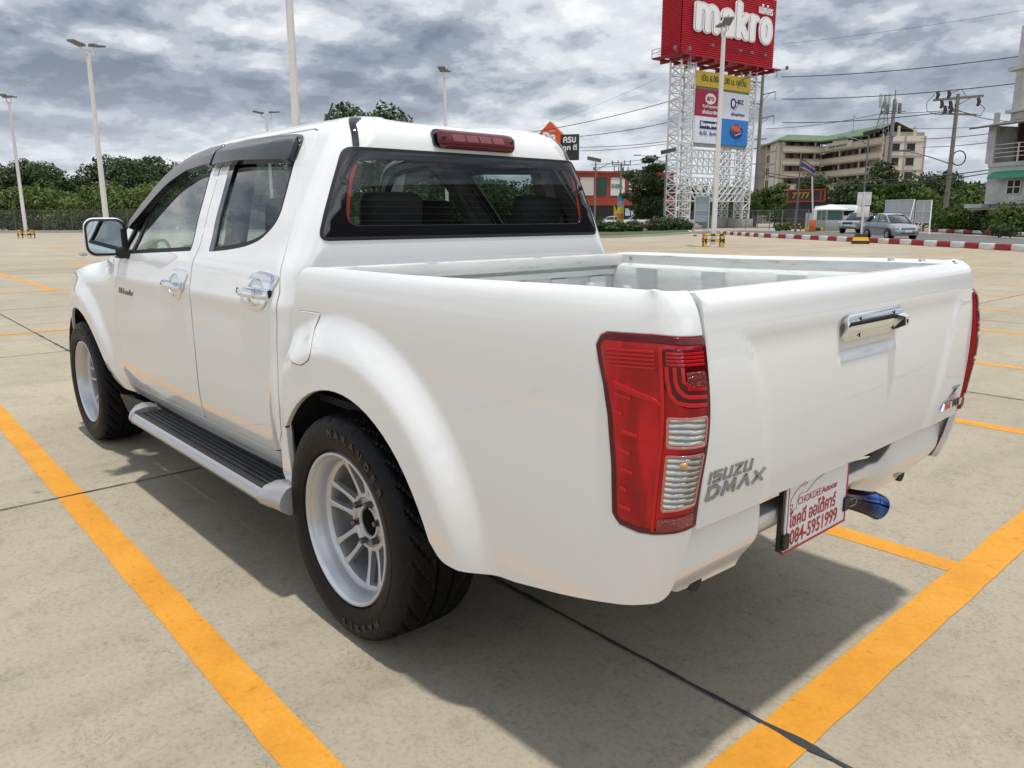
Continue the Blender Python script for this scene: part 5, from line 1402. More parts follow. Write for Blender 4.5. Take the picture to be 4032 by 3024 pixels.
for (p,a),(q,c) in zip(fp2[:33],fp2[1:34]):
    mb.bar((p.x,p.y,2.28),(q.x,q.y,2.28),.035); mb.bar((p.x,p.y,.25),(q.x,q.y,.25),.03)
link('rail',mb.mesh(False),FPOST,FT)
mb=MB()
for (p,a),(q,c) in zip(fp2[:33],fp2[1:34]): mb.add([(p.x,p.y,.2),(q.x,q.y,.2),(q.x,q.y,2.28),(p.x,p.y,2.28)],[(0,1,2,3)])
link('mesh',mb.mesh(False,recalc=False),meshm,FT)
# shrub belt right behind the fence (one mass nobody could count)
rr=random.Random(5); blobs=[]
for p,a in walk([(x+4.5,y-2) for x,y in fenceP],1.7):
    for k in range(2):
        h=rr.uniform(3.9,5.6); off=rr.uniform(-1,3.5); d=Vector((math.cos(a+1.57),math.sin(a+1.57)))*(off if math.cos(a+1.57)*(p.x+2)+math.sin(a+1.57)*(p.y-2)>0 else -off)
        r=rr.uniform(1.3,2.2); blobs.append((p.x+d.x,p.y+d.y,h-r*.9,r,.9)); blobs.append((p.x+d.x+rr.uniform(-1,1),p.y+d.y+rr.uniform(-1,1),rr.uniform(.8,1.8),r*.9,.9))
o=link('shrubs',leafmesh(blobs,60000,.19,11,inner=.3),LEAFL); tag(o,'light green tangle of shrubs growing along behind the wire fence','shrubs',kind='stuff')

TLX=[
 ((104.75,-13.79),8.33,9,'round',0,'dark leafy tree at the far left edge of the picture behind the fence'),
 ((102.22,-16.87),7.82,8,'round',0,'bushy dark tree between the two left lamp posts, nearer the left one'),
 ((107.75,-19.93),8.04,7,'round',1,'mid green tree just left of the tall second lamp post'),
 ((119.95,-25.07),6.93,8,'round',1,'thin pale low tree in the dip of the tree line'),
 ((112.69,-25.42),7.01,7,'round',0,'low dark tree directly behind the second lamp post'),
 ((102.25,-25.90),8.97,8.5,'round',0,'tall rounded dark tree right of the second lamp post'),
 ((105.34,-29.69),9.11,10,'layer',0,'wide flat topped dark tree behind the front of the cab roof'),
 ((104.51,-32.39),9.08,11,'layer',0,'spreading flat crowned tree partly hidden by the cab roof'),
 ((101.21,-35.82),8.76,10,'round',1,'round tree behind the truck cab left of the windows'),
 ((93.81,-38.26),8.08,10,'round',0,'dark tree behind the cab seen through the side glass'),
 ((88.39,-40.60),8.00,9,'round',1,'tree behind the cab in line with the small far lamp'),
 ((51.42,-29.32),9.82,6.0,'round',1,'leafy tree crown rising left above the truck roof'),
 ((50.86,-32.14),9.87,6.4,'round',1,'leafy tree crown rising right above the truck roof'),
 ((65.99,-47.21),7.09,9,'round',1,'green tree seen through the back window left of the bright lamp post'),
 ((63.62,-50.33),6.07,8,'round',1,'green tree seen through the middle of the back window'),
 ((62.60,-54.67),5.22,8,'layer',1,'tree low in the back window by the headrest'),
 ((60.95,-59.40),5.29,8,'round',0,'dark tree at the right of the back window'),
]
for i,(p,h,w,st,mi,lab) in enumerate(TLX):
    tree(p,h,w*1.15,lab,'trees behind the car park',[LEAFD,LEAF][mi],seed=i+1,n=6500,size=.21,style=st,trunk=.22 if h<14 else .35)
# far mass of woodland closing the horizon
rr=random.Random(9); blobs=[]
for k in range(150):
    az=math.radians(lerp(8,-92,k/149)); d=rr.uniform(190,230); r=rr.uniform(4,7); blobs.append((CAMP.x+d*math.cos(az),CAMP.y+d*math.sin(az),rr.uniform(1,5.5),r,.9))
o=link('woodland',leafmesh(blobs,45000,.75,21,inner=.2),LEAFD); tag(o,'distant dark band of woodland closing the horizon','woodland',kind='stuff')
# ---------------- lamp posts of the car park
POSTW=pbr('post_white',(.66,.64,.62),rough=.5,var=(2,.06)); LHEAD=pbr('lamp_grey',(.16,.16,.165),rough=.5,metal=.3); LGL=pbr('lamp_glass',(.5,.5,.5),rough=.3)
YB1=pbr('hazard_yellow',(.62,.36,.01),rough=.5); YB2=pbr('hazard_black',(.015,.015,.015),rough=.5)
def lamp_post(p,label,h=9.85,guard=True,rz=None,w=.20):
    t=thing('lamp_post',(p[0],p[1],0),label,'lamp post','twin headed lamp posts of the car park')
    mb=MB(); k=w/2; vs=[(-k,-k,0),(k,-k,0),(k,k,0),(-k,k,0),(-k*.7,-k*.7,h-.55),(k*.7,-k*.7,h-.55),(k*.7,k*.7,h-.55),(-k*.7,k*.7,h-.55)]; mb.add(vs,[(0,1,5,4),(1,2,6,5),(2,3,7,6),(3,0,4,7),(4,5,6,7)]); mb.bbox((0,0,.02),(.36,.36,.05),.01); link('pole',mb.mesh(),POSTW,t)
    br=MB(); br.bar((0,-.42,h-.50),(0,.42,h-.50),.09,.09); br.bar((0,-.42,h-.50),(0,-.42,h-.22),.07); br.bar((0,.42,h-.50),(0,.42,h-.10),.07); link('bracket',br.mesh(),POSTW,t)
    for s,z in ((-1,h-.16),(1,h-.02)):
        lm=MB(); M=Matrix.Translation((0,s*.72,z))@Matrix.Rotation(math.radians(8*s),4,'X'); lm.bbox((0,0,0),(.42,.82,.10),.035,M=M); lm.bbox((0,-.30*s,.05),(.30,.3,.10),.03,M=M); link('lamp_head',lm.mesh(),LHEAD,t)
    if guard:
        c=MB()
        g=.40
        for sx in (-1,1):
            for sy in (-1,1): 
                for q in range(3): c.mi=q%2; c.tube([(sx*g,sy*g,q*.19),(sx*g,sy*g,q*.19+.19)],.055,8)
        for z in (.56,.30):
            for s in (-1,1):
                for q in range(4):
                    c.mi=q%2; x0=-g+q*g/2; c.tube([(x0,s*g,z),(x0+g/2,s*g,z)],.05,8); c.tube([(s*g,x0,z),(s*g,x0+g/2,z)],.05,8)
        link('guard_rail',c.mesh(),[YB1,YB2],t)
    t.rotation_euler=(0,0,tocam(p)+(rz if rz is not None else 1.25)); return t
lamp_post((63.74,-9.66),'leftmost white twin lamp post with a black and yellow guard rail at its foot')
lamp_post((42.17,-9.48),'tall white twin lamp post rising above the door mirror',rz=.9)
lamp_post((18.44,-8.39),'thick white lamp post rising behind the cab roof and leaving the top of the picture',guard=True)
lamp_post((60.00,-26.86),'small far lamp post just showing above the front of the cab roof',rz=.5,guard=False)
lamp_post((36.06,-26.83),'white twin lamp post rising behind the middle of the cab roof',rz=1.4)
lamp_post((19.10,-29.58),'white twin lamp post standing in front of the red sign tower',rz=1.75,w=.22)
# ---------------- the store sign tower
WH=pbr('tower_white',(.70,.70,.69),rough=.5); 
def corr(name,col,scale):
    m=pbr(name,col,rough=.45); return m
SRED=pbr('sign_box_red',(.42,.008,.022),rough=.42,var=(1.2,.10))
TWN=(55.23,-75.01); TA=math.radians(-96); EX_=Vector((math.cos(TA),math.sin(TA),0)); EY_=Vector((-math.sin(TA),math.cos(TA),0))
TW=thing('sign_tower',(TWN[0],TWN[1],0),'tall white lattice tower carrying a huge corrugated red sign box with white lettering','sign tower',rz=TA)
# local frame: x along the front, y towards the back (left side), z up ; the front faces -y? camera stands at -y side
SG=-1 if (Vector((CAMP.x-TWN[0],CAMP.y-TWN[1],0))).dot(EY_)<0 else 1   # front normal = SG*EY
BK=-SG
L_B,W_B,Z0B,Z1B=16.9,3.0,19.7,27.75
def bx_corr():
    mb=MB(); n=34; dz=(Z1B-Z0B)/n; d=.09
    loop=[(0,0),(L_B,0),(L_B,W_B),(0,W_B)]
    for i in range(n):
        z=Z0B+i*dz
        for (x0,y0),(x1,y1),(nx,ny) in (((0,0),(L_B,0),(0,-1)),((L_B,0),(L_B,W_B),(1,0)),((L_B,W_B),(0,W_B),(0,1)),((0,W_B),(0,0),(-1,0))):
            q=[(0,z),(1,z+dz*.35),(1,z+dz*.65),(0,z+dz)]
            vs=[]
            for (o,zz) in q: vs+=[(x0+nx*d*o,(y0+ny*d*o),zz),(x1+nx*d*o,(y1+ny*d*o),zz)]
            mb.add(vs,[(0,1,3,2),(2,3,5,4),(4,5,7,6)])
    mb.box(0,L_B,0,W_B,Z0B+.01,Z0B+.05); mb.box(0,L_B,0,W_B,Z1B-.05,Z1B-.01)
    return mb
sb=link('sign_box',bx_corr().mesh(False),SRED,TW)
fM=frame((0,-.16,0),(1,0,0),(0,0,1))
def ftext(txt,x,z,w,h,extr,mat,name,off=0,y=-.16,parent=None,bev=0,heavy=True):
    mb=text_mb(txt,1.0,0,off); xs=[v[0] for v in mb.v]; ys=[v[1] for v in mb.v]; x0,x1,y0,y1=min(xs),max(xs),min(ys),max(ys)
    mb=text_mb(txt,1.0,extr,off,bevel=bev); sx=w/(x1-x0); sy=h/(y1-y0)
    mb.v=[(x+(a-x0)*sx,y-c,z+(b-y0)*sy) for a,b,c in mb.v]; return link(name,mb.mesh(False),mat,parent or TW)
def blob_letters():
    """rounded fat letters drawn as strokes: (letter strokes as polylines) in a unit grid"""
    S={}
    arc=lambda cx,cz,rx,rz,a0,a1,n=12:[(cx+rx*math.cos(math.radians(a0+(a1-a0)*i/n)),cz+rz*math.sin(math.radians(a0+(a1-a0)*i/n))) for i in range(n+1)]
    S['m']=(1.62,[[(.0,.0),(.0,1.0)],[(0,.6)]+arc(.36,.62,.36,.38,180,0)+[(.72,0)],[(.72,.6)]+arc(1.08,.62,.36,.38,180,0)+[(1.44,0)]])
    S['a']=(1.0,[arc(.40,.62,.38,.38,150,0)+[(.80,0)],[(.78,.52),(.42,.52)]+arc(.36,.26,.32,.27,90,270)+[(.5,-.0),(.78,.16)]])
    S['k']=(.98,[[(0,0),(0,1.45)],[(.72,.98),(.12,.48)],[(.24,.56),(.76,0)]])
    S['r']=(.72,[[(0,0),(0,1.0)],[(0,.55)]+arc(.42,.56,.42,.42,180,70)])
    S['o']=(1.0,[arc(.42,.5,.42,.5,0,360,24)])
    return S
def stroke_letter(c,x0,x1,z,h,rx,rz,y0,y1,mat,name,parent,shrink=0.0):
    S=blob_letters()[c]; k_=rx/rz; xs=[p[0] for pl in S[1] for p in pl]; w0,w1=min(xs),max(xs); tz=rz-shrink
    def mp(p): return Vector(((x0+rx+(p[0]-w0)/(w1-w0)*(x1-x0-2*rx))/k_,0,z+p[1]*h))
    V=[];E=[];F=[]
    def addp(P):
        o=len(V); 
        if sum(P[q-1][0]*P[q][1]-P[q][0]*P[q-1][1] for q in range(len(P)))<0: P=P[::-1]
        V.extend(Vector(p) for p in P); F.append(list(range(o,o+len(P))))
    for pl in S[1]:
        pts=[mp(p) for p in pl]
        for a,b in zip(pts[:-1],pts[1:]):
            d=(b-a)
            if d.length<1e-6: continue
            t=d.normalized(); n=Vector((-t.z,0,t.x))*tz; addp([(v.x*k_,v.z) for v in (a+n,b+n,b-n,a-n)])
        for a in pts: addp([((a.x+tz*math.cos(6.2832*q/14))*k_,a.z+tz*math.sin(6.2832*q/14)) for q in range(14)])
    r=delaunay_2d_cdt(V,[],F,1,1e-4); P=[tuple(p) for p in r[0]]; T_=[tuple(f) for q,f in enumerate(r[2]) if r[5][q]]; n=len(P); cnt=set()
    for f in T_:
        for q in range(len(f)): cnt.add((f[q],f[(q+1)%len(f)]))
    sides=[(a,b,n+b,n+a) for (a,b) in cnt if (b,a) not in cnt]
    mb=MB(); mb.add([(x,y1,z) for x,z in P]+[(x,y0,z) for x,z in P],T_+sides)
    return link(name,mb.mesh(False),mat,parent)
LWH=pbr('letter_white',(.82,.82,.80),rough=.4); LRD=pbr('letter_inner_red',(.40,.02,.03),rough=.45)
for q,(c,xa,xb) in enumerate((('m',1.7,6.2),('a',6.15,8.95),('k',8.85,11.65),('r',11.4,13.5),('o',13.4,16.15))):
    zz=22.64; yy=.002*q; lo=stroke_letter(c,xa,xb,zz,2.44,.70,.44,-.20,-.34-yy,LWH,'letter',TW)
    stroke_letter(c,xa,xb,zz,2.44,.70,.44,-.30,-.36-yy,LRD,'letter_outline',lo,.11); stroke_letter(c,xa,xb,zz,2.44,.70,.44,-.30,-.38-yy,LWH,'letter_face',lo,.15)
ftext('แม็คโคร',13.3,25.75,2.7,1.1,.05,LWH,'thai_lettering',.02,y=-.25)
# walkway and beams under the box
wk=MB(); wk.box(-.9,L_B+.6,-.9,-.0,Z0B-.25,Z0B-.10); wk.box(-.9,L_B+.6,W_B,W_B+.6,Z0B-.25,Z0B-.10); wk.box(-.9,0,-.9,W_B+.6,Z0B-.24,Z0B-.09)
for x in (.6,2.9,5,7.5,10.5,12.9,14.2,16.2): wk.bar((x,-.9,Z0B-.45),(x,W_B+.6,Z0B-.45),.25,.35)
for x in (-.9,0): 
    for z in (.5,.9): wk.bar((x,-.9,Z0B-.1+z),(x,W_B+.6,Z0B-.1+z),.05)
for y in (-.9,0.8,W_B+.6): wk.bar((-.9,y,Z0B-.1),(-.9,y,Z0B+.8),.05)
link('walkway',wk.mesh(False),pbr('beam_red',(.26,.008,.02),rough=.5),TW)
fl=MB()
for x in (4.4,9.4,11.6,14.2): fl.bar((x,-.1,Z0B+.9),(x,-.75,Z0B+1.15),.05); fl.bbox((x,-.85,Z0B+1.2),(.5,.25,.30),.04)
for (x,y) in ((-2.2,-1.2),(-.6,-1.9),(L_B+1.4,-1.2)): fl.bar((max(-.9,min(x,L_B+.6)),-.5,Z0B-.15),(x,y,Z0B-.1),.06); fl.bbox((x,y,Z0B+.12),(.3,.3,.42),.05)
link('floodlight',fl.mesh(False),LHEAD,TW)
def truss(name,x0,x1,y0,y1,z1,parent,w=.17,step=.95):
    lg=MB()
    for x in (x0,x1):
        for y in (y0,y1): lg.box(x-w/2,x+w/2,y-w/2,y+w/2,.0,z1)
    o=link('tower_leg',lg.mesh(False),WH,parent)
    bc=MB(); n=int(z1/step)
    for i in range(n):
        za=i*step+.5; zb=za+step
        if zb>z1: break
        for (p,q) in (((x0,y0),(x1,y0)),((x1,y0),(x1,y1)),((x1,y1),(x0,y1)),((x0,y1),(x0,y0))):
            if i%2: p,q=q,p
            bc.bar((*p,za),(*q,zb),.11); bc.bar((*p,zb),(*q,zb),.10)
    link('lattice_bracing',bc.mesh(False),WH,o)
truss('t',.5,2.9,.2,1.9,Z0B-.5,TW); truss('t',12.9,14.2,.2,1.5,Z0B-.5,TW); truss('t',13.0,14.2,3.6,4.6,Z0B-.5,TW,.12)
# caged ladder
ld=MB()
for x in (1.25,1.65): ld.bar((x,-.1,.6),(x,-.1,Z0B),.05)
for i in range(60): ld.bar((1.25,-.1,.7+.31*i),(1.65,-.1,.7+.31*i),.03)
for i in range(24):
    z=1.5+.75*i; ld.tube([(1.45+.42*math.cos(a*.5236),-.1+.45*math.sin(a*.5236) if False else -.1-.6*abs(math.sin(a*.5236)),z) for a in range(0,7)],.022,4)
for k in range(1,6): ld.bar((1.45+.42*math.cos(k*.5236),-.1-.6*math.sin(k*.5236),1.4),(1.45+.42*math.cos(k*.5236),-.1-.6*math.sin(k*.5236),Z0B-1),.03)
link('caged_ladder',ld.mesh(False),WH,TW)
# panels
PX0,PX1=2.6,10.8; PM=6.5
def pan(x0,x1,z0,z1,col,name,nm='panel'): 
    mb=MB(); mb.box(x0,x1,.02,.22,z0,z1); return link(nm,mb.mesh(False),pbr(name,col,rough=.5,var=(1.5,.06)),TW)
YEL2=(.60,.42,.03)
pb=pan(PX0,PX1,16.5,18.2,YEL2,'banner_yellow','hours_banner')
bk=MB(); bk.box(PX0,PX1,.3,.9,16.2,16.6); link('panel_edge',bk.mesh(False),pbr('panel_grey',(.35,.34,.32),rough=.7),TW); bk=MB(); bk.box(PX0,PX1,.25,.6,9.7,10.15); link('panel_edge',bk.mesh(False),pbr('panel_grey',(.35,.34,.32),rough=.7),TW)
p1=pan(PX0,PM,13.15,16.2,(.36,.012,.04),'panel_red'); p2=pan(PM,PX1,13.15,16.2,(.72,.72,.78),'panel_white'); p3=pan(PX0,PM,10.1,13.14,(.72,.72,.78),'panel_white'); p4=pan(PM,PX1,10.1,13.14,(.02,.20,.55),'panel_blue')
INK=pbr('ink_dark',(.02,.025,.02),rough=.5); NAVY=pbr('ink_navy',(.012,.025,.14),rough=.5); RTX=pbr('ink_red',(.45,.01,.03),rough=.5); ORG=pbr('ink_orange',(.75,.12,.02),rough=.5); LTX=pbr('ink_white',(.8,.8,.8),rough=.5)
ftext('เปิด 6.00-22.00 น. ทุกวัน',3.3,16.85,6.8,1.05,.01,INK,'opening_hours',.012,y=.0,parent=pb)
def disc(x,z,rx,rz,mat,name,par,y=0.0): 
    mb=MB(); k=32; mb.add([(x+rx*math.cos(6.2832*i/k),y,z+rz*math.sin(6.2832*i/k)) for i in range(k)],[tuple(range(k))]); return link(name,mb.mesh(False),mat,par)
disc(4.75,15.2,.78,.62,LTX,'logo_disc',p1); ftext('aro',4.2,14.95,1.1,.50,.008,RTX,'logo_text',.03,y=-.012,parent=p1)
ftext('สินค้าคุณภาพ',3.6,14.05,2.5,.50,.008,LTX,'thai_lettering',.02,y=.0,parent=p1); ftext('เพื่อมืออาชีพ',3.6,13.45,2.3,.50,.008,LTX,'thai_lettering',.02,y=.0,parent=p1)
disc(8.25,15.0,.45,.62,NAVY,'logo_disc',p2); disc(8.25,15.0,.24,.38,LTX,'logo_disc',p2,-.006); ftext('-BIZ',8.65,15.0,1.25,.52,.008,NAVY,'logo_text',.03,y=-.0,parent=p2)
mb=MB(); mb.bar((8.1,-.01,14.55),(8.45,-.01,14.25),.10,.02); mb.bar((8.45,-.01,14.25),(9.1,-.01,14.95),.08,.02); link('logo_tick',mb.mesh(False),RTX,p2); ftext('คู่คิดธุรกิจคุณ',8.0,13.5,2.1,.50,.008,NAVY,'thai_lettering',.02,y=.0,parent=p2)
mb=MB(); mb.box(3.35,6.2,-.01,.02,11.75,12.65); link('logo_block',mb.mesh(False),NAVY,p3); ftext('Savepak',3.45,11.92,2.6,.60,.008,LTX,'logo_text',.04,y=-.015,parent=p3); ftext('คุ้มได้.. คุ้มกว่า',3.35,10.9,2.8,.60,.008,NAVY,'thai_lettering',.02,y=.0,parent=p3)
disc(8.95,11.75,1.05,.85,NAVY,'logo_disc',p4); disc(8.95,11.75,.98,.78,pbr('ink_navy2',(.02,.05,.2)),'logo_disc',p4,-.006); ftext('M&K',8.15,11.75,1.6,.75,.008,ORG,'logo_text',.05,y=-.015,parent=p4); mb=MB(); mb.bar((8.7,-.02,11.25),(9.6,-.02,11.6),.2,.02); link('logo_bar',mb.mesh(False),LTX,p4)
# lattice screens
for (za,zb) in ((6.6,9.35),(3.35,6.1)):
    mb=MB(); dz=(zb-za)/3
    for z in (za,za+dz,za+2*dz,zb): 
        for y in (.1,1.0): mb.bar((PX0-.1,y,z),(PX1+.1,y,z),.10)
    n=10; dx=(PX1-PX0)/n
    for i in range(n+1): 
        mb.bar((PX0+i*dx,1.0,za),(PX0+i*dx,1.0,zb),.08)
    for i in range(-3,n):
        s=1
        x0=PX0+i*dx
    for i in range(n//2): 
        for c,(x0,x1,dr) in enumerate(((PX0,PM,1),(PX1,PM,-1))): pass
    m=5
    for side,(xa,dr) in enumerate(((PX0,1),(PX1,-1))):
        for i in range(-3,m):
            a=xa+dr*i*dx; b=a+dr*3*dx; z_a,z_b=zb,za
            # clip to the half panel
            lo,hi=(PX0,PM) if dr>0 else (PM,PX1)
            ts=[]
            def cx(t): return a+(b-a)*t
            t0,t1=0,1
            for lim in (lo,hi):
                if abs(b-a)>1e-6:
                    t=(lim-a)/(b-a)
                    if (cx(0)<lo-1e-6 or cx(0)>hi+1e-6) and 0<t<1 and abs(lim-( lo if cx(0)<lo else hi))<1e-6: t0=t
                    if (cx(1)<lo-1e-6 or cx(1)>hi+1e-6) and 0<t<1 and abs(lim-( lo if cx(1)<lo else hi))<1e-6: t1=t
            if t1-t0>.05 and lo-1e-6<=cx((t0+t1)/2)<=hi+1e-6: mb.bar((cx(t0),.1,zb+(za-zb)*t0),(cx(t1),.1,zb+(za-zb)*t1),.11)
    for i in range(n):
        for k in range(3): mb.bar((PX0+i*dx,.1,zb-k*dz),(PX0+i*dx,1.0,zb-k*dz),.06)
    link('lattice_screen',mb.mesh(False),WH,TW)
def remap(o):
    if o.type=='MESH' and not o.data.get('rm'):
        for v in o.data.vertices: v.co.x=2.95+(v.co.x-2.6)*1.207
        o.data['rm']=1
    for c in o.children: remap(c)
for c in list(TW.children):
    if c.name.split('.')[0] in ('panel','hours_banner','panel_edge','lattice_screen'): remap(c)
ft=MB(); ft.bbox((1.7,1.0,.45),(3.4,2.8,1.3),.03); ft.bbox((13.6,.9,.55),(2.2,2.2,1.3),.03); ft.bbox((12.6,3.6,.6),(3.8,2.4,1.4),.03); link('footing',ft.mesh(),CEM,TW)
if SG>0: TW.scale=(1,-1,1) if False else (1,1,1)
# ---------------- utility poles and wires
CPOLE=pbr('pole_concrete',(.22,.20,.17),rough=.85,var=(1.5,.2)); STEEL=pbr('bracket_steel',(.16,.16,.16),rough=.6,metal=.4); INS=pbr('insulator',(.045,.035,.03),rough=.3)
WIRE=pbr('wire_dark',(.035,.035,.038),rough=.6)
bp_=(56.41,-94.68)
BP=thing('power_pole',(bp_[0],bp_[1],0),'tall tan concrete power pole with steel arms standing just right of the sign tower','power pole')
mb=MB(); mb.tube([(0,0,0),(0,0,21.0)],[.33,.17],10); link('pole',mb.mesh(),CPOLE,BP)
az=tocam(bp_)-math.pi/2; ux,uy=math.cos(az),math.sin(az)   # screen right is minus u
mb=MB(); ins=MB(); ATT={}
for k,(z,s) in enumerate(((20.0,-1),(17.2,-1),(18.7,1),(14.2,-1),(16.0,1))):
    e=(ux*1.7*s*-1*-1,uy*1.7*s,z+.35); mb.bar((0,0,z),e,.12); mb.bar((0,0,z-.8),(e[0]*.6,e[1]*.6,z+.12),.06)
    for q in range(6): ins.tube([(e[0],e[1],e[2]-.12-q*.17),(e[0],e[1],e[2]-.16-q*.17)],.11,7)
    ATT[k]=Vector((bp_[0]+e[0],bp_[1]+e[1],e[2]-1.2))
for z in (11.6,10.4,8.4): mb.bar((ux*1.0,uy*1.0,z),(-ux*1.0,-uy*1.0,z),.12)
link('cross_arm',mb.mesh(False),STEEL,BP); link('insulator',ins.mesh(),INS,BP)
mb=MB(); mb.tube([(-ux*.55+.5*ux*math.cos(a*.5236),-uy*.55+.5*uy*math.cos(a*.5236),7.1+.55*math.sin(a*.5236)) for a in range(13)],.05,6,cap=False); link('wire_coil',mb.mesh(),WIRE,BP)
rp_=(25.98,-77.17)
RPt=thing('utility_pole',(rp_[0],rp_[1],0),'concrete utility pole with dark switch gear in front of the shophouse, behind the bushes','utility pole')
mb=MB(); mb.tube([(0,0,0),(0,0,12.2)],[.24,.15],10); link('pole',mb.mesh(),CPOLE,RPt)
az2=tocam(rp_)-math.pi/2; vx,vy=math.cos(az2),math.sin(az2)
mb=MB(); mb.bar((vx*2.0,vy*2.0,11.8),(-vx*2.0,-vy*2.0,11.9),.18,.2); mb.bar((vx*1.2,vy*1.2,10.6),(-vx*1.6,-vy*1.6,10.3),.2,.16); mb.bar((0,0,11.2),(-vx*1.0,-vy*1.0,11.8),.06); link('cross_arm',mb.mesh(False),CPOLE,RPt)
ins=MB()
for u,z,t in ((1.7,12.2,1.1),(.8,12.2,1.3),(1.3,11.4,.9),(.6,11.3,.8),(-1.6,11.4,-.9),(1.0,10.9,.0),(.5,10.9,0),(0.1,11.0,0)): ins.tube([(vx*u,vy*u,z-.35),(vx*(u-.1),vy*(u-.1),z),(vx*u,vy*u,z+.35)],[.12,.16,.13],7)
link('switch_gear',ins.mesh(),INS,RPt)
mb=MB()
for (pts) in ([(1.9,12.3),(2.5,11.6),(2.4,10.9),(1.6,10.5),(.9,10.5)],[(1.1,11.3),(-.2,10.7),(-1.2,10.4)],[(-1.7,11.3),(-2.2,10.8),(-1.9,10.2),(-1.1,10.4)],[(.6,12.3),(-.2,12.6),(-.6,12.0)]): mb.tube([(vx*u,vy*u,z) for u,z in pts],.03,5)
mb.tube([(-vx*.6+.55*vx*math.cos(a*.5236)*-1,-vy*.6+.55*vy*math.cos(a*.5236)*-1,6.6+.65*math.sin(a*.5236)) for a in range(13)],.06,6,cap=False)
link('jumper_wire',mb.mesh(),WIRE,RPt)
mb=MB(); mb.tube([(0,0,6.1),(vx*1.5,vy*1.5,6.7),(vx*3.6,vy*3.6,7.4)],.06,6); mb.bbox((vx*3.9,vy*3.9,7.45),(.9,.3,.16),.05,rz=az2); link('street_light_arm',mb.mesh(),STEEL,RPt)
def wire(a,b,sag,r,label,k):
    a=Vector(a);b=Vector(b); pts=[a.lerp(b,i/16)-Vector((0,0,sag*4*(i/16)*(1-i/16))) for i in range(17)]
    o=link('power_line',MB().tube(pts,r,5,cap=False).mesh(),WIRE); tag(o,label,'power line','overhead power lines strung across the road'); return o
WL=[ # left end, right end, sag
 ((88.83,-73.23,12.76),(61.23,-81.76,15.85),.6,.045,'highest thick wire running from behind the cab roof up to the sign tower'),
 ((61.23,-81.76,15.85),(52.14,-86.74,18.37),.1,.040,'short top wire from the sign tower to the arm of the tan power pole'),
 ((75.65,-78.63,12.31),(61.15,-81.82,13.33),.25,.042,'second wire down between the orange house shaped sign and the tower'),
 ((74.99,-79.26,10.94),(61.07,-81.88,10.96),.2,.038,'third wire down left of the sign tower'),
 ((74.89,-79.35,10.45),(61.06,-81.89,10.68),.2,.034,'fourth wire down left of the sign tower, close below the third'),
 ((73.74,-80.42,8.57),(61.62,-82.72,9.27),.15,.030,'thin wire passing above the solar street lamps'),
 ((73.41,-80.73,8.20),(61.60,-82.74,8.69),.15,.030,'thin wire passing behind the solar panels of the street lamps'),
 ((73.06,-81.04,7.45),(61.43,-82.86,7.94),.15,.030,'thin wire at the height of the small far pole top'),
 ((72.77,-81.31,6.57),(61.40,-82.89,6.77),.1,.034,'low wire in front of the orange building left of the tree'),
 ((49.42,-87.20,17.75),(24.23,-86.16,16.25),.35,.045,'uppermost wire right of the tower reaching the shophouse tower'),
 ((49.18,-87.33,15.22),(24.10,-86.19,13.82),.35,.045,'second wire right of the tower passing above the phone masts'),
 ((49.03,-87.42,12.52),(26.87,-78.98,10.96),.3,.045,'third wire from the tan pole to the utility pole at the right'),
 ((50.60,-86.51,11.89),(36.32,-84.89,12.10),.3,.030,'thin wire crossing the third one above the apartment roof'),
 ((36.32,-84.89,12.10),(26.88,-78.98,11.05),.05,.030,'thin wire between the phone masts and the utility pole'),
 ((34.56,-85.65,10.55),(21.50,-72.35,8.68),.1,.022,'faint wire behind the utility pole above the apartment roof'),
 ((32.43,-86.51,9.36),(20.54,-70.55,7.97),.1,.034,'cable entering the shophouse balcony from the left'),
 ((32.36,-86.54,8.52),(20.46,-70.58,7.28),.1,.030,'second cable entering the shophouse below the balcony roof'),
 ((50.08,-86.81,6.66),(20.83,-72.56,5.24),.9,.045,'heavy cable sagging across the lower apartment floors'),
 ((50.06,-86.82,6.33),(20.96,-72.52,4.98),1.1,.045,'second heavy cable sagging across the trees right of the tower'),
 ((25.86,-77.22,10.80),(17.11,-65.32,8.15),.3,.030,'cable from the utility pole to the shophouse wall'),
 ((104.75,-88.48,14.35),(62.77,-80.58,18.51),.6,.014,'very thin wire crossing the open sky above the back window'),
 ((49.54,-87.13,21.43),(23.68,-84.23,19.92),.2,.014,'very thin wire rising to the top right corner of the sky'),
]
for i,(a,b,s,r,l) in enumerate(WL): wire(a,b,s,r,l,i)
# small far pole with fork arms, left of the tree
fp_=(74.48,-87.78); FPo=thing('utility_pole',(fp_[0],fp_[1],0),'small far concrete pole with fork shaped arms in front of the orange building','utility pole')
az=tocam(fp_)-math.pi/2; ux,uy=math.cos(az),math.sin(az); mb=MB(); mb.tube([(0,0,0),(0,0,9.18)],[.2,.13],8); link('pole',mb.mesh(),CPOLE,FPo)
mb=MB()
for z,w in ((8.92,1.3),(8.00,1.0)):
    mb.bar((ux*w,uy*w,z),(-ux*w,-uy*w,z),.14)
    for q in (-1,-.35,.35,1): mb.bar((ux*w*q,uy*w*q,z),(ux*w*q,uy*w*q,z+.65),.10)
link('cross_arm',mb.mesh(False),STEEL,FPo)
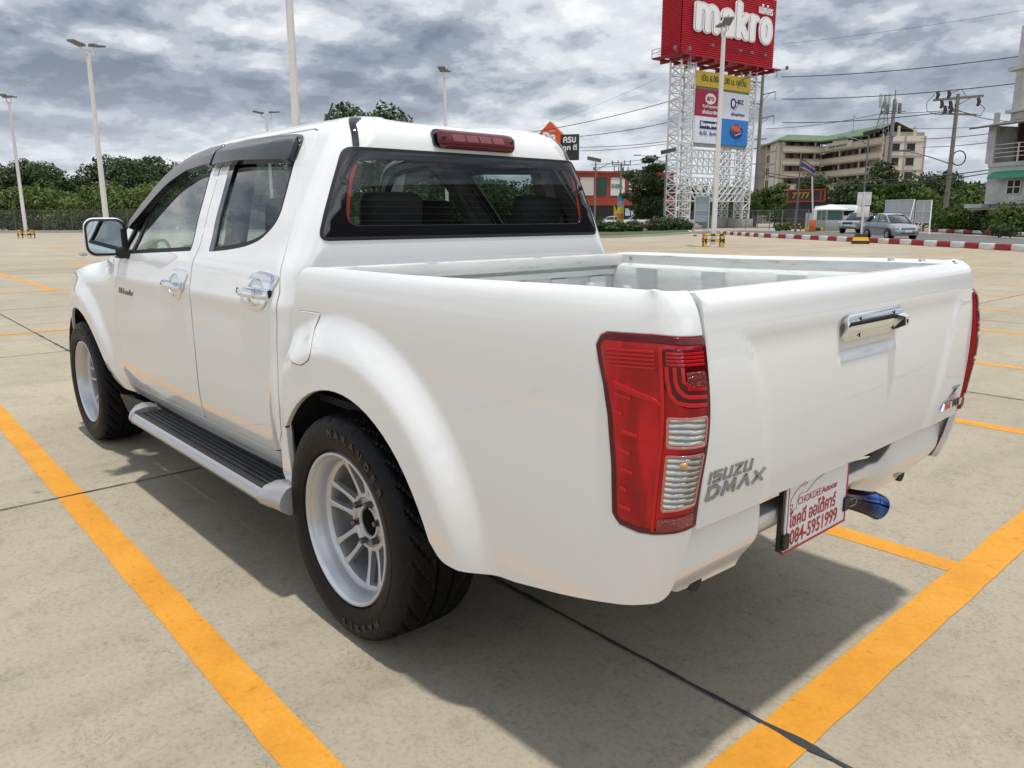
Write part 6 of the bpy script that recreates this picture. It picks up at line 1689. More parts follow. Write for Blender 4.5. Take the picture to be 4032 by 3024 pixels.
# solar street lamps
def solar(p,h,label,s=1,arm=1.0):
    t=thing('solar_street_lamp',(p[0],p[1],0),label,'street lamp','solar street lamps by the road'); az=tocam(p)-math.pi/2; ux,uy=math.cos(az),math.sin(az)
    link('pole',MB().tube([(0,0,0),(0,0,h-.3)],[.13,.08],8).mesh(),GALV,t)
    M=Matrix.Translation((0,0,h))@Matrix.Rotation(az,4,'Z')@Matrix.Rotation(math.radians(-12*s),4,'Y')@Matrix.Rotation(math.radians(14),4,'X')
    link('solar_panel',MB().bbox((0.2*s,0,0),(1.7,1.2,.09),.02,M=M).mesh(),pbr('panel_dark',(.10,.10,.11),rough=.4),t)
    mb=MB(); mb.tube([(0,0,h-1.3),(-ux*s*1.0*arm,-uy*s*1.0*arm,h-.7),(-ux*s*1.9*arm,-uy*s*1.9*arm,h-.4)],.05,6); mb.bbox((-ux*s*2.3*arm,-uy*s*2.3*arm,h-.36),(.9,.3,.10),.03,rz=az); link('lamp_arm',mb.mesh(),GALV,t)
solar((63.23,-69.88),8.2,'solar street lamp nearest the cab with its panel tilted over the orange building',1)
solar((53.44,-70.80),8.6,'solar street lamp immediately left of the sign tower with a long arm to the left',-1,1.4)
solar((38.16,-86.95),10.5,'tall solar street lamp in front of the apartment block',-1,1.2)
# flag pole
fl_=(35.05,-66.59); FG=thing('flag_pole',(fl_[0],fl_[1],0),'grey flag pole flying a faded red, white and blue striped flag','flag pole')
h=((35.13,-66.55,7.11))[2]; link('pole',MB().tube([(0,0,0),(0,0,h)],[.10,.06],8).mesh(),STEEL,FG)
az=tocam(fl_)-math.pi/2; ux,uy=math.cos(az),math.sin(az)
FC=[pbr('flag_red',(.24,.08,.08),rough=.8),pbr('flag_white',(.32,.31,.35),rough=.8),pbr('flag_blue',(.05,.06,.16),rough=.8)]
mb=MB(); H0=h-1.5; rows=[(0,.17,0),(.17,.33,1),(.33,.67,2),(.67,.83,1),(.83,1,0)]
for (a,b,mi) in rows:
    mb.mi=mi
    for i in range(10):
        def pt(t,v): d=-(.07+1.25*t); w=.16*math.sin(t*7); return (ux*d-uy*w,uy*d+ux*w,H0+1.0*(v-.5)*(1-.15*t)-.75*t**1.2+.5)
        t0,t1=i/10,(i+1)/10; mb.add([pt(t0,a),pt(t1,a),pt(t1,b),pt(t0,b)],[(0,1,2,3)])
link('flag',mb.mesh(True,recalc=False),FC,FG)
g=MB()
for i in range(4):
    g.mi=i%2
    for dx in (-.5,.5): g.tube([(dx,0,i*.18),(dx,0,i*.18+.18)],.06,6)
    g.tube([(-.5+i*.25,0,.70),(-.25+i*.25,0,.70)],.06,6)
link('guard_rail',g.mesh(),[YB1,YB2],FG)
# ---------------- sign post at the kerb
sp_=(16.14,-38.38); SPt=thing('traffic_sign_post',(sp_[0],sp_[1],0),'white sign post with square plates seen from behind, on a yellow and black base','sign post',rz=tocam(sp_))
link('post',MB().tube([(0,0,0),(0,0,2.6)],.05,8).mesh(),POSTW,SPt)
mb=MB(); mb.bbox((-.06,0,2.26),(.03,.62,.66),.01); mb.bbox((-.05,.0,1.62),(.03,.58,.52),.01); link('sign_plate',mb.mesh(),pbr('plate_white',(.62,.62,.62),rough=.5),SPt)
fr2=MB()
for y in (-.31,.31): fr2.box(-.045,-.03,y-.02,y+.02,1.94,2.58)
for z in (1.95,2.57): fr2.box(-.045,-.03,-.31,.31,z-.02,z+.02)
link('plate_rim',fr2.mesh(False),POSTW,SPt)
mb=MB()
for i,(a,b,z0,z1) in enumerate(((.44,.40,0,.16),(.40,.33,.16,.34),(.33,.28,.34,.50))):
    mb.mi=1-i%2; mb.add([(-a,-a,z0),(a,-a,z0),(a,a,z0),(-a,a,z0),(-b,-b,z1),(b,-b,z1),(b,b,z1),(-b,b,z1)],[(0,1,5,4),(1,2,6,5),(2,3,7,6),(3,0,4,7),(4,5,6,7)])
link('base',mb.mesh(False),[YB1,YB2],SPt)
# ---------------- cars
TYR=pbr('car_tyre',(.015,.015,.015),rough=.7); CGL=pbr('car_glass',(.015,.018,.020),rough=.05,coat=1); HLM=pbr('car_headlight',(.55,.55,.52),rough=.1,metal=.4,coat=1); SILVER=pbr('silver_paint',(.36,.38,.41),rough=.25,metal=.7,coat=1); WHP=pbr('car_white',(.72,.72,.72),rough=.3,coat=1); DARKP=pbr('car_dark',(.02,.02,.025),rough=.2,coat=1); GRL=pbr('car_grille',(.05,.05,.055),rough=.3,metal=.5); PLT=pbr('plate_pale',(.6,.6,.58),rough=.5); TLR=pbr('car_tail',(.35,.01,.01),rough=.2,coat=1)
CHR=pbr('car_chrome',(.6,.6,.62),rough=.12,metal=1)
def loft(sts,k=None):
    mb=MB(); n=len(sts[0]); vs=[p for s in sts for p in s]
    return mb.add(vs,[(i*n+j,i*n+(j+1)%n,(i+1)*n+(j+1)%n,(i+1)*n+j) for i in range(len(sts)-1) for j in range(n)]+[tuple(range(n)),tuple(range((len(sts)-1)*n,len(sts)*n))])
def car(name,loc,rz,label,cat,paint,kind='sedan',group=None,L=4.4,Wd=1.70,H=1.47,wr=.31):
    t=thing(name,(loc[0],loc[1],0),label,cat,group,rz=rz); w=Wd/2
    if kind=='sedan':
        t.scale=(.98,1,1.06)
        prof=[(-.50,.40,.62,.86),(-.485,.26,.80,.95),(-.44,.22,.99,.98),(-.34,.21,1.02,1),(-.1,.20,.98,1),(.12,.20,.96,1),(.25,.21,.93,.99),(.36,.22,.86,.97),(.44,.22,.76,.93),(.485,.24,.66,.84),(.50,.30,.55,.72)]
        gh=[(-.40,.99,.80),(-.27,1.38,.70),(-.14,1.47,.69),(.02,1.46,.69),(.13,1.36,.70),(.285,.93,.82)]
    else:
        prof=[(-.50,.50,.98,.94),(-.49,.40,1.05,.98),(-.3,.38,1.06,1),(-.1,.34,1.08,1),(.15,.34,1.08,1),(.25,.35,1.10,1),(.36,.36,1.06,.98),(.44,.38,.98,.94),(.485,.40,.85,.86),(.50,.46,.70,.78)]
        gh=[(-.19,1.06,.86),(-.165,1.66,.72),(-.05,1.76,.70),(.08,1.74,.70),(.145,1.66,.72),(.27,1.09,.84)]
    st=[]
    for (x,z0,z1,ww) in prof:
        x*=L; q=w*ww; zm=(z0+z1)/2
        st.append([(x,-q*.93,z0),(x,-q,zm-.05),(x,-q*.995,zm+.12),(x,-q*.93,z1-.03),(x,-q*.80,z1),(x,0,z1+.02),(x,q*.80,z1),(x,q*.93,z1-.03),(x,q*.995,zm+.12),(x,q,zm-.05),(x,q*.93,z0),(x,0,z0)])
    bd=link('body',loft(st).mesh(True,50),paint,t)
    gs=[]
    for (x,z,yy) in gh: x*=L; gs.append([(x,-w*yy,z-.03),(x,-w*yy*.9,z),(x,0,z+.03),(x,w*yy*.9,z),(x,w*yy,z-.03),(x,w*.84,.9 if kind=='sedan' else 1.05),(x,-w*.84,.9 if kind=='sedan' else 1.05)])
    link('windows',loft(gs).mesh(True,50),CGL,t)
    rf=MB(); rr_=gh[1:5]; vs=[]
    for (x,z,yy) in rr_: x*=L; vs+=[(x,-w*yy-.005,z-.015),(x,-w*yy*.88,z+.018),(x,0,z+.045),(x,w*yy*.88,z+.018),(x,w*yy+.005,z-.015)]
    rf.add(vs,[(i*5+j,i*5+j+1,(i+1)*5+j+1,(i+1)*5+j) for i in range(3) for j in range(4)])
    zb=.97 if kind=='sedan' else 1.08
    for s in (-1,1):
        g=gh
        def gp(i,dz=0): return (g[i][0]*L,s*(w*g[i][2]+.012),g[i][1]-.02+dz)
        rf.bar(gp(4),(g[5][0]*L,s*w*.845,g[5][1]),.07,.05); rf.bar(gp(1),(g[0][0]*L,s*w*.845,g[0][1]),.16,.05)
        mx=(g[2][0]*.6+g[3][0]*.4)*L; rf.bar((mx,s*(w*g[2][2]+.01),g[2][1]-.03),(mx+.03,s*w*.868,zb),.07,.05)
    link('roof',rf.mesh(),paint,t)
    f=.5*L
    for s in (-1,1):
        hh=.64 if kind=='sedan' else .88
        link('headlight',MB().bbox((f-.16,s*w*.70,hh),(.24,.40,.13 if kind=='sedan' else .2),.04,rz=-s*.5).mesh(),HLM,t)
        link('tail_light',MB().bbox((-f+.05,s*w*.80,.82),(.12,.26,.22),.03).mesh(),TLR,t)
        link('wing_mirror',MB().bbox((.20*L if kind=='sedan' else .19*L,s*(w+.10),zb+.06),(.10,.20,.14),.04).mesh(),paint,t)
    link('grille',MB().bbox((f-.03,0,.60 if kind=='sedan' else .86),(.06,.86,.12 if kind=='sedan' else .2),.03).mesh(),GRL,t)
    link('grille_bar',MB().bbox((f-.005,0,.63 if kind=='sedan' else .88),(.04,.80,.025),.008).mesh(),CHR,t)
    link('lower_intake',MB().bbox((f-.04,0,.36 if kind=='sedan' else .52),(.08,.95,.12),.03).mesh(),GRL,t)
    link('licence_plate',MB().bbox((f+.01,0,.46 if kind=='sedan' else .66),(.02,.42,.14),.006).mesh(),PLT,t)
    for x in (-.29*L,.30*L):
        for s in (-1,1):
            wm=MB().lathe([(0,.0),(wr*.62,.0),(wr*.92,.02),(wr,.0),(wr,-.18),(wr*.8,-.2)],24,'y'); wo=link('wheel',wm.mesh(),TYR,t); wo.location=(x,s*(w-.0),wr); wo.rotation_euler=(0,0,0 if s>0 else math.pi)
            rm=MB().lathe([(0,.012),(wr*.2,.015),(wr*.62,.012),(wr*.66,.022)],20,'y',fn=lambda i,j,r:r)
            ro=link('rim',rm.mesh(),CHR if paint is not DARKP else STEEL,wo)
            ar=MB().lathe([(wr*1.14,-.03),(wr*1.20,.004)],24,'y',(0,0,0)); ao=link('wheel_arch',ar.mesh(),UNDER,wo)
    ln=MB()
    for s in (-1,1):
        ln.box(-.02*L-.006,-.02*L+.006,s*(w+.001)-.002,s*(w+.001)+.002,.32,zb-.03); ln.box(.20*L-.006,.20*L+.006,s*(w*.995)-.002,s*(w*.995)+.002,.32,zb-.05)
    link('door_line',ln.mesh(False),DARKP,t)
    if kind=='pickup':
        bb=MB(); bb.box(-.48*L,-.2*L,-w*.80,w*.80,1.062,1.085); link('bed_opening',bb.mesh(False),DARKP,t)
    return t
cs_=(19.04,-48.78); car('sedan',cs_,tocam(cs_)+math.radians(28),'silver four door sedan driving along the road behind the kerb blocks','sedan',SILVER,'sedan')
cp_=(28.45,-65.41); car('pickup',cp_,tocam(cp_)+math.radians(-24),'silver pickup waiting behind the silver sedan, beside the guard booth','pickup',SILVER,'pickup',L=5.1,Wd=1.8,wr=.38)
c1=(72.44,-89.48); car('pickup',c1,tocam(c1)+math.radians(-82),'white pickup parked beyond the hedge left of the big tree','pickup',WHP,'pickup',L=5.2,Wd=1.8,wr=.38)
c2=(66.15,-86.81); car('sedan',c2,tocam(c2)+math.radians(-75),'white car with a dark roof beyond the hedge just left of the sign tower','car',WHP,'sedan')
c3=(74.94,-87.39); car('sedan',c3,tocam(c3)+math.radians(95),'white car half hidden behind the cab in front of the orange building','car',WHP,'sedan')
c4=(66.05,-99.20); car('sedan',c4,tocam(c4)+math.radians(90),'dark red car passing behind the sign tower','car',pbr('car_red',(.12,.015,.02),rough=.25,coat=1),'sedan')
# white van behind the guard booth
v_=(35.69,-77.48); VN=thing('van',(v_[0],v_[1],0),'white high roofed van with red lettering blocks parked behind the silver pickup','van',rz=tocam(v_)+math.radians(70))
loftv=[]
for x,z0,z1,w in ((-2.9,.4,2.1,.80),(-2.8,.35,2.45,.88),(-1,.35,2.6,.92),(1.2,.35,2.55,.92),(1.9,.35,2.2,.90),(2.5,.38,1.25,.86),(2.75,.42,.95,.78)): loftv.append([(x,-w,z0),(x,-w,z1-.35),(x,-w*.8,z1),(x,w*.8,z1),(x,w,z1-.35),(x,w,z0)])
link('body',loft(loftv).mesh(True,50),WHP,VN)
mb=MB()
for s in (-1,1): mb.box(-2.2,1.3,s*.925-.01,s*.925+.01,1.5,2.0); 
link('windows',mb.mesh(False),CGL,VN); mb=MB()
for s in (-1,1): mb.box(-1.9,-.9,s*.93-.01,s*.93+.01,.85,1.3); mb.box(-.4,.2,s*.93-.01,s*.93+.01,.85,1.3)
link('red_block',mb.mesh(False),KR,VN)
for x in (-1.9,1.7):
    for s in (-1,1): o=link('wheel',MB().lathe([(0,0),(.28,0),(.34,-.02),(.34,-.2)],20,'y').mesh(),TYR,VN); o.location=(x,s*.92,.34); o.rotation_euler=(0,0,0 if s>0 else math.pi)
# ---------------- guard booth, barrier, hazard kerb
gb=(36.04,-75.08); GBt=thing('guard_booth',(gb[0],gb[1],0),'small guard booth with a white hipped roof, green glass and grey lower walls','guard booth',rz=tocam(gb)+.5)
mb=MB(); mb.bbox((0,0,.53),(2.6,2.2,1.06),.03); link('wall',mb.mesh(),pbr('booth_grey',(.30,.33,.34),rough=.6),GBt)
mb=MB(); mb.box(-.92,.92,-.82,.82,1.06,2.0); link('glazing',mb.mesh(False),pbr('booth_glass',(.10,.20,.18),rough=.12,coat=1),GBt)
mb=MB(); [mb.box(x-.05,x+.05,y-.05,y+.05,1.06,2.0) for x in (-.94,0,.94) for y in (-.84,.84)]; link('frame',mb.mesh(False),pbr('booth_frame',(.45,.48,.47),rough=.5),GBt)
mb=MB(); mb.add([(-1.35,-1.2,2.02),(1.35,-1.2,2.02),(1.35,1.2,2.02),(-1.35,1.2,2.02),(-.4,0,2.6),(.4,0,2.6),(-1.35,-1.2,2.12),(1.35,-1.2,2.12),(1.35,1.2,2.12),(-1.35,1.2,2.12)],[(0,1,2,3),(0,1,7,6),(1,2,8,7),(2,3,9,8),(3,0,6,9),(6,7,5,4),(7,8,5),(8,9,4,5),(9,6,4)]); link('roof',mb.mesh(False),pbr('booth_roof',(.72,.72,.72),rough=.5),GBt)
bo_=(34.69,-69.04); BR=thing('barrier_machine',(bo_[0],bo_[1],0),'orange car park barrier cabinet with a raised white arm beside the guard booth','barrier',rz=tocam(bo_))
link('cabinet',MB().bbox((0,0,.56),(.45,.6,1.12),.05).mesh(),pbr('barrier_orange',(.62,.14,.03),rough=.45),BR)
link('arm',MB().bar((0,0,1.2),(0,-.35,5.1),.14,.08).mesh(False),POSTW,BR); mb=MB(); [mb.bar((-.01,-.35*(k/6),1.5+3.5*k/6),(-.01,-.35*(k/6)-.03,1.85+3.5*k/6),.145,.09) for k in (0,2,4)]; link('arm_band',mb.mesh(False),KR,BR)
hz=walk([(36.20,-71.41),(35.66,-76.49)],1.1); 
for i,(p,a) in enumerate(hz):
    o=link('hazard_kerb_block',MB().bbox((0,0,.16),(1.08,.35,.32),.03).mesh(),YB1 if i%2==0 else YB2); o.location=(p.x,p.y,0); o.rotation_euler=(0,0,a); tag(o,('yellow' if i%2==0 else 'black')+' kerb block in the short striped row at the foot of the guard booth','kerb block','yellow and black kerb blocks below the guard booth')
# frames of banner panels
ba=(27.68,-67.93); bb_=(25.57,-68.79)
def banner(px0,px1,d,label,zt,lean):
    a,b=px0,px1; t=thing('banner_frame',(a[0],a[1],0),label,'banner frame','white banner frames by the road',rz=math.atan2(b[1]-a[1],b[0]-a[0])); L=math.hypot(b[0]-a[0],b[1]-a[1])
    z0=.9
    link('sheet',MB().box(0,L,.02,.04,z0,zt).mesh(False),pbr('banner_grey',(.50,.50,.51),rough=.7,var=(1,.1)),t)
    mb=MB()
    for x in (0,L/2,L): mb.bar((x,0,0),(x,0,zt),.07)
    for z in (z0,(z0+zt)*.5,zt): mb.bar((0,0,z),(L,0,z),.07)
    mb.bar((L,0,zt),(L+.6,-1.2,0),.07); link('frame',mb.mesh(False),POSTW,t)
banner((26.79,-66.13),(24.08,-65.08),0,'wide white banner frame with two sheets behind the silver sedan',2.72,0)
banner((23.93,-65.14),(22.75,-65.05),0,'narrow white banner frame leaning beside the wide one, left of the bushes',2.62,0)
# notice board frame under the tower and trolley
nb=(43.50,-63.74); NB=thing('notice_board',(nb[0],nb[1],0),'blank grey notice board in a white frame standing under the sign tower','notice board',rz=tocam(nb)+math.pi/2)
link('board',MB().box(-.62,.62,-.03,.03,.9,3.3).mesh(False),pbr('notice_grey',(.34,.38,.39),rough=.5),NB); mb=MB(); [mb.bar((x,-.05,0),(x,-.05,3.4),.12) for x in (-.68,.68)]; mb.bar((-.68,-.05,3.4),(.68,-.05,3.4),.12); mb.bar((-.68,-.05,2.0),(.68,-.05,2.0),.05); link('frame',mb.mesh(False),pbr('frame_pale',(.5,.53,.53),rough=.5),NB)
sc_=(32.16,-47.27); ST=thing('shopping_trolley',(sc_[0],sc_[1],0),'grey wire shopping trolley left at the tip of the grass island','shopping trolley',rz=1.0)
mb=MB()
for i in range(7):
    x=-.4+.8*i/6; mb.bar((x,-.26,.5),(x,-.28,.95),.015); mb.bar((x,.26,.5),(x,.28,.95),.015)
for z in (.5,.65,.8,.95):
    for y in (-.27,.27): mb.bar((-.4,y,z),(.42,y,z),.018)
    for x in (-.4,.42): mb.bar((x,-.27,z),(x,.27,z),.018)
link('basket',mb.mesh(False),GALV,ST); mb=MB(); mb.bar((-.42,-.25,.15),(-.42,-.25,1.0),.03); mb.bar((-.42,.25,.15),(-.42,.25,1.0),.03); mb.bar((-.45,-.28,1.05),(-.45,.28,1.05),.04); mb.bar((-.42,-.22,.15),(.4,-.18,.2),.03); mb.bar((-.42,.22,.15),(.4,.18,.2),.03); link('frame',mb.mesh(False),GALV,ST)
for x,y in ((-.4,-.22),(-.4,.22),(.38,-.18),(.38,.18)): o=link('wheel',MB().lathe([(0,.02),(.06,.02),(.06,-.02),(0,-.02)],12,'y').mesh(),TYR,ST); o.location=(x,y,.06)
# fence behind the tower
F2=thing('mesh_fence',(0,0,0),'low green grey mesh fence running behind the sign tower to the guard booth','fence')
A=Vector((60.15,-81.32)); B=Vector((40.63,-79.48)); n=12; mb=MB()
for i in range(n+1): p=A.lerp(B,i/n); link('post',MB().tube([(p.x,p.y,0),(p.x,p.y,2.2)],.05,6).mesh(),GALV,F2)
for z in (.3,1.2,2.15): mb.bar((A.x,A.y,z),(B.x,B.y,z),.04)
link('rail',mb.mesh(False),GALV,F2); link('mesh',MB().add([(A.x,A.y,.2),(B.x,B.y,.2),(B.x,B.y,2.15),(A.x,A.y,2.15)],[(0,1,2,3)]).mesh(False,recalc=False),meshm,F2)
hd_=(40.45,-80.70); HO=thing('hoarding',(hd_[0],hd_[1],0),'long pale grey sheet hoarding left of the guard booth','hoarding',rz=tocam(hd_)+math.pi/2)
link('sheet',MB().box(-1,5.0,-.03,.03,.2,1.8).mesh(False),pbr('hoard',(.42,.43,.44),rough=.7,var=(.8,.15)),HO); mb=MB(); [mb.bar((x,.08,0),(x,.08,1.85),.08) for x in (-1,1,3,5)]; link('post',mb.mesh(False),GALV,HO)
# ---------------- trees and bushes on the right
for i,(p,h,w,st,mt,lab,n) in enumerate([
 ((62.35,-79.64),9.00,8.5,'layer',LEAFD,'tall dark layered tree between the orange building and the sign tower',5200),
 ((53.67,-95.13),5.55,8,'layer',LEAFY,'bright green spreading tree just right of the tower base',3600),
 ((80.30,-123.35),7.76,9,'round',LEAFD,'tree crown behind the lattice of the tower',1800),
 ((51.79,-100.73),7.34,6.5,'round',LEAFD,'dark tree behind the flag in front of the apartment balconies',3000),
 ((45.62,-99.33),6.21,7.5,'layer',LEAFD,'dark layered tree right of the gold numbered sign',3600),
 ((40.78,-97.13),8.22,6.5,'layer',LEAFD,'slim dark tree rising in front of the right end of the apartments',3000),
 ((36.90,-94.42),5.42,9,'layer',LEAFY,'broad green tree behind the white banner frames',4200),
 ((39.51,-110.56),7.28,8,'round',LEAFD,'dark tree filling the gap right of the apartments',3000),
 ((37.47,-115.52),6.46,8,'round',LEAF,'mid green tree behind the utility pole',3000),
 ((25.43,-81.59),3.79,6.5,'round',LEAFY,'bright bushy tree between the utility pole and the shophouse',3000)]):
    tree(p,h,w,lab,'trees across the road on the right',mt,seed=30+i,n=n,size=.24,style=st,trunk=.2)
for i,(p,h,w,lab,mt) in enumerate([((27.55,-77.88),2.0,3.4,'small round green bush left of the utility pole foot',LEAFY),((23.86,-72.81),2.5,3.9,'large bright bush directly behind the far kerb, right of the pole foot',LEAFY),((21.16,-69.13),2.5,4.2,'largest bright green bush below the shophouse wall',LEAFY),((19.00,-66.16),2.1,3.4,'rightmost of the three joined bright bushes before the shophouse door',LEAF),((15.33,-61.10),2.6,4.0,'bright bush at the right edge of the picture in front of the shophouse',LEAFY),((14.85,-55.56),1.0,3.2,'low dark ground bush in front of the shophouse door',LEAFD),((38.62,-71.48),.9,1.0,'small sprouting weed clump near the flag pole foot',LEAFL),((39.32,-71.09),.8,1.2,'tiny weed clump left of the flag pole foot',LEAFL)]):
    tree(p,h,w,lab,None,mt,seed=80+i,n=1900 if h>2 else 500,size=.15 if h>2 else .10,style='bush',name='bush',cat='bush')
# ---------------- apartment block
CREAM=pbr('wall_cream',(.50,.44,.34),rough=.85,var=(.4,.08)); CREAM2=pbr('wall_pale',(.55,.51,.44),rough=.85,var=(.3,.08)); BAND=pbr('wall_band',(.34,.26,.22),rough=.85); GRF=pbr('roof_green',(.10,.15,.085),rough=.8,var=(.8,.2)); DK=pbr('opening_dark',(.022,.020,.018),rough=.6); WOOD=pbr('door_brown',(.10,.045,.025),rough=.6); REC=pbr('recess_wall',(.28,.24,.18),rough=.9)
A_=(93.31,-158.84); B_=(87.15,-154.32); C_=(82.39,-163.71); D_=(64.48,-152.25); E_=(59.61,-157.48)
AP=thing('apartment_block',(0,0,0),'cream five storey apartment block with long balconies and a green roof behind the trees','apartment block')
BACK=Vector((B_[0]-CAMP.x,B_[1]-CAMP.y)).normalized()
def seg(a,b): a=Vector(a);b=Vector(b); d=(b-a); L=d.length; t=d/L; n=Vector((t.y,-t.x)); n=n if n.dot(BACK)<0 else -n; return a,t,n,L
def block(a,b,z0,z1,out,depth,mat,name='wall'):
    a,t,n,L=seg(a,b); p=[a+n*out,a+t*L+n*out,a+t*L-n*depth,a-n*depth]; mb=MB(); mb.add([(q.x,q.y,z0) for q in p]+[(q.x,q.y,z1) for q in p],[(0,1,5,4),(1,2,6,5),(2,3,7,6),(3,0,4,7),(4,5,6,7),(0,1,2,3)]); return link(name,mb.mesh(False),mat,AP)
FL=[0,3.0,6.0,9.0,12.0]
block(A_,B_,0,17.0,.9,1.0,CREAM2); block(D_,E_,0,16.25,.9,8,CREAM2)
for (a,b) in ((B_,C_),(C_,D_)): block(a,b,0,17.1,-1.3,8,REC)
def rect_on(mb,a,t,n,x0,x1,z0,z1,o0,o1):
    q=[a+t*x0+n*o0,a+t*x1+n*o0,a+t*x1+n*o1,a+t*x0+n*o1]; mb.add([(p.x,p.y,z0) for p in q]+[(p.x,p.y,z1) for p in q],[(0,1,5,4),(1,2,6,5),(2,3,7,6),(3,0,4,7),(4,5,6,7),(0,1,2,3)])
for (a0,b0,top) in ((B_,C_,17.0),(C_,D_,16.6)):
    a,t,n,L=seg(a0,b0)
    for k,z in enumerate((2.15,4.75,7.35,9.95,12.55,15.15)):
        bb=MB(); rect_on(bb,a,t,n,0,L,z-.25,z+.85,.9,.7); rect_on(bb,a,t,n,0,L,z-.35,z-.12,.9,-1.3); link('balcony',bb.mesh(False),CREAM if k!=2 else CREAM2,AP)
        rl=MB(); rect_on(rl,a,t,n,0,L,z+.85,z+1.0,.97,.65); rect_on(rl,a,t,n,0,L,z-.42,z-.28,.97,.6); link('balcony_band',rl.mesh(False),BAND,AP)
    ns=int(L/2.2)
    for k,z in enumerate((2.15,4.75,7.35,9.95,12.55,15.15)):
        for i in range(ns):
            x=.6+i*(L-1.0)/ns; dm=MB(); rect_on(dm,a,t,n,x,x+.85,z+.1 if i%2==0 else z+.9,z+2.1,-1.29,-1.2); link('door' if i%2==0 else 'window',dm.mesh(False),WOOD if (i*7+k)%3 else DK,AP)
    co=MB(); 
    for i in range(0,ns+1,3): rect_on(co,a,t,n,i*L/ns-.12,i*L/ns+.12,0,top,.68,.45)
    link('column',co.mesh(False),CREAM,AP)
    db_=MB(); rect_on(db_,a,t,n,0,L,0,2.6,-.9,-.85) 
# dark stair bay in the middle
a,t,n,L=seg(C_,D_); db_=MB()
for z in (4.75,7.35,9.95,12.55): rect_on(db_,a,t,n,-5.5,1.5,z+.9,z+2.3,-1.15,-1.05)
link('stair_bay',db_.mesh(False),DK,AP)
for (a0,b0,xs) in ((A_,B_,[.45]),(D_,E_,[.22,.62])):
    a,t,n,L=seg(a0,b0)
    for z in (5.3,7.9,10.5,13.1,15.7) if a0 is A_ else (5.8,8.4,11.0,13.6):
        for f in xs:
            wm=MB(); rect_on(wm,a,t,n,L*f-.75,L*f+.75,z-.1,z+1.25,.9,.93); link('window',wm.mesh(False),DK,AP)
            sm=MB(); rect_on(sm,a,t,n,L*f-.9,L*f+.9,z+1.25,z+1.38,.9,1.15); rect_on(sm,a,t,n,L*f-.9,L*f+.9,z-.22,z-.1,.9,1.05); link('window_sill',sm.mesh(False),BAND,AP)
    bm_=MB()
    for z in (4.6,7.2,9.8,12.4,15.0): rect_on(bm_,a,t,n,-.03,L+.03,z,z+.28,.9,.95)
    for x in (0,.44*L,L-.35): rect_on(bm_,a,t,n,x,x+.35,0,16.2,.9,.94)
    link('wall_band',bm_.mesh(False),BAND,AP)
# green roof over the wings: one strip with mitred corners
RPt=[Vector(A_),Vector(B_),Vector(C_),Vector((lerp(C_[0],D_[0],.86),lerp(C_[1],D_[1],.86)))]
NN=[seg(RPt[q],RPt[q+1])[2] for q in range(3)]; MN=[NN[0],(NN[0]+NN[1]).normalized(),(NN[1]+NN[2]).normalized(),NN[2]]
ZE_=[16.5,17.3,17.3,16.9]; ZR_=[17.0,18.8,18.8,19.3]
mb=MB(); vs=[]
for P_,m_,e_,r_ in zip(RPt,MN,ZE_,ZR_):
    a_=P_+m_*1.7; b_=P_-m_*4; c_=P_-m_*10; vs+=[(a_.x,a_.y,e_),(b_.x,b_.y,r_),(c_.x,c_.y,e_),(a_.x,a_.y,e_-.3)]
mb.add(vs,[(4*q,4*q+1,4*q+5,4*q+4) for q in range(3)]+[(4*q+1,4*q+2,4*q+6,4*q+5) for q in range(3)]+[(4*q,4*q+4,4*q+7,4*q+3) for q in range(3)]); link('roof',mb.mesh(False),GRF,AP)
a,t,n,L=seg(C_,D_); sg_=MB(); 
for i in range(13):
    an=math.pi*i/12
pts=[(L*.36+2.9*math.cos(math.pi*i/12),16.5+1.0*math.sin(math.pi*i/12)) for i in range(13)]; q=[a+t*x+n*1.05 for x,z in pts]; sg_.add([(p.x,p.y,z) for p,(x,z) in zip(q,pts)],[tuple(range(13))]); rect_on(sg_,a,t,n,L*.36-5,L*.36+4.5,15.2,16.5,.98,1.12); link('gable_sign',sg_.mesh(False),CREAM2,AP)
Mg=frame((a+t*(L*.36-4.2)+n*1.16).to_3d()+Vector((0,0,15.45)),t.to_3d() if t.to_3d().cross(Vector((0,0,1))).dot(n.to_3d())>0 else -t.to_3d(),(0,0,1)); link('sign_lettering',text_mb('เจริญชัย อพาร์ทเม้นท์',.8,.01,.01,Mg).mesh(False),pbr('sign_green',(.03,.12,.06)),AP)
pc=MB()
for f in (.30,.72): 
    a,t,n,L=seg(D_,E_); rect_on(pc,a,t,n,L*f-.2,L*f+.2,16.25,18.1 if f<.5 else 18.0,.5,.1)
link('roof_pillar',pc.mesh(False),CREAM,AP)
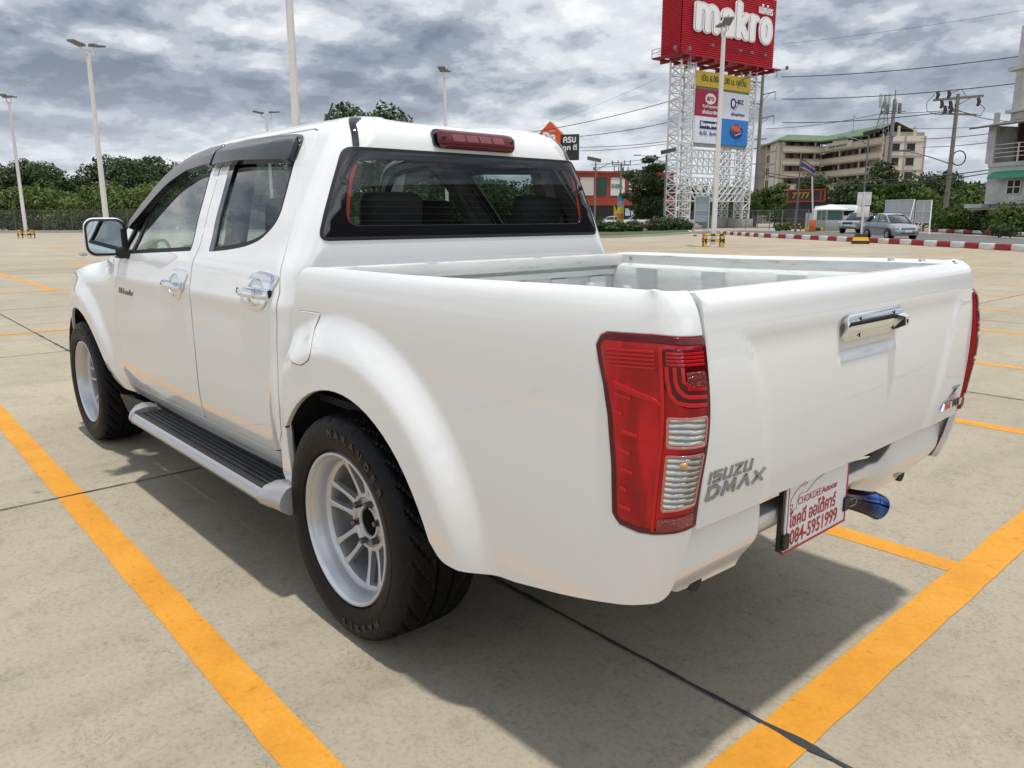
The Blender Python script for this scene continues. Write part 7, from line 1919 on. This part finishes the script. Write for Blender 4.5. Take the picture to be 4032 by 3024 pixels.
# phone masts
for i,(px,h0,h1,w,lab) in enumerate((((65.15,-151.96),16.5,24.0,1.3,'lattice phone mast with tall white antenna panels on the apartment roof'),)):
    t=thing('phone_mast',(px[0],px[1],0),lab,'phone mast'); mb=MB()
    for k in range(3):
        an=k*2.094; mb.bar((1.5*math.cos(an),1.5*math.sin(an),h0),(.25*math.cos(an),.25*math.sin(an),h1-1.5),.12)
    for z in range(17,22): r=1.5-1.25*(z-h0)/(h1-1.5-h0); [mb.bar((r*math.cos(k*2.094),r*math.sin(k*2.094),z),(r*math.cos((k+1)*2.094)*.9,r*math.sin((k+1)*2.094)*.9,z+.9),.06) for k in range(3)]
    link('mast_frame',mb.mesh(False),GALV,t); mb=MB()
    for k in range(3): mb.bbox((.85*math.cos(k*2.094+.9),.85*math.sin(k*2.094+.9),h1-1.3),(.5,.5,2.6),.08)
    link('antenna_panel',mb.mesh(),pbr('antenna_pale',(.42,.45,.42),rough=.6),t); mb=MB(); [mb.bbox((.5*math.cos(k*1.4),.5*math.sin(k*1.4),h1-3.4),(.3,.3,.6),.05) for k in range(4)]; link('radio_box',mb.mesh(),STEEL,t)
mp_=(40.95,-99.23); MP=thing('phone_mast',(mp_[0],mp_[1],0),'slim grey monopole mast right of the lattice one, in front of the apartments','phone mast'); link('pole',MB().tube([(0,0,0),(0,0,15.4)],[.32,.2],10).mesh(),GALV,MP); mb=MB(); mb.tube([(0,0,15.3),(0,0,16.5)],.06,6); [mb.bbox((.8*math.cos(k*2.1),.8*math.sin(k*2.1),14.4),(.35,.35,1.2),.05) for k in range(3)]; mb.bar((-1,-1,14),(1,1,14),.1); mb.bar((-.8,.8,11),(.8,-.8,11),.1); link('mast_fittings',mb.mesh(),GALV,MP)
ta=(74.93,-160.69); TA_=thing('tv_aerial',(ta[0],ta[1],17.6),'thin television aerial on the green apartment roof','aerial'); mb=MB(); mb.bar((0,0,0),(0,0,4.2),.07); az=tocam(ta)-math.pi/2; [mb.bar((math.cos(az)*w,math.sin(az)*w,z),(-math.cos(az)*w,-math.sin(az)*w,z),.05) for z,w in ((3.9,.4),(3.4,.5),(1.2,.9),(.8,.6))]; link('aerial_rods',mb.mesh(False),GALV,TA_)
# ---------------- black sign with gold figures
s7=(43.78,-84.61); S7=thing('number_sign',(s7[0],s7[1],0),'black roadside sign with gold sevens in a red frame under the apartment block','sign',rz=tocam(s7)+math.pi/2)
link('panel',MB().box(-2.0,2.0,-.1,.1,3.15,4.45).mesh(False),INK,S7); mb=MB()
for z in (3.15,4.45): mb.bar((-2.0,-.1,z),(2.0,-.1,z),.13)
for x in (-2.0,1.55,2.0): mb.bar((x,-.1,3.15),(x,-.1,4.45),.13)
link('frame',mb.mesh(False),pbr('frame_red',(.4,.03,.015),rough=.5),S7); mb=MB(); mb.box(-2.1,2.1,0,2,0,3.0); link('lower_wall',mb.mesh(False),DK,S7)
mb=text_mb('7777',.95,.01,.03); mb.v=[(x-1.55,-.13,z+3.5) for x,z,_ in mb.v]; link('figures',mb.mesh(False),pbr('gold',(.62,.38,.03),rough=.4),S7)
# ---------------- orange shop building
o0=(88.91,-93.62); o1=(81.72,-110.15); OB=thing('orange_building',(o0[0],o0[1],0),'long low orange red shop building with pale sign panels behind the cab','shop building',rz=math.atan2(o1[1]-o0[1],o1[0]-o0[0])); Lo=math.hypot(o1[0]-o0[0],o1[1]-o0[1])
OR=pbr('orange_wall',(.30,.045,.022),rough=.6,var=(.5,.08))
# front is the local -y or +y side, whichever faces the camera
sgn=1 if (CAMP-Vector((o0[0],o0[1],0))).dot(Vector((-math.sin(OB.rotation_euler.z),math.cos(OB.rotation_euler.z),0)))>0 else -1
link('wall',MB().box(0,Lo,-6*sgn,0,0,8.8).mesh(False),OR,OB)
mb=MB(); mb.box(-.5,Lo+.5,0,.35*sgn,3.4,4.6) if sgn>0 else mb.box(-.5,Lo+.5,-.35,0,3.4,4.6); mb.box(-.5,Lo+.5,-.3,.3,8.6,8.95); link('fascia',mb.mesh(False),OR,OB)
mb=MB(); mb.box(.5,Lo-.5,.02*sgn if sgn>0 else -.06,.06 if sgn>0 else -.02,.0,3.3); link('shop_front',mb.mesh(False),DK,OB)
for k,(x,w,c) in enumerate(((3.6,1.8,(.02,.06,.04)),(6.1,2.6,(.62,.64,.62)),(9.5,3.6,(.58,.60,.60)),(14.0,2.6,(.5,.5,.5)),(.6,2.4,(.55,.5,.45)))):
    y0,y1=(.05,.12) if sgn>0 else (-.12,-.05); link('sign_panel',MB().box(x,x+w,y0,y1,5.0,7.9).mesh(False),pbr('shop_panel_%d'%k,c,rough=.6),OB)
dx=Vector((1,0,0)) ; 
Mx=lambda x,z:frame((x,.14*sgn,z),(1,0,0) if sgn<0 else (-1,0,0),(0,0,1))
link('shop_lettering',text_mb('SHERA',.95,.01,.02,Mx(6.2 if sgn<0 else 8.5,6.2),fx=.75).mesh(False),pbr('sign_green',(.03,.12,.06)),OB); link('shop_lettering',text_mb('HITACHI',.95,.01,.01,Mx(9.8 if sgn<0 else 12.9,6.2),fx=.8).mesh(False),INK,OB)
mb=MB(); [mb.bbox((x,.3*sgn,9.3),(.4,.3,.5),.05) for x in (3,8,13)]; link('roof_lamp',mb.mesh(),LHEAD,OB)
mb=MB(); [mb.box(x,x+.9,(.10 if sgn>0 else -.16),(.16 if sgn>0 else -.10),1.7,2.9) for x in (8.9,10.0,11.1,12.2)]; link('poster',mb.mesh(False),pbr('poster',(.55,.6,.66)),OB)
mb=MB(); mb.box(9.0,14.5,0,1.6*sgn,1.25,1.4) if sgn>0 else mb.box(9.0,14.5,-1.6,0,1.25,1.4); link('blue_awning',mb.mesh(False),pbr('awning_blue',(.05,.22,.45),rough=.6),OB)
# banner and small flags by the road in front of it
bn=(66.64,-78.70); BN=thing('advertising_banner',(bn[0],bn[1],0),'narrow multi coloured upright banner on the far pole in front of the orange building','banner',rz=tocam(bn)+math.pi/2)
cols=[(.05,.25,.45),(.35,.33,.30),(.55,.55,.05),(.50,.15,.10),(.25,.45,.08)]
for k,c in enumerate(cols): link('banner_section',MB().box(-.45,.45,-.03,.03,4.2-.75*k-.75,4.2-.75*k).mesh(False),pbr('banner_%d'%k,c,rough=.7,var=(3,.3)),BN)
link('pole',MB().tube([(0,.1,0),(0,.1,4.4)],.05,6).mesh(),GALV,BN)
YF=pbr('flag_yellow',(.62,.42,.02),rough=.7)
for i,(p,l) in enumerate((((68.65,-79.61),'small yellow flag nearest the cab in front of the white cars'),((66.61,-81.34),'small yellow flag above the white pickup beyond the hedge'),((65.17,-82.50),'small yellow flag furthest right, near the big dark tree'))):
    t=thing('small_flag',(p[0],p[1],0),l,'flag','yellow flags beyond the hedge',rz=tocam(p)+math.pi/2); link('pole',MB().tube([(0,0,0),(0,0,3.0)],.03,5).mesh(),GALV,t); link('cloth',MB().add([(0,0,3.0),(.15,.05,2.9),(.75,.1,1.6),(.25,0,1.5),(0,0,1.7)],[(0,1,2,3,4)]).mesh(False),YF,t)
# red/white road kerb and median beyond the hedge
mk_=walk([(64.49,-72.61),(55.36,-74.91)],2.0)
for i,(p,a) in enumerate(mk_):
    o=link('median_kerb_block',MB().bbox((0,0,.3),(1.95,.3,.55),.03).mesh(),KR if i%2 else KW); o.location=(p.x,p.y,0); o.rotation_euler=(0,0,a); tag(o,('red' if i%2 else 'white')+' kerb length of the road divider beyond the hedge','kerb block','red and white divider beyond the hedge')
# ---------------- house shaped sign of the home store
dh=(104.97,-103.07); DH=thing('home_store_sign',(dh[0],dh[1],0),'orange house shaped store sign with white lettering above the right edge of the cab roof','store sign',rz=tocam(dh)+math.pi/2-.25)
zt=((105.03,-103.01,18.85))[2]
ORG2=pbr('store_orange',(.62,.095,.018),rough=.5)
w=2.0; mb=MB(); pf=[(-w,-7),(w,-7),(w,-2.0),(0,0),(-w,-2.0)]
mb.extrude(pf,lambda x,z:(x,0,z+zt),lambda x,z:(x,2.4,z+zt)); link('house_sign',mb.mesh(False),ORG2,DH)
link('sign_pole',MB().tube([(0,1.2,0),(0,1.2,zt-7)],.5,10).mesh(),STEEL,DH)
def dt(txt,x,z,wd,h,mat,y=-.05,off=.02,name='lettering'):
    m=text_mb(txt,1.0,.0,off); xs=[v[0] for v in m.v]; ys=[v[1] for v in m.v]; x0,x1,y0,y1=min(xs),max(xs),min(ys),max(ys)
    m.v=[(x+(a-x0)/(x1-x0)*wd,y,zt+z+(b-y0)/(y1-y0)*h) for a,b,c in m.v]; return link(name,m.mesh(False),mat,DH)
dt('Do',-1.3,-3.45,2.4,1.55,LTX,off=.06); dt('ดูโฮม',.0,-1.9,.9,.35,LTX,off=.02); dt('home',-1.6,-4.9,3.3,1.2,LTX,off=.06)
mb=MB(); mb.box(w+.1,w+3.4,.3,.9,-7+zt,-2.4+zt); link('black_sign',mb.mesh(False),INK,DH)
dt('ครบ',w+.5,-3.9,2.4,1.1,LTX,.25,.03); dt('ถูก ดี',w+.4,-5.5,2.7,1.3,LTX,.25,.03)
# ---------------- shophouse on the right
SH=thing('shophouse',(0,0,0),'weathered white shophouse with a green awning and an upper balcony at the right edge','building')
BACK=Vector((.25,-.97))
s0=(18.97,-65.81); s1=(12.24,-62.43); u0=(18.66,-66.94); WSH_=pbr('wall_weathered',(.50,.50,.47),rough=.9,var=(.9,.28,8)); 
def sblock(a,b,z0,z1,out,depth,mat,name='wall'):
    a,t,n,L=seg(a,b); p=[a+n*out,a+t*L+n*out,a+t*L-n*depth,a-n*depth]; mb=MB(); mb.add([(q.x,q.y,z0) for q in p]+[(q.x,q.y,z1) for q in p],[(0,1,5,4),(1,2,6,5),(2,3,7,6),(3,0,4,7),(4,5,6,7),(0,1,2,3)]); return link(name,mb.mesh(False),mat,SH)
sblock(s0,s1,0,3.0,.0,10,WSH_); sblock(s0,s1,3.0,6.6,.35,10,WSH_); sblock(s0,s1,6.6,7.0,.45,10,WSH_)
sblock(s0,s1,7.0,11.0,-1.9,8,REC,'balcony_recess'); sblock((u0[0],u0[1]),s1,11.0,20,-.2,8,WSH_,'stair_tower')
a,t,n,L=seg(s0,s1)
def sr(x0,x1,z0,z1,o0,o1,mat,name):
    mb=MB(); rect_on(mb,a,t,n,x0,x1,z0,z1,o0,o1); return link(name,mb.mesh(False),mat,SH)
sr(-.35,-.0,7.0,10.6,.4,-8,WSH_,'side_wall'); 
sr(.5,L,7.0,10.9,-1.85,-1.80,pbr('teal_shade',(.06,.10,.10),rough=.8),'shade'); sr(.3,1.5,7.0,10.9,-1.79,-1.74,pbr('maroon_shade',(.06,.02,.02),rough=.8),'shade')
mb=MB()
for z in (7.5,7.9,8.3,8.7): rect_on(mb,a,t,n,.0,L,z,z+.06,.30,.24)
for x in (.0,2.3,4.6,6.9): rect_on(mb,a,t,n,x,x+.08,7.0,8.8,.32,.22)
link('balcony_rail',mb.mesh(False),POSTW,SH)
mb=MB(); q=[a+t*(-1.2)+n*1.4,a+t*L+n*1.4,a+t*L-n*1.9,a+t*(.6)-n*1.9]; mb.add([(q[0].x,q[0].y,10.35),(q[1].x,q[1].y,10.35),(q[2].x,q[2].y,11.2),(q[3].x,q[3].y,11.2),(q[0].x,q[0].y,10.5),(q[1].x,q[1].y,10.5),(q[2].x,q[2].y,11.35),(q[3].x,q[3].y,11.35)],[(0,1,2,3),(4,5,6,7),(0,1,5,4),(3,0,4,7)]); link('tiled_canopy',mb.mesh(False),pbr('old_tiles',(.12,.11,.10),rough=.9,var=(3,.4)),SH)
mb=MB(); v=[]
for i in range(6):
    an=i/5*math.pi*.5; v.append((.35+1.0*math.sin(an),6.15-.75*(1-math.cos(an))))
vs=[]
for x in (.9,L): 
    for (o,z) in v: p=a+t*x+n*o; vs.append((p.x,p.y,z))
mb.add(vs,[(i,i+1,7+i,6+i) for i in range(5)]); link('green_awning',mb.mesh(),pbr('awning_green',(.05,.27,.17),rough=.6),SH)
for k,x in enumerate((1.9,3.35,5.6,7.0)):
    sr(x,x+1.15,3.95,5.25,.36,.39,DK,'window'); mb=MB()
    for xx in (x-.05,x+.53,x+1.1): rect_on(mb,a,t,n,xx,xx+.08,3.9,5.3,.39,.43)
    for z in (3.9,4.55,5.22): rect_on(mb,a,t,n,x-.05,x+1.18,z,z+.08,.39,.43)
    link('window_frame',mb.mesh(False),POSTW,SH)
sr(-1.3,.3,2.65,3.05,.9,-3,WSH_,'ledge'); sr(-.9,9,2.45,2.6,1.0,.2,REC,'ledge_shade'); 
for x in (1.3,1.9): sr(x,x+.4,1.5,2.3,.01,.05,DK,'window')
sr(.9,2.6,0,1.4,.01,.06,POSTW,'gate')
# parapet steps of the stair tower
a2,t2,n2,L2=seg((u0[0],u0[1]),s1); mb=MB(); rect_on(mb,a2,t2,n2,-.5,L2,15.9,16.3,.1,-.5); rect_on(mb,a2,t2,n2,-.35,L2,11.9,12.2,.05,-.5); link('cornice',mb.mesh(False),WSH_,SH)
mb=MB(); rect_on(mb,a,t,n,0.0,.35,6.9,11.8,.42,.2); link('corner_post',mb.mesh(False),WSH_,SH)
# ---------------- big store hall behind the photographer (seen only as reflections)
ST_=thing('store_hall',(-52,-24,0),'large dark grey store hall behind the photographer, seen only in reflections','store building',rz=math.radians(25))
link('wall',MB().box(0,10,-75,75,0,9.0).mesh(False),pbr('hall_grey',(.05,.052,.055),rough=.7),ST_); link('fascia',MB().box(10.0,10.15,-75,75,7.6,8.8).mesh(False),STEEL,ST_); mb=MB(); [mb.box(10.0,10.1,-66+12*k,-60+12*k,.2,4.0) for k in range(12)]; link('shutter',mb.mesh(False),DK,ST_)

for c in SH.children:
    for v in c.data.vertices: v.co.z*=.757
